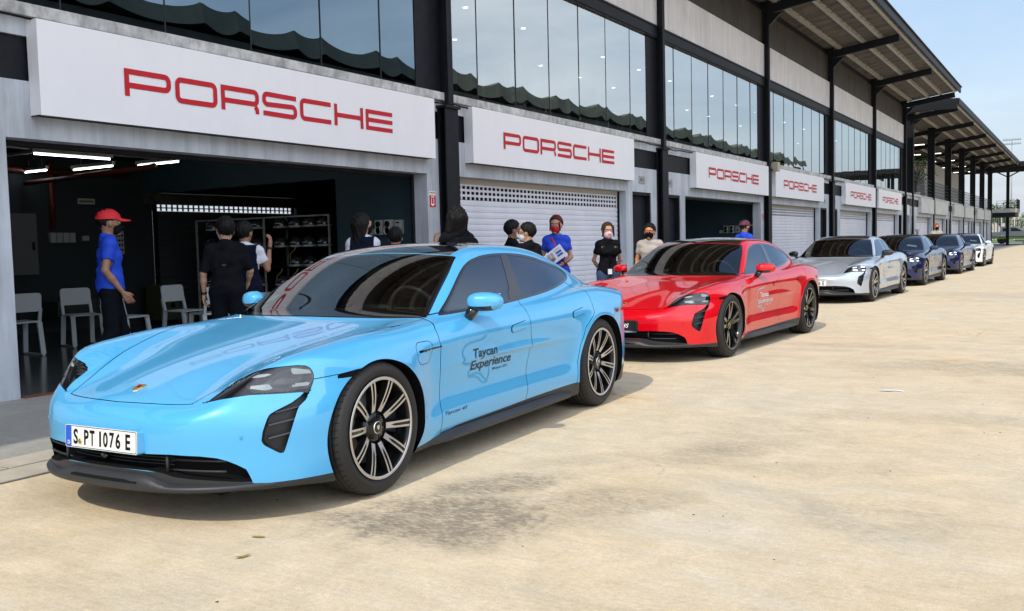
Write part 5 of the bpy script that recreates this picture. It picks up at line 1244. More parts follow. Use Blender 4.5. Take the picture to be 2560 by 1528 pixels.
        P_ = np.array([a for s0 in segs for a in s0[:2]]); Vh, Fh = snet(fh, P_.min(0) - .035, P_.max(0) + .035, .0068); Vs.append(Vh); Fs.append(Fh + n0); n0 += len(Vh)
    V = np.concatenate(Vs) * k; Fq = np.concatenate(Fs); rawmesh('body', V, Fq, skin, root)
    # clothes: inflated copies cut at hem, neck and cuffs
    def cloth(nm, f, m, lo_, hi_, v=vox, mats=None, sel=None):
        Vc, Fc = snet(f, lo_, hi_, v)
        mi = None
        if sel is not None: mi = sel(Vc[Fc].mean(1)).astype(int)
        return rawmesh(nm, Vc * k, Fc, mats or m, root, None, mi)
    def ftop(X, Y, Z):
        fold = .004 * np.sin(X * 31 + Z * 22) * np.sin(Y * 27 - Z * 17) + .003 * np.sin(Z * 60 + Y * 18)
        d = ftorso(X, Y, Z, .014) + fold
        for i in (0, 1): d = smin(d, farm(X, Y, Z, i, .012, sleeve) + fold * .6, .03)
        d = smin(d, cone(X, Y, Z, (-.012 + lean * .3, 0, 1.42), (-.005 + lean * .36, 0, 1.475), .073 * w, .066 * w), .02)
        d = smax(d, (.885 if top is not CBLU else .90) - Z, .01)
        d = smax(d, -cone(X, Y, Z, (-.004 + lean * .34, 0, 1.44), (.02 + lean * .4, 0, 1.56), .058 * w, .062 * w), .006)
        for i in (0, 1):
            el = np.array(A[i][0]); s_ = 1 if i == 0 else -1; S0 = np.array([sh[0], s_ * sh[1], sh[2] - .01]); dv = (el - S0); L_ = np.linalg.norm(dv); dv /= L_
            cut_ = (X - S0[0]) * dv[0] + (Y - S0[1]) * dv[1] + (Z - S0[2]) * dv[2] - L_ * sleeve; near = farm(X, Y, Z, i, .035, 1.0) if False else cone(X, Y, Z, S0, el, .085, .085)
            d = np.where((near < 0) & (np.abs(Y) > .13 * w) | (near < 0) & (cut_ > 0), smax(d, cut_, .006), d)
        return d
    if top in (CBLU, CNAV) or (top is CBLK and sex == 'f'):
        b = MB(); n = 18; V = []
        for r_, z_ in ((.064 * w, 1.475), (.074 * w, 1.482), (.083 * w, 1.450), (.080 * w, 1.443)):
            for j in range(n): a = 2 * math.pi * j / n; V.append((.002 + lean * .34 + r_ * math.cos(a) * 1.05, r_ * math.sin(a) * 1.1, z_ - .018 * math.cos(a)))
        b.add(V, [(i * n + j, i * n + (j + 1) % n, (i + 1) * n + (j + 1) % n, (i + 1) * n + j) for i in range(3) for j in range(n)], 0, True); co = b.build('collar', top2 or top, root); co.scale = (k, k, k)
    tm = [top] if top2 is None else [top, top2]
    cloth('top', ftop, None, lo + .02, np.array([hi[0], hi[1], 1.54]), vox, tm, None if top2 is None else (lambda C: (np.abs(C[:, 1]) > .185 * w) & (C[:, 2] > 1.12) | (C[:, 2] > 1.465)))
    def ftrou(X, Y, Z):
        fold = .004 * np.sin(Z * 38 + Y * 20) * np.sin(X * 25)
        d = ftorso(X, Y, Z, .010)
        for i in (0, 1): d = smin(d, fleg(X, Y, Z, i, .016) + fold, .03)
        return smax(smax(d, Z - .985, .01), .075 - Z, .01)
    cloth('trousers', ftrou, bottom, np.array([lo[0], lo[1], .04]), np.array([hi[0], hi[1], 1.02]), .0135)
    def fsho(X, Y, Z): return smax(smin(ffoot(X, Y, Z, 0, .008), ffoot(X, Y, Z, 1, .008), .002), Z - .10, .006)
    cloth('shoes', fsho, SHOE, np.array([lo[0], lo[1], -.02]), np.array([hi[0], hi[1], .14]), .010)
    # hair
    hl, hh = hc - .17, hc + .17
    if hairstyle:
        def fhair(X, Y, Z):
            a, b_, c = toh(X, Y, Z); fold = .0022 * np.sin(a * 160 + c * 40) + .0022 * np.sin(b_ * 190 + a * 30)
            d = ell(a, b_, c, (-.018, 0, .032), (.110, .093, .106) if hairstyle != 'cap' else (.102, .083, .096)) + fold
            if hairstyle in ('short', 'cap'):
                d = smax(d, -( -a * .75 - (-.052) + (c - .040) * -1.25) * .6 if False else smax(d, (a - .062 - (c - .045) * 1.1) * .6, .008), .004) if False else smax(d, (a - .045 - (c - .035) * .9) * .6, .010)
                d = smax(d, (-.055 - c - (a < -.02) * .012), .008)
                d = smax(d, -(np.maximum(-(a + .030), 0) - .0) * 0 + np.where(a > -.028, (.010 - c), -1.), .010)
            elif hairstyle == 'bob':
                d = smin(d, smin(cone(a, b_, c, (-.03, .055, .0), (-.02, .082, -.115), .066, .052), cone(a, b_, c, (-.03, -.055, .0), (-.02, -.082, -.115), .066, .052), .03), .04) + fold; d = smin(d, cone(a, b_, c, (-.06, 0, .0), (-.055, 0, -.13), .075, .06), .04)
                d = smax(d, (a - .060) * .9, .01)
            elif hairstyle == 'long':
                d = smin(d, cone(a, b_, c, (-.055, 0, .0), (-.075, 0, -.22), .080, .058) + fold, .04); d = smin(d, smin(cone(a, b_, c, (-.02, .06, 0), (-.035, .075, -.16), .040, .028), cone(a, b_, c, (-.02, -.06, 0), (-.035, -.075, -.16), .040, .028), .02), .03)
                d = smax(d, (a - .050 - (c - .03) * .6) * .8, .01)
            elif hairstyle == 'tied':
                d = smax(d, (a - .030 - (c - .045) * 1.25) * .6, .008); d = smin(d, cone(a, b_, c, (-.10, 0, .03), (-.12, -.01, -.02), .026, .030), .02); d = smin(d, cone(a, b_, c, (-.115, -.01, .0), (-.085, -.055, -.20), .030, .012) + fold, .015)
                for s_ in (1, -1): d = smin(d, cone(a, b_, c, (.060, s_ * .058, .03), (.050, s_ * .072, -.075), .014, .007), .01)
            elif hairstyle == 'fringe':
                d = smax(d, (a - .034 - (c - .050) * 1.3 + .25 * np.abs(b_)) * .6, .008)
                for s_ in (1, -1): d = smin(d, cone(a, b_, c, (.052, s_ * .064, .060), (.020, s_ * .088, -.075), .020, .012) + fold, .02)
                d = smin(d, cone(a, b_, c, (-.06, 0, 0), (-.065, 0, -.10), .07, .05), .03)
            return d
        hl2 = hl.copy(); hl2[2] -= .18 if hairstyle in ('bob', 'long', 'tied') else 0
        cloth('hair', fhair, hair, hl2, hh, .0078)
    # face details
    if hairstyle != 'none':
        ey = MB()
        for s_ in (1, -1):
            for r_, dx, mi in ((.0115, .0785, 0), (.0058, .0852, 1)):
                c = fromh((dx, s_ * .031, .001))[0]; ey.lathe([(r_ * math.sin(t), -r_ * math.cos(t)) for t in np.linspace(0, math.pi, 7)], 'z', c, 10, mi)
        for s_ in (1, -1):
            ey.obox(fromh((.095, s_ * .012, .022))[0], fromh((.084, s_ * .050, .023))[0], .008, .007, mi=1)
        e_ = ey.build('eyes', [EYEW, EYEB], root, recalc=False); e_.scale = (k, k, k)
    if mask is not None:
        def fmask(X, Y, Z):
            a, b_, c = toh(X, Y, Z); d = ell(a, b_, c, (.020, 0, -.052), (.082, .066, .072)); d = smin(d, cone(a, b_, c, (.085, 0, -.015), (.106, 0, -.040), .010, .016), .02)
            d = smax(d, -(d + .010), .002); d = smax(d, .022 - a, .004); d = smax(d, c + .014 - .25 * np.maximum(.06 - np.abs(b_), 0), .004); return smax(d, -.112 - c, .004)
        cloth('face_mask', fmask, mask, hl, hh, .0075)
        for s_ in (1, -1):
            st = MB()
            for zz in (-.026, -.080): st.tube(fromh([(.048, s_ * .062, zz), (.022, s_ * .070, (zz - .02) / 2 - .01), (-.012, s_ * .086, -.012 + (.018 if zz > -.05 else -.022))]), .0016, 5)
            e_ = st.build('mask_strap', mask, root); e_.scale = (k, k, k)
    ctx = dict(root=root, k=k, fromh=fromh, A=A, sh=sh, w=w, hc=hc)
    for fn in (extra or []): fn(ctx)
    return root
def x_cap(m, brim=1):
    def f(c):
        V = []; n = 20; b = MB()
        for i in range(7):
            t = i / 6 * math.pi / 2 * 1.02
            for j in range(n):
                a = 2 * math.pi * j / n; V.append(c['fromh']((-.012 + .112 * math.cos(t) * math.cos(a), .093 * math.cos(t) * math.sin(a), .030 + .098 * math.sin(t)))[0])
        b.add(V, [(i * n + j, i * n + (j + 1) % n, (i + 1) * n + (j + 1) % n, (i + 1) * n + j) for i in range(6) for j in range(n)], 0, True)
        V = []
        for dz in (0, .006):
            for r_ in (0, 1):
                for j in range(11):
                    a = R(-62 + 124 * j / 10); x_ = -.012 + .112 * math.cos(a) + r_ * .085 * math.cos(a * .9) ** .6; V.append(c['fromh']((x_, .093 * math.sin(a) * (1 - .12 * r_), .034 + dz - r_ * .018 - .012 * r_ * abs(math.sin(a))))[0])
        Fs = [(j, j + 1, j + 12, j + 11) for j in range(10)] + [(22 + j + 11, 22 + j + 12, 22 + j + 1, 22 + j) for j in range(10)] + [(11 + j, 12 + j, 34 + j, 33 + j) for j in range(10)]
        b.add(V, Fs, 0, True); o = b.build('cap', m, c['root']); o.scale = (c['k'],) * 3
    return f
def x_glasses(lens, frame=WATCH):
    def f(c):
        b = MB()
        for s_ in (1, -1):
            P_ = [c['fromh']((.104 - .014 * abs(u) , s_ * (.033 + .026 * u), .002 + .017 * v))[0] for u, v in ((-1, .8), (0, 1), (1, .8), (1.05, 0), (.8, -.9), (0, -1), (-.9, -.8))]
            b.add(P_, [tuple(range(7))], 0); b.tube(P_ + [P_[0]], .0022, 5, 1)
            b.tube(c['fromh']([(.090, s_ * .062, .008), (.04, s_ * .076, .008), (-.02, s_ * .084, .0)]), .0026, 5, 1)
        b.tube(c['fromh']([(.104, .008, .006), (.106, 0, .008), (.104, -.008, .006)]), .0022, 5, 1); o = b.build('glasses', [lens, frame], c['root'], recalc=False); o.scale = (c['k'],) * 3
    return f
def x_watch(i, m=WATCH):
    def f(c):
        el, wr = np.array(c['A'][i][0]), np.array(c['A'][i][1]); d = (wr - el) / np.linalg.norm(wr - el)
        o = MB().tube([wr - d * .035, wr - d * .008], .0315, 14).build('wristband', m, c['root']); o.scale = (c['k'],) * 3
    return f
def x_lanyard(c):
    b = MB(); b.tube([(-.02, .055, 1.47), (.08, .05, 1.42), (.135, .02, 1.25), (.125, 0, 1.02)], .005, 5).tube([(-.02, -.055, 1.47), (.08, -.05, 1.42), (.135, -.02, 1.25), (.125, 0, 1.02)], .005, 5)
    o = b.build('lanyard', CBLK, c['root']); o.scale = (c['k'],) * 3
    o = MB().box(.128, .134, -.035, .035, .90, .985).build('name_badge', PAP, c['root'], bevel=.002); o.scale = (c['k'],) * 3
def x_strap(m, a=1):
    def f(c):
        o = MB().tube([(-.02, a * .10, 1.46), (.07, a * .07, 1.41), (.13, a * .0, 1.27), (.12, -a * .13, 1.06), (.02, -a * .17, .98)], .016, 6).build('shoulder_strap', m, c['root']); o.scale = (c['k'],) * 3
    return f
def x_backprint(txt, z, wd, m=None):
    def f(c):
        V, Fs = text_mesh(txt, .1, .002, 0, 1.5); w_ = max(v[0] for v in V); s = wd / w_
        P_ = []
        for v in V:
            yy = -(v[0] * s - wd / 2); P_.append((-.137 + .35 * yy * yy * 2.2, yy, z + v[1] * s * .8))
        o = MB().add(P_, Fs).build('shirt_lettering', m or BANNER, c['root'], recalc=False); o.scale = (c['k'],) * 3
    return f
TR = math.pi
# facing angles: 0 = +X (away from building), 90deg = +Y (away from camera)
person(-8.50, 5.97, R(60), 1.74, 'man in blue polo shirt, red cap and black mask walking just inside the open garage', skin=SKIND, top=CBLU, mask=CBLK, hairstyle='cap', extra=[x_cap(CRED), x_watch(0, CBLK)], arms=(((-.06, .245, 1.13), (.02, .26, .90)), ((-.06, -.25, 1.13), (.10, -.235, .90))),
       legs=(((.10, .09, .50), (.06, .10, .075)), ((-.02, -.10, .49), (-.26, -.11, .10))))
person(-7.62, 6.72, R(128), 1.64, 'person with short black hair seen from behind in a loose black t-shirt', skin=SKINM, top=CBLK, mask=MWHT, extra=[x_watch(0), x_backprint('o', 1.21, .045, mat('print_grey', (.03, .06, .075), .6)), ], head=(.35, 0), sleeve=.95, arms=(((-.02, .27, 1.13), (.03, .285, .90)), ((.05, -.27, 1.15), (.15, -.22, 1.02))))
person(-7.95, 7.28, R(118), 1.61, 'person with raised open hand, navy shirt with white shoulders, behind the black t-shirt', skin=SKIND, top=CNAV, top2=CWHT, mask=CBLK, head=(-.25, 0), extra=[x_watch(1, WATCH)], arms=(((.0, .25, 1.14), (.12, .24, 1.0)), ((.06, -.27, 1.17), (.10, -.30, 1.44))))
person(-7.28, 8.49, R(118), 1.69, 'long haired woman seen from behind in navy and white shirt with back lettering', sex='f', top=CNAV, top2=CWHT, hairstyle='long', mask=CBLK, head=(-.85, .1), extra=[x_backprint('PORSCHE', 1.22, .19)], sleeve=.55)
person(-7.0, 8.75, R(125), 1.52, 'person in plain black mostly hidden beside the lettered navy and white shirt', top=CBLK, mask=CBLK, hairstyle='short', arms=(((.06, .25, 1.15), (.22, .14, 1.25)), ((.06, -.25, 1.15), (.2, -.2, 1.1))))
def x_pack(c):
    o = MB().add([(-.14 - d, y_, z_) for d in (0, .13) for y_, z_ in rbox_off(.28, .40, .08, 1.20)], [tuple(range(24)), tuple(range(47, 23, -1))] + [(i, (i + 1) % 24, (i + 1) % 24 + 24, i + 24) for i in range(24)]).build('backpack', CBLK, c['root'], bevel=.01); o.scale = (c['k'],) * 3
    o2 = MB().tube([(-.20, .04, 1.40), (-.20, .05, 1.46), (-.20, 0, 1.48), (-.20, -.05, 1.46), (-.20, -.04, 1.40)], .008, 6).build('carry_loop', CBLK, o)
def rbox_off(w_, h_, r_, zc): return [(a, b_ + zc) for a, b_ in rbox(w_, h_, r_)]
person(-6.02, 8.62, R(150), 1.72, 'woman with full black bob and backpack in front of the black column', sex='f', top=CBLK, hairstyle='bob', mask=CBLK, head=(.2, .1), extra=[x_pack], arms=(((.10, .25, 1.18), (.16, .22, 1.34)), ((.0, -.26, 1.14), (.08, -.25, .92))))
person(-6.42, 10.45, R(45), 1.60, 'man with black hair and white mask facing right in front of the closed shutter', mask=MWHT, extra=[x_glasses(EYEB)], skin=SKIND)
person(-5.90, 10.02, R(170), 1.55, 'man with glasses and white mask facing left, black shirt with dark strap', mask=MWHT, head=(.55, .0), extra=[x_glasses(glassmat('spectacle_lens', (.9, .9, .9), .06)), x_strap(CNAV)], lean=.05)
def x_paper(c):
    b = MB(); b.add([(.215, .16, 1.17), (.235, -.09, 1.00), (.225, -.20, 1.14), (.205, .05, 1.33)], [(0, 1, 2, 3)], 0); 
    for q, (u, v, du, dv, mi) in enumerate(((.12, .25, .3, .16, 1), (.12, .48, .3, .16, 1), (.55, .2, .12, .6, 2), (.72, .2, .12, .6, 2), (.15, .75, .3, .03, 2), (.15, .82, .3, .03, 2))):
        P0 = np.array([.2165, .16, 1.17]); U = np.array([.02, -.25, -.17]); W_ = np.array([-.01, -.11, .16]); off = np.array([.004, 0, 0])
        b.add([P0 + off + U * a + W_ * bb for a, bb in ((u, v), (u + du, v), (u + du, v + dv), (u, v + dv))], [(0, 1, 2, 3)], mi)
    o = b.build('paper_sheet', [PAP, PBL, mat('print_light', (.35, .38, .45), .7)], c['root'], recalc=False); o.scale = (c['k'],) * 3
def x_tattoo(c):
    el, wr = np.array(c['A'][0][0]), np.array(c['A'][0][1]); o = MB().tube([el + (wr - el) * t for t in (.30, .45, .6, .75)], [.0405, .0395, .036, .032], 12, caps=False).build('tattooed_skin', mat('tattoo_skin', (.27, .17, .13), .55, noise=(45, .55)), c['root']); o.scale = (c['k'],) * 3
def x_redtop(c):
    o = MB().tube([c['fromh']((-.02, y_, .12))[0] for y_ in (-.05, 0, .05)], [.016, .026, .016], 8).build('hair_clip', mat('clip_red', (.45, .08, .06), .5), c['root']); o.scale = (c['k'],) * 3
person(-6.50, 11.80, R(-62), 1.68, 'woman with red mask, tied red brown hair and blue polo holding a white sheet', sex='f', top=CBLU, hair=HAIRR, hairstyle='tied', mask=MRED, head=(-.25, 0), extra=[x_paper, x_strap(CRED, -1), x_watch(0), x_tattoo, x_redtop], arms=(((.0, .25, 1.13), (.19, .10, 1.04)), ((.02, -.25, 1.13), (.19, -.13, 1.10))), bottom=CBLU)
def x_epaul(c):
    for a in (.11, -.11):
        b = MB(); P_ = [(.118 if True else 0, a + u * .022, 1.385 - abs(a) * .0 + v * .012 - .045) for u, v in ((-1, -1), (1, -1), (1, 1), (-1, 1))]; b.tube([(.132, p[1], p[2]) for p in P_ + [P_[0]]], .0028, 4, caps=False); o = b.build('shirt_trim', GOLD, c['root']); o.scale = (c['k'],) * 3
person(-6.14, 12.74, R(-50), 1.58, 'woman with pink mask in black polo with white name badge, hands behind her back', sex='f', top=CBLK, hair=HAIRN, hairstyle='fringe', mask=MPNK, bottom=JEAN, extra=[x_lanyard, x_epaul], arms=(((-.05, .27, 1.13), (-.13, .10, .93)), ((-.05, -.27, 1.13), (-.13, -.10, .93))))
person(-5.80, 13.55, R(-75), 1.56, 'man in beige grey t-shirt with orange sunglasses and black mask', skin=mat('skin_warm', (.50, .24, .10), .5), top=CGRY, mask=CBLK, head=(-.1, 0), extra=[x_glasses(GLSO)])
person(-5.75, 18.1, R(62), 1.66, 'man in blue polo and dark red cap by the third garage doorway', skin=SKIND, top=CBLU, mask=CBLK, hairstyle='cap', extra=[x_cap(mat('cap_dark_red', (.10, .02, .04), .7)), x_backprint('. . .', 1.30, .12)], vox=.014)
person(-4.9, 39.0, R(-70), 1.70, 'ginger haired man in black mask behind the dark blue cars', hair=HAIRG, mask=CBLK, top=CGRY, vox=.016, skin=mat('skin_fair', (.55, .30, .21), .5), extra=[x_glasses(CBLK)])
# ------------------------------------------------------------------ signs along the wall
def letter_paths(ch, w_, h, r=.05):
    def arc(cx, cy_, a0, a1, n=5): return [(cx + r * math.cos(R(a0 + (a1 - a0) * k / n)), cy_ + r * math.sin(R(a0 + (a1 - a0) * k / n))) for k in range(n + 1)]
    t = .056 / 2; lo, hi, L_, Rr = t, h - t, t, w_ - t; m = h * .40
    if ch == 'P': return [[(L_, 0), (L_, h)] , [(L_ + t, hi)] + arc(Rr - r, hi - r, 90, 0) + arc(Rr - r, m + r, 0, -90) + [(L_ + t, m)]], {0: 1}
    if ch == 'O': p = arc(Rr - r, hi - r, 90, 0) + arc(Rr - r, lo + r, 0, -90) + arc(L_ + r, lo + r, -90, -180) + arc(L_ + r, hi - r, 180, 90); return [p + [p[0]]], {}
    if ch == 'R': return [[(L_, 0), (L_, h)], [(L_ + t, hi)] + arc(Rr - r, hi - r, 90, 0) + arc(Rr - r, m + r, 0, -90) + [(L_ + t, m)], [(Rr - .030, m - t - .0015), (Rr - .006, m - t - .030), (Rr, 0)]], {}
    if ch == 'S': mm = h * .5; return [[(w_ - .01, hi)] + arc(L_ + r, hi - r * .9, 90, 180) + arc(L_ + r, mm + r * .9, 180, 270) + arc(Rr - r, mm - r * .9, 90, 0) + arc(Rr - r, lo + r * .9, 0, -90) + [(.01, lo)]], {}
    if ch == 'C': return [[(w_ - .01, hi)] + arc(L_ + r, hi - r, 90, 180) + arc(L_ + r, lo + r, 180, 270) + [(w_ - .01, lo)]], {}
    if ch == 'H': return [[(L_, 0), (L_, h)], [(Rr, 0), (Rr, h)], [(L_ + t, h * .5), (Rr - t, h * .5)]], {}
    if ch == 'E': return [[(L_, 0), (L_, h)], [(L_ + t, hi), (w_, hi)], [(L_ + t, h * .5), (w_, h * .5)], [(L_ + t, lo), (w_, lo)]], {}
def strip(path, t, V, Fs, closed=False):
    p = np.array(path, float); keep = [0] + [i for i in range(1, len(p)) if np.hypot(*(p[i] - p[i - 1])) > 1e-5]; p = p[keep]; n = len(p); d = np.zeros_like(p)
    for i in range(n):
        a = p[i] - p[i - 1] if i else (p[i] - p[-2] if closed else p[1] - p[0]); b_ = p[i + 1] - p[i] if i < n - 1 else (p[1] - p[0] if closed else p[i] - p[i - 1])
        a = a / np.hypot(*a); b_ = b_ / np.hypot(*b_); m = a + b_; m /= np.hypot(*m); nn = np.array([-m[1], m[0]]); k = 1 / max(.5, m @ a); d[i] = nn * t / 2 * k
    b0 = len(V); 
    for i in range(n): V.append(tuple(p[i] + d[i])); V.append(tuple(p[i] - d[i]))
    for i in range(n - 1): Fs.append((b0 + 2 * i, b0 + 2 * i + 1, b0 + 2 * i + 3, b0 + 2 * i + 2))
def wordmark(y0, z0, wl=.555, pitch=.6065, h=.272):
    V = []; Fs = []
    for k, ch in enumerate('PORSCHE'):
        ps_, _ = letter_paths(ch, wl, h)
        for p in ps_: strip([(y0 + k * pitch + u, z0 + v) for u, v in p], .056, V, Fs, closed=(ch == 'O'))
    return V, Fs
def banner(y0, y1, ty, i, lab_, blank=False):
    w_ = y1 - y0; x0, x1 = XF + .002, XF + .165; z0, z1 = 2.585, 3.452
    root = empty('banner_sign', (x0, y0, z0)); tag(root, lab_, 'sign', 'white banner signs over the garage doors')
    def loc(o): o.parent = root; o.matrix_parent_inverse = Matrix.Translation((-x0, -y0, -z0)); return o
    NY, NZ = 72, 14; V = []; Fs = []; rng = np.random.RandomState(i + 3); amp = .0016
    for a in range(NY + 1):
        for b_ in range(NZ + 1):
            u, v = a / NY, b_ / NZ; y = y0 + w_ * u; z = z0 + (z1 - z0) * v; e = min(u, 1 - u) * w_; ez = min(v, 1 - v) * .86
            q = .0022 * math.sin(y * 5.3 + i) * math.sin(z * 3.1 + i * 2) + .008 * math.exp(-((e + ez * .55) / .16) ** 2) * math.sin((e - ez) * 46 + i) + .006 * math.exp(-(e / .22) ** 2) * math.sin(e * 55 + z * 9)
            if min(u, 1 - u) < 1e-6 or min(v, 1 - v) < 1e-6: q = 0
            V.append((x1 + q * (0 if blank else 1), y, z))
    for a in range(NY):
        for b_ in range(NZ): k = a * (NZ + 1) + b_; Fs.append((k, k + NZ + 1, k + NZ + 2, k + 1))
    mm = BANNER if not blank else mat('weathered_sign_panel', (.50, .52, .50), .6, noise=(2.5, .22, 8))
    loc(MB().add(V, Fs, 0, True).build('cloth_face', mm, None, recalc=False))
    sd_ = MB().add([(x0, y0, z0), (x0, y0, z1), (x1, y0, z1), (x1, y0, z0)], [(0, 1, 2, 3)]).add([(x0, y1, z0), (x1, y1, z0), (x1, y1, z1), (x0, y1, z1)], [(0, 1, 2, 3)]).add([(x0, y0, z1), (x0, y1, z1), (x1, y1, z1), (x1, y0, z1)], [(0, 1, 2, 3)])
    loc(sd_.build('cloth_side', mm, None, recalc=False))
    loc(MB().box(x0, x1 - .012, y0 + .01, y1 - .01, z0 + .002, z0 + .022).box(x0 + .01, x1 - .012, y0 - .0035, y0 - .001, z0 - .008, z0 + .004).build('frame', STEEL, None))
    if not blank:
        VV, FF = wordmark(ty, 2.866); loc(MB().add([(x1 + .0055, u, v) for u, v in VV], FF).build('wordmark', REDL, None, recalc=False))
    return root
BN = [(5.10, 11.17, 5.985, 'first and largest white banner sign, over the open garage'), (12.16, 18.23, 13.05, 'second white banner sign, over the closed shutter behind the group of people'), (21.90, 27.99, 22.78, 'third white banner sign, over the garage with the man in the doorway'),
      (28.75, 34.9, 29.62, 'fourth white banner sign from the left, above the silver car'), (38.5, 44.62, 39.4, 'fifth white banner sign from the left'), (45.4, 51.6, 46.33, 'sixth banner sign, last one with red letters')]
for i, (a, b_, t_, l) in enumerate(BN): banner(a, b_, t_, i, l)
for i, (a, b_) in enumerate(((58.3, 63.6), (64.3, 70.6), (74.1, 80.3), (81.1, 87.4), (90.7, 96.9), (97.6, 104.2))):
    o = banner(a, b_, 0, i + 9, 'blank weathered sign panel, number %s of six below the open terrace' % ['one', 'two', 'three', 'four', 'five', 'six'][i], True); o['group'] = 'blank sign panels below the terrace'
def sheet_sign(name, y0, y1, z0, z1, mats, lab_, x=None, group=None):
    x = x or XF; r_ = empty(name, (x, y0, z0)); tag(r_, lab_, 'sign', group); o = MB().box(.0005, .006, 0, y1 - y0, 0, z1 - z0).build('panel', mats, r_); return r_
for (yc, lb) in ((11.275, 'red and white fire extinguisher sign left of the first black column'), (11.905, 'red and white fire extinguisher sign right of the first black column'), (27.9, 'small red and white fire sign beside the third garage'), (44.6, 'faded red fire sign beside the fifth garage')):
    s = sheet_sign('fire_sign', yc - .082, yc + .082, 1.885, 2.125, WHITE, lb, group='fire extinguisher signs')
    m = MB().box(.0065, .0072, .004, .160, .004, .178)
    m.build('red_field', REDL, s); V, Fs = text_mesh('PEMADAM', .030, .0012); w_ = max(v[0] for v in V); MB().add([(.0068, .010 + v[0] / w_ * .144, .208 + v[1] * .8) for v in V], Fs).build('lettering', REDL, s, recalc=False)
    V, Fs = text_mesh('API', .046, .0015); w_ = max(v[0] for v in V); MB().add([(.0080, .040 + v[0] / w_ * .085, .141 + v[1]) for v in V], Fs).build('lettering', BANNER, s, recalc=False)
    a = MB().add([(.008, .045, .132), (.008, .062, .132), (.008, .062, .055), (.008, .045, .055)], [(0, 1, 2, 3)]).add([(.008, .102, .132), (.008, .119, .132), (.008, .119, .055), (.008, .102, .055)], [(0, 1, 2, 3)]).add([(.008, .022, .052), (.008, .142, .052), (.008, .082, .014)], [(0, 1, 2)])
    a.build('arrow', BANNER, s, recalc=False)
for k, (ya, yb, tx, lb) in enumerate(((18.82, 19.13, 'PIT 8', 'small grey sign reading PIT 8 above the charcoal door'), (20.42, 20.73, 'PIT 9', 'small grey sign reading PIT 9 right of the second black column'), (35.5, 35.8, 'PIT 10', 'small pit number sign left of the column behind the silver car'), (37.1, 37.4, 'PIT 11', 'small pit number sign right of the column behind the silver car'))):
    s = sheet_sign('pit_number_sign', ya, yb, 2.56, 2.72, mat('sign_grey', (.34, .34, .34), .5), lb, group='pit number signs'); V, Fs = text_mesh(tx, .11, .002); w_ = max(v[0] for v in V)
    MB().add([(.0075, .07 + v[0] / w_ * .17, .045 + v[1] * .9) for v in V], Fs).build('lettering', BLACK, s, recalc=False)
    f = MB().box(.006, .010, 0, .31, 0, .012).box(.006, .010, 0, .31, .148, .16).box(.006, .010, 0, .012, .013, .147).box(.006, .010, .298, .31, .013, .147); f.build('frame', mat('sign_frame', (.2, .2, .2), .5), s)
s = sheet_sign('washroom_sign', 53.75, 55.1, 2.42, 2.95, WHITE, 'white sign with a small figure beside the stair opening')
MB().lathe([(0, .0), (.05, 0)], 'x', (.010, .45, .40), 12).box(.007, .010, .38, .52, .15, .33).box(.007, .010, .40, .50, .06, .149).build('figure', STEEL, s)
# flood light box on the ledge
t = empty('wall_flood_light', (XF + .12, 28.5, 3.45)); tag(t, 'small beige flood light on the black column beside the fourth banner', 'lamp')
MB().box(0, .22, -.12, .12, -.12, .16).build('housing', mat('lamp_beige', (.42, .38, .28), .6), t, bevel=.03); MB().obox((0, 0, .1), (-.1, -.1, .25), .03, .03).build('bracket', STEEL, t)
# ------------------------------------------------------------------ inside the first garage
TUBE = mat('lit_tube', (.9, .95, 1), .4, emit=(.88, .95, 1), es=10)
for i, (p, q) in enumerate((((-11.0, 6.3, 2.68), (-10.6, 6.6, 2.68)), ((-12.1, 7.45, 2.68), (-12.1, 8.6, 2.68)), ((-14.9, 9.0, 2.68), (-14.3, 9.0, 2.68)), ((-14.0, 9.28, 2.68), (-13.0, 9.28, 2.68)), ((-12.7, 9.52, 2.68), (-11.75, 9.52, 2.68)), ((-11.3, 9.58, 2.68), (-10.7, 9.58, 2.68)))):
    t = empty('tube_light', p); tag(t, 'lit tube light under the dark garage ceiling, ' + ('nearest the left wall', 'long one running along the back', 'lowest on the left', 'in the middle of the left row', 'in the middle of the right row', 'rightmost one')[i], 'lamp', 'tube lights in the garage')
    d = Vector(q) - Vector(p); MB().tube([(0, 0, 0), d], .011, 8).build('tube', TUBE, t); n_ = Vector((0, 0, .045)); MB().obox(n_ - d * .03, n_ + d * 1.03, .06, .05).tube([n_ + d * .2, n_ + d * .2 + Vector((0, 0, .16))], .006, 4).tube([n_ + d * .8, n_ + d * .8 + Vector((0, 0, .16))], .006, 4).build('housing', PURL, t)
t = empty('cable_tray', (-13, 9.5, 2.93)); tag(t, 'grey cable tray hanging below the garage ceiling', 'cable tray'); MB().box(-1.9, 4.2, -.9, -.82, -.02, .02).build('rail', PURL, t); MB().box(-1.0, -.92, -5, 1.6, .0201, .05).build('rail', PURL, t)
CHM = mat('chair_plastic', (.52, .57, .58), .5)
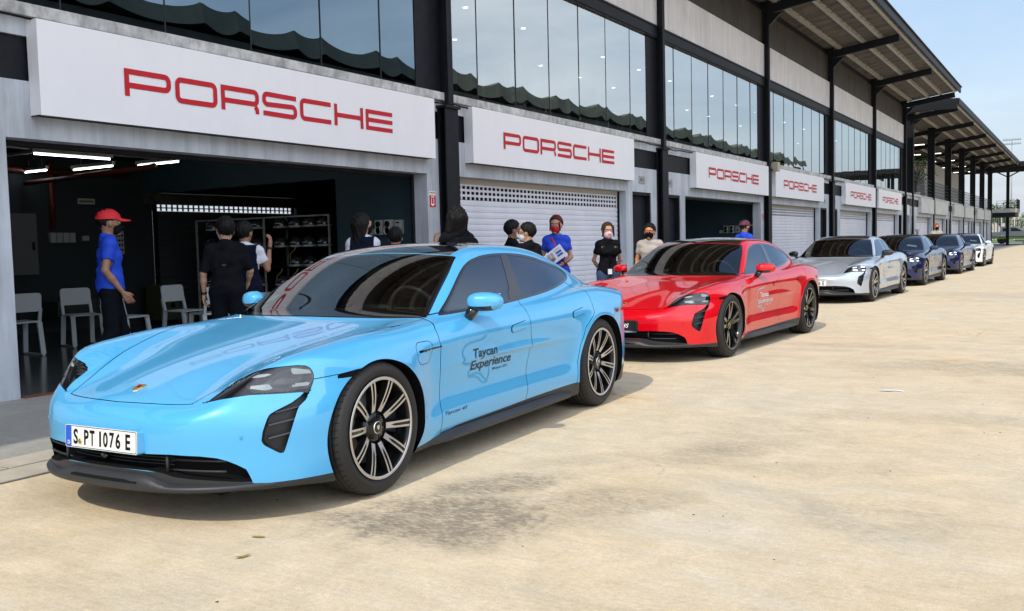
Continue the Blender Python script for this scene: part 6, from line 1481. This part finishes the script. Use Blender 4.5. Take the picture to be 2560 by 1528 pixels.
def chair(x, y, rz, lab_):
    c = empty('chair', (x, y, .008), rz); tag(c, lab_, 'chair', 'pale plastic chairs in the garage')
    ps_ = rbox(.42, .24, .05); MB().add([(-.215 - d_ - .10 * (v + .12), u, .70 + v) for d_ in (0, .018) for u, v in ps_], [tuple(range(24)), tuple(range(47, 23, -1))] + [(i, (i + 1) % 24, (i + 1) % 24 + 24, i + 24) for i in range(24)]).build('backrest', CHM, c)
    MB().prism([(a, b_) for a, b_ in rbox(.44, .43, .05)], 'z', .435, .455).build('seat', CHM, c, bevel=.004)
    for s_ in (1, -1):
        MB().obox((-.19, s_ * .195, .44), (-.235, s_ * .195, .62), .04, .03).obox((-.19, s_ * .195, .44), (-.235, s_ * .205, .02), .028, .062, (0, 1, 0)).build('leg', CHM, c)
        MB().obox((.17, s_ * .195, .44), (.225, s_ * .205, .02), .028, .062, (0, 1, 0)).build('leg', CHM, c)
        MB().obox((-.25, s_ * .205, .012), (.24, s_ * .205, .012), .03, .022).build('runner', CHM, c)
    return c
chair(-11.8, 6.90, R(176), 'chair at the far left edge of the doorway'); chair(-12.2, 8.10, R(-14), 'chair just left of the man in blue'); chair(-11.1, 8.02, R(12), 'chair just right of the man in blue')
chair(-11.3, 9.15, R(5), 'chair in front of the olive cooler, between the standing people'); chair(-10.4, 8.85, R(168), 'chair partly behind the person in the black t-shirt')
t = empty('air_cooler', (-14.5, 11.25, .008)); tag(t, 'olive green portable air cooler beside the black door jamb', 'appliance')
OLV = mat('olive_plastic', (.055, .062, .032), .5); MB().box(-.22, .22, -.2, .2, .06, .72).build('case', OLV, t, bevel=.03); MB().box(.221, .228, -.12, .12, .46, .64).build('vent_grille', BLACK, t); MB().lathe([(0, .0), (.05, 0), (.05, -.01)], 'x', (.235, .05, .34), 14).build('dial', BLACK, t)
for s_ in (1, -1): MB().box(-.18, .18, s_ * .15, s_ * .18, 0, .06).build('foot', BLACK, t)
t = empty('reflector_board', (-10.6, 9.9, .008)); tag(t, 'crumpled silver board leaning behind the pale chairs', 'board'); MB().add([(0, -.35, .43), (0, .35, .43), (-.08, .35, .66), (-.08, -.35, .66)], [(0, 1, 2, 3)]).build('sheet', mat('silver_foil', (.6, .6, .58), .3, .6, bump=(7, .8, .03)), t, recalc=False)
MB().box(-.10, .02, -.33, -.30, 0, .43).box(-.10, .02, .30, .33, 0, .43).build('stand', STEEL, t)
# open rack with racing helmets
rk = empty('helmet_rack', (-12.1, 11.75, .008)); tag(rk, 'tall dark rack with thin white posts holding rows of helmets', 'rack')
for x_ in (-1.72, .0, 1.50):
    for y_ in (-.22, .32): MB().box(x_ - .014, x_ + .014, y_ - .014, y_ + .014, 0, 1.87).build('post', PURL, rk)
MB().box(-1.70, 1.48, -.234, -.206, 1.845, 1.87).build('top_rail', PURL, rk)
for z_ in (.35, .68, 1.01, 1.34, 1.67): MB().box(-1.705, 1.485, -.205, .30, z_ - .012, z_).build('shelf', STEEL, rk)
MB().box(-1.70, 1.48, .335, .35, 0, 1.87).build('back_panel', BLACK, rk)
HM = mat('helmet_shell', (.035, .038, .04), .25, coat=.6); HV = mat('helmet_trim', (.42, .45, .45), .4)
hp_ = None
cnt = 0
for ri, z_ in enumerate((.68, 1.01, 1.34, 1.67)):
    for ci, x_ in enumerate((-1.45, -1.10, -.72, -.30, .28, .62, .95, 1.28)):
        if random.random() < .08: continue
        if hp_ is None:
            hp_ = empty('helmet'); b = MB()
            b.lathe([(.125 * math.cos(t_), .03 + .125 * math.sin(t_)) for t_ in np.linspace(-.15, math.pi / 2, 9)], 'z', (0, 0, .03), 18).build('shell', HM, hp_)
            MB().lathe([(.120, .0), (.128, .004), (.128, .030), (.122, .034)], 'z', (0, 0, .004), 20).build('rim', HV, hp_); MB().add([(.1 * math.sin(a), -.128 * math.cos(a * .9) - .004, z2) for a in np.linspace(-.6, .6, 7) for z2 in (.075, .085)], [(2 * k, 2 * k + 1, 2 * k + 3, 2 * k + 2) for k in range(6)]).build('visor_edge', HV, hp_, recalc=False); h_ = hp_
        else: h_ = copy_tree(hp_)
        h_.location = (-12.1 + x_ + random.uniform(-.02, .02), 11.66, z_ + .009); h_.rotation_euler = (0, 0, random.uniform(-.4, .4))
        tag(h_, 'dark helmet, %s on the %s shelf of the rack' % (['far left', 'second from left', 'third from left', 'left of the middle post', 'right of the middle post', 'sixth from left', 'second from right', 'far right'][ci], ['lowest', 'second lowest', 'second highest', 'highest'][ri]), 'helmet', 'helmets on the rack')
YH = mat('hose_yellow', (.30, .27, .06), .5)
for i, (x_, z_, l) in enumerate(((.75, 1.20, 'upper'), (.42, .83, 'lower left'), (.78, .83, 'lower right'))):
    o = MB().tube([(-12.1 + x_ - .10, 11.47, z_ - .06), (-12.1 + x_ - .08, 11.46, z_ + .04), (-12.1 + x_ + .02, 11.46, z_ + .10), (-12.1 + x_ + .06, 11.46, z_ + .16)], .009, 6).build('yellow_hose', YH); tag(o, 'short yellow hose hanging on the helmet rack, ' + l, 'hose', 'yellow hoses on the rack')
# wall sockets, cabinet, signs, poster
BXM = mat('switchbox_grey', (.34, .36, .35), .5)
def sockets(x0, y0, z0, along, lab_, first_switch=True):
    t = empty('socket_group', (x0, y0, z0), 0 if along == 'x' else R(90)); tag(t, lab_, 'socket')
    if first_switch: MB().box(-.36, -.24, -.06, 0, .0, .10).build('switch', BXM, t, bevel=.006)
    for k, xx in enumerate((-.22, -.04)):
        b = MB().box(xx, xx + .15, -.09, 0, .0, .23).build('isolator', BXM, t, bevel=.008)
        MB().lathe([(.0, 0), (.045, 0), (.045, .02)], 'y', (xx + .075, -.105, .165), 16).build('knob', BLACK, b); MB().lathe([(.055, -.03), (.055, 0), (.03, .0), (.0, -.0)], 'y', (xx + .075, -.09, .065), 16).build('outlet', BXM, b)
    b = MB().box(.15, .29, -.07, 0, .01, .22).build('isolator', BXM, t, bevel=.008); MB().box(.19, .25, -.078, -.0705, .17, .19).box(.20, .24, -.078, -.0705, .06, .12).build('mark', BLACK, b)
sockets(-9.15, 11.298, 1.50, 'x', 'grey isolator boxes on the teal wall of the first garage')
sockets(-9.3, 27.998, 1.50, 'x', 'grey isolator boxes on the wall of the third garage')
sk_ = empty('switch_row', (-14.998, 9.4, 1.52)); tag(sk_, 'row of dim switch boxes on the back wall left of the man in blue', 'switch')
for k in range(4): MB().box(0, .07, k * .12, k * .12 + .105, .0, .17).build('switch', BXM, sk_, bevel=.006)
MB().box(0, .04, .62, .74, .03, .12).build('switch', BXM, sk_)
t = empty('metal_cabinet', (-14.99, 8.5, .95)); tag(t, 'grey wall cabinet in the dark behind the left edge of the doorway', 'cabinet'); cb = MB().box(0, .25, 0, .55, .05, 1.05).build('door', mat('cabinet_grey', (.12, .13, .13), .5), t); MB().box(.25, .27, .46, .49, .45, .58).build('handle', BLACK, t)
t = sheet_sign('wall_sign', 9.98, 10.31, 2.19, 2.29, mat('sign_dim', (.45, .45, .40), .5), 'small pale sign high on the dark back wall', x=-14.998)
MB().box(.0065, .0075, .03, .30, .03, .07).build('lettering', mat('sign_print', (.15, .15, .14), .6), t)
t = sheet_sign('poster', 10.62, 10.86, 1.30, 1.72, mat('poster_paper', (.42, .43, .43), .6), 'grey poster with rows of small pictures behind the man in blue', x=-14.998)
b = MB()
for a in range(4):
    for c in range(4): b.lathe([(.0, 0), (.022, 0)], 'x', (.0070, .035 + a * .056, .08 + c * .085), 10)
tag(b.build('picture_rows', BLACK, t, recalc=False), kind='stuff')
o = MB().box(-14.6, -14.2, 9.0, 9.7, .30, .55).build('crate', mat('crate_dark', (.03, .035, .03), .7), bevel=.02); tag(o, 'low dark crate against the back wall behind the chairs', 'crate')
# ------------------------------------------------------------------ lounge chairs and tables behind the upper glass
CV = mat('chair_cover', (.62, .66, .68), .7)
def lounge_chair(x, y, rz, lab_):
    t = empty('lounge_chair', (x, y, 3.6), rz); tag(t, lab_, 'chair', 'white covered chairs behind the upper windows')
    ps_ = [(u, v) for u, v in rbox(.34, 1.05, .14, 6)]; n = len(ps_); MB().add([(d_ + .06 * v, u * (1 - .12 * v), .54 + v) for d_ in (0, .06) for u, v in ps_], [tuple(range(n)), tuple(range(2 * n - 1, n - 1, -1))] + [(i, (i + 1) % n, (i + 1) % n + n, i + n) for i in range(n)]).build('backrest', CV, t)
    MB().prism(rbox(.36, .38, .05), 'z', .42, .47).build('seat', CV, t).location = (-.2, 0, 0); MB().tube([(-.2, 0, 0), (-.2, 0, .42)], .03, 8).lathe([(0, 0), (.2, 0), (.2, .02), (0, .03)], 'z', (-.2, 0, 0), 20).build('pedestal', CHROME, t)
for i, y_ in enumerate((14.9, 15.75, 17.3, 18.4, 21.2, 22.6, 24.3, 25.4, 26.9, 29.2, 30.4, 32.9, 33.6, 34.6, 38.2, 39.6, 41.5, 43)):
    lounge_chair(-8.95 - .1 * (i % 3), y_, R(180 + 25 * (i % 3 - 1)), 'tall white covered chair behind the upper glass, number %d from the left' % (i + 1))
for i, y_ in enumerate((13.9, 16.4, 20.9, 23.4, 26.0, 30.9, 34.0, 40.4)):
    t = empty('high_table', (-9.7, y_, 3.6)); tag(t, 'slim white high table behind the upper glass, table %d from the left' % (i + 1), 'table', 'tables behind the upper windows'); MB().box(-.35, .35, -.6, .6, .98, 1.02).build('table_top', WHITE, t)
    for sx in (-.3, .3):
        for sy in (-.52, .52): MB().box(sx - .02, sx + .02, sy - .02, sy + .02, 0, .98).build('leg', WHITE, t)
# ------------------------------------------------------------------ grandstand opposite with tent roof (seen mirrored in the windows)
gs = empty('grandstand', (66, 120, 0)); tag(gs, 'long grandstand with olive tent roof across the track, mirrored in the windows', 'grandstand')
TENT = mat('tent_membrane', (.13, .13, .095), .8, noise=(.3, .15)); TER = mat('terrace_dark', (.075, .075, .075), .9)
V = []; Fs = []; n_ = 700; Y0, Y1 = 15, 300
for k in range(n_ + 1):
    y_ = Y0 + (Y1 - Y0) * k / n_; ph = ((y_ - 64.8) % 14.85) / 14.85
    s_ = ph / .30 if ph < .30 else (ph - .30) / .70; sag = 4 * s_ * (1 - s_); sc1 = sag
    top = 26.4 - (.55 if ph < .30 else 1.15) * sag ** .8 - (.35 * s_ if ph > .3 else 0) * (1 - s_)
    V += [(-6, y_ - 120, top), (0, y_ - 120, top - .6 - .5 * sc1), (16, y_ - 120, 25.5), (-6.6, y_ - 120, 24.2 - .8 * sc1)]
for k in range(n_): a = 4 * k; Fs += [(a, a + 1, a + 5, a + 4), (a + 1, a + 2, a + 6, a + 5), (a + 3, a, a + 4, a + 7)]
MB().add(V, Fs, 0, False).build('tent_roof', TENT, gs, recalc=False)
MB().prism([(-5.5, 23.4), (28, 24.5), (30, 0), (22, 0), (-8, 8), (-8, 10)], 'y', -105, 180).build('stand_body', TER, gs)
b = MB()
for k in range(6, 24): b.tube([(-5, -176 + k * 14.85, 0), (-5, -176 + k * 14.85, 24.4)], .35, 8)
b.build('masts', STEEL, gs)
# ------------------------------------------------------------------ background right of the building
def tree(x, y, h, r_, seed, lab_, grp=None, leafm=None, nl=5200, trunk_h=.35):
    rng = np.random.RandomState(seed); t = empty('tree', (x, y, 0)); tag(t, lab_, 'tree', grp)
    tk = MB().tube([(0, 0, 0), (.05 * r_, 0, h * .3), (0, .05 * r_, h * .62)], [h * .032, h * .022, h * .010], 9); 
    cl = []
    for k in range(13):
        a = rng.uniform(0, 6.28); rr = r_ * rng.uniform(.15, .8); z_ = h * rng.uniform(trunk_h + .08, .92); q = (rr * math.cos(a), rr * math.sin(a), z_); cl.append((q, r_ * rng.uniform(.28, .50)))
        tk.tube([(0, 0, h * (trunk_h * .8 + .2 * rng.rand())), (q[0] * .5, q[1] * .5, z_ * .85), q], [h * .012, h * .007, h * .002], 6)
    tk.build('trunk', mat('bark', (.09, .07, .05), .9, noise=(8, .3)), t)
    V = []; Fs = []; mi = []
    for k in range(nl):
        c, cr_ = cl[rng.randint(len(cl))]; d = rng.normal(size=3); d /= np.linalg.norm(d); p = np.array(c) + d * cr_ * rng.uniform(.55, 1.12) * np.array([1, 1, .72]); s_ = h * rng.uniform(.012, .026)
        u = rng.normal(size=3); u /= np.linalg.norm(u); v = np.cross(u, rng.normal(size=3)); v /= np.linalg.norm(v); b0 = len(V); V += [p - u * s_, p + v * s_ * .55, p + u * s_, p - v * s_ * .55]; Fs.append((b0, b0 + 1, b0 + 2, b0 + 3)); mi.append(rng.randint(3))
    m = MB(); m.add(V, Fs); m.m = mi
    m.build('crown', leafm or [mat('leaf_dark', (.030, .065, .016), .7), mat('leaf_mid', (.055, .115, .025), .7), mat('leaf_light', (.09, .17, .035), .7)], t, recalc=False); return t
tree(-7.6, 178, 5.0, 3.6, 1, 'round green tree at the far right edge behind the pickup', 'trees beyond the track building')
tree(-17.2, 196, 5.0, 2.6, 2, 'lower green tree seen between the posts below the balcony', 'trees beyond the track building')
tree(-13.0, 185, 7.0, 2.8, 3, 'tree whose crown shows above the balcony floor', 'trees beyond the track building')
t = tree(-9.6, 66.0, 3.0, 1.3, 6, 'large green potted plant standing on the terrace', None, None, 1800, .2); t.location.z = 3.6; t['category'] = 'plant'; t.name = 'potted_plant'
MB().lathe([(0, 0), (.25, 0), (.33, .5), (.30, .5), (.28, .42), (0, .42)], 'z', (0, 0, 0), 20).build('pot', WHITE, t)
wh = empty('arcaded_building', (-13.5, 215, 0)); tag(wh, 'pale curved building with tall narrow openings behind the pickup', 'building')
b = MB(); dk = MB()
for k in range(12):
    a = R(-60 + k * 10); a2 = R(-60 + (k + 1) * 10); r1 = 4.2; P0 = (r1 * math.sin(a), -r1 * math.cos(a)); P1 = (r1 * math.sin(a2), -r1 * math.cos(a2)); hh_ = 4.5 + .08 * k if k < 8 else 5.1 - (k - 8) * .4
    b.obox((P0[0], P0[1], 0), (P0[0], P0[1], hh_), .42, .42, (0, 1, 0)); b.obox((P0[0], P0[1], hh_ - .6), (P1[0], P1[1], hh_ - .6), .7, 1.2); dk.obox((P0[0] * .95, P0[1] * .95, hh_ / 2 - .6), (P1[0] * .95, P1[1] * .95, hh_ / 2 - .6), .2, hh_ - 1.2)
b.build('wall', mat('pale_render', (.56, .50, .46), .8), wh); dk.build('openings', mat('opening_dark', (.12, .12, .13), .8), wh)
fe = empty('mesh_fence', (-20, 150, 0)); tag(fe, 'tall grey mesh fence with white posts beyond the end of the building', 'fence'); b = MB()
for k in range(14): b.box(k * 1.6, k * 1.6 + .08, 0, .08, 0, 3.6)
b.build('posts', WHITE, fe); b = MB()
for k in range(80): b.box(k * .28, k * .28 + .018, .03, .045, .1, 3.5)
for k in range(14): b.box(0, 21, .03, .05, .15 + k * .25, .165 + k * .25)
b.build('mesh', PURL, fe)
# pickup truck, seen from the side
pk = empty('pickup_truck', (-6.55, 125.6, .03), R(0)); tag(pk, 'silver pickup truck with green and yellow side stripe parked at the end of the building', 'truck')
PKS = mat('truck_silver', (.50, .52, .50), .3, .1, coat=.6); side = [(-3.2, .78), (-3.25, 1.15), (-1.6, 1.35), (-.45, 1.42), (.55, 2.02), (2.1, 2.05), (2.25, 1.42), (3.35, 1.40), (3.35, .62), (2.75, .60), (2.6, .9), (2.1, 1.0), (1.6, .9), (1.45, .55), (-1.45, .55), (-1.6, .95), (-2.05, 1.1), (-2.5, .95), (-2.65, .62)]
def pprism(poly, ya, yb, m, nm, bev=.03): return MB().prism(poly, 'y', ya, yb).build(nm, m, pk, bevel=bev)
pprism([(-p[0], p[1]) for p in side][::-1], -.9, .9, PKS, 'body')
pprism([(.10, 1.46), (-.52, 1.84), (-1.10, 1.86), (-1.10, 1.46)], -.912, .912, mat('truck_glass', (.03, .06, .065), .12, coat=.3), 'window', 0)
pprism([(-1.26, 1.46), (-1.26, 1.86), (-1.92, 1.84), (-1.98, 1.46)], -.912, .912, MATS['truck_glass'], 'window', 0)
MB().box(-3.2, 3.0, -.915, -.902, .74, .90).build('green_stripe', mat('stripe_green', (.13, .25, .03), .5), pk); MB().box(-3.0, 1.2, -.92, -.903, .60, .70).build('yellow_stripe', mat('stripe_yellow', (.32, .33, .05), .5), pk)
for x_ in (2.08, -2.08):
    for s_ in (-1, 1):
        w_ = MB().lathe([(.0, -.11), (.42, -.11), (.46, -.07), (.46, .07), (.42, .11), (0, .11)], 'y', (x_, s_ * .80, .46), 28).build('wheel', RUB, pk); MB().lathe([(0, s_ * .115), (.2, s_ * .115), (.24, s_ * .10)], 'y', (x_, s_ * .80, .46), 16).build('rim', RIMD, w_, recalc=False)
MB().box(2.3, 3.5, -.93, .93, .38, .60).build('bumper', BLACK, pk)
# far light mast
ms = empty('floodlight_mast', (-15.9, 260, 0)); tag(ms, 'very tall floodlight mast with two rows of lamps on the horizon', 'mast'); MB().tube([(0, 0, 0), (0, 0, 24)], [.2, .1], 8).build('pole', PURL, ms); b = MB()
for z_ in (22.8, 23.8): b.box(-2.0, 2.0, -.08, .08, z_, z_ + .12)
for k in range(12):
    for z_ in (22.95, 23.95): b.box(-1.95 + k * .335, -1.8 + k * .335, -.3, .1, z_, z_ + .3)
b.build('lamp_frame', mat('mast_grey', (.28, .30, .31), .6), ms)
# low barrier, bollard beside the stair
o = MB().box(-.05, .05, -.05, .05, 0, 1.55).box(-.06, .06, -.35, .35, 1.5, 1.62).build('ticket_post', PURL); o.location = (-8.0, 55.9, 0); tag(o, 'grey T shaped post standing at the stair opening', 'post')
o = MB().box(-3.9, 10, 0, .12, .35, .47).box(-3.0, -2.9, 0, .1, 0, .35).box(0, .1, 0, .1, 0, .35).box(6, 6.1, 0, .1, 0, .35).build('low_barrier', mat('barrier_grey', (.30, .31, .31), .6)); o.location = (-3, 117.5, .02); tag(o, 'low grey rail barrier in front of the grass at the right edge', 'barrier')
# people up on the terrace
person(-8.75, 62.9, R(-30), 1.68, 'person in a red top standing behind the terrace railing', top=CRED, vox=.024)
person(-9.6, 77.6, R(-30), 1.68, 'dark haired person in black behind the terrace railing by the white room', vox=.024)
# little things on the apron
o = MB().add([(-.10, -.02, 0), (0, .03, .003), (.11, .01, .001), (.07, .05, .008), (-.05, .06, .003), (.02, -.02, .006)], [(0, 1, 5), (1, 2, 3), (1, 3, 4), (0, 1, 4)]).build('torn_tape', mat('tape_white', (.8, .8, .8), .4), recalc=False); o.location = (-1.38, 8.24, .004); tag(o, 'scrap of torn white tape lying on the sunlit concrete', 'litter')
LFM = mat('dry_leaf', (.30, .24, .07), .8)
for i, (x_, y_, r_, l) in enumerate(((-3.19, 2.93, .3, 'flat yellow leaf on the concrete in front of the blue car'), (-3.04, 2.70, 1.2, 'curled yellow leaf nearest the camera'))):
    P_ = [(.034 * math.cos(a), .012 * math.sin(a), .002 + .006 * abs(math.cos(a)) * i) for a in np.linspace(0, 6.28, 12, endpoint=False)]; o = MB().add(P_ + [(0, 0, .003)], [(k, (k + 1) % 12, 12) for k in range(12)]).build('leaf', LFM, recalc=False); o.location = (x_, y_, .003); o.rotation_euler = (0, 0, r_); tag(o, l, 'leaf', 'fallen leaves')
b = MB()
for k in range(160):
    x_, y_ = random.uniform(-5.2, 3), random.uniform(1.6, 16); s_ = random.uniform(.003, .009); b.add([(x_ - s_, y_, .001), (x_, y_ - s_ * .6, .001), (x_ + s_, y_ + s_ * .3, .001), (x_, y_ + s_, .004)], [(0, 1, 3), (1, 2, 3), (2, 0, 3)])
tag(b.build('gravel', mat('grit_dark', (.06, .05, .04), .9), recalc=False), kind='stuff')
# notes behind windscreens
for c, (yy, zz, m_) in ((c1, (-.60, .98, STKG)), (c2, (-.60, .98, STKG)), (c3, (-.60, .98, STKG)), (c4, (.45, .97, PAP)), (c5, (-.42, 1.06, PAP)), (c6, (.45, .97, PAP))):
    xx = float(WSB(abs(yy))) - .10; 
    y_ = np.array([yy - .045, yy + .045, yy + .045, yy - .045]) if m_ is STKG else np.array([yy - .12, yy + .12, yy + .12, yy - .12]); x_ = np.array([.62, .62, .55, .55]) if m_ is STKG else np.array([.58, .58, .50, .50]); z_ = on_top(x_, y_) - .012
    MB().add(list(zip(x_, y_, z_)), [(0, 1, 2, 3)]).build('windscreen_sticker', m_, c, recalc=False)
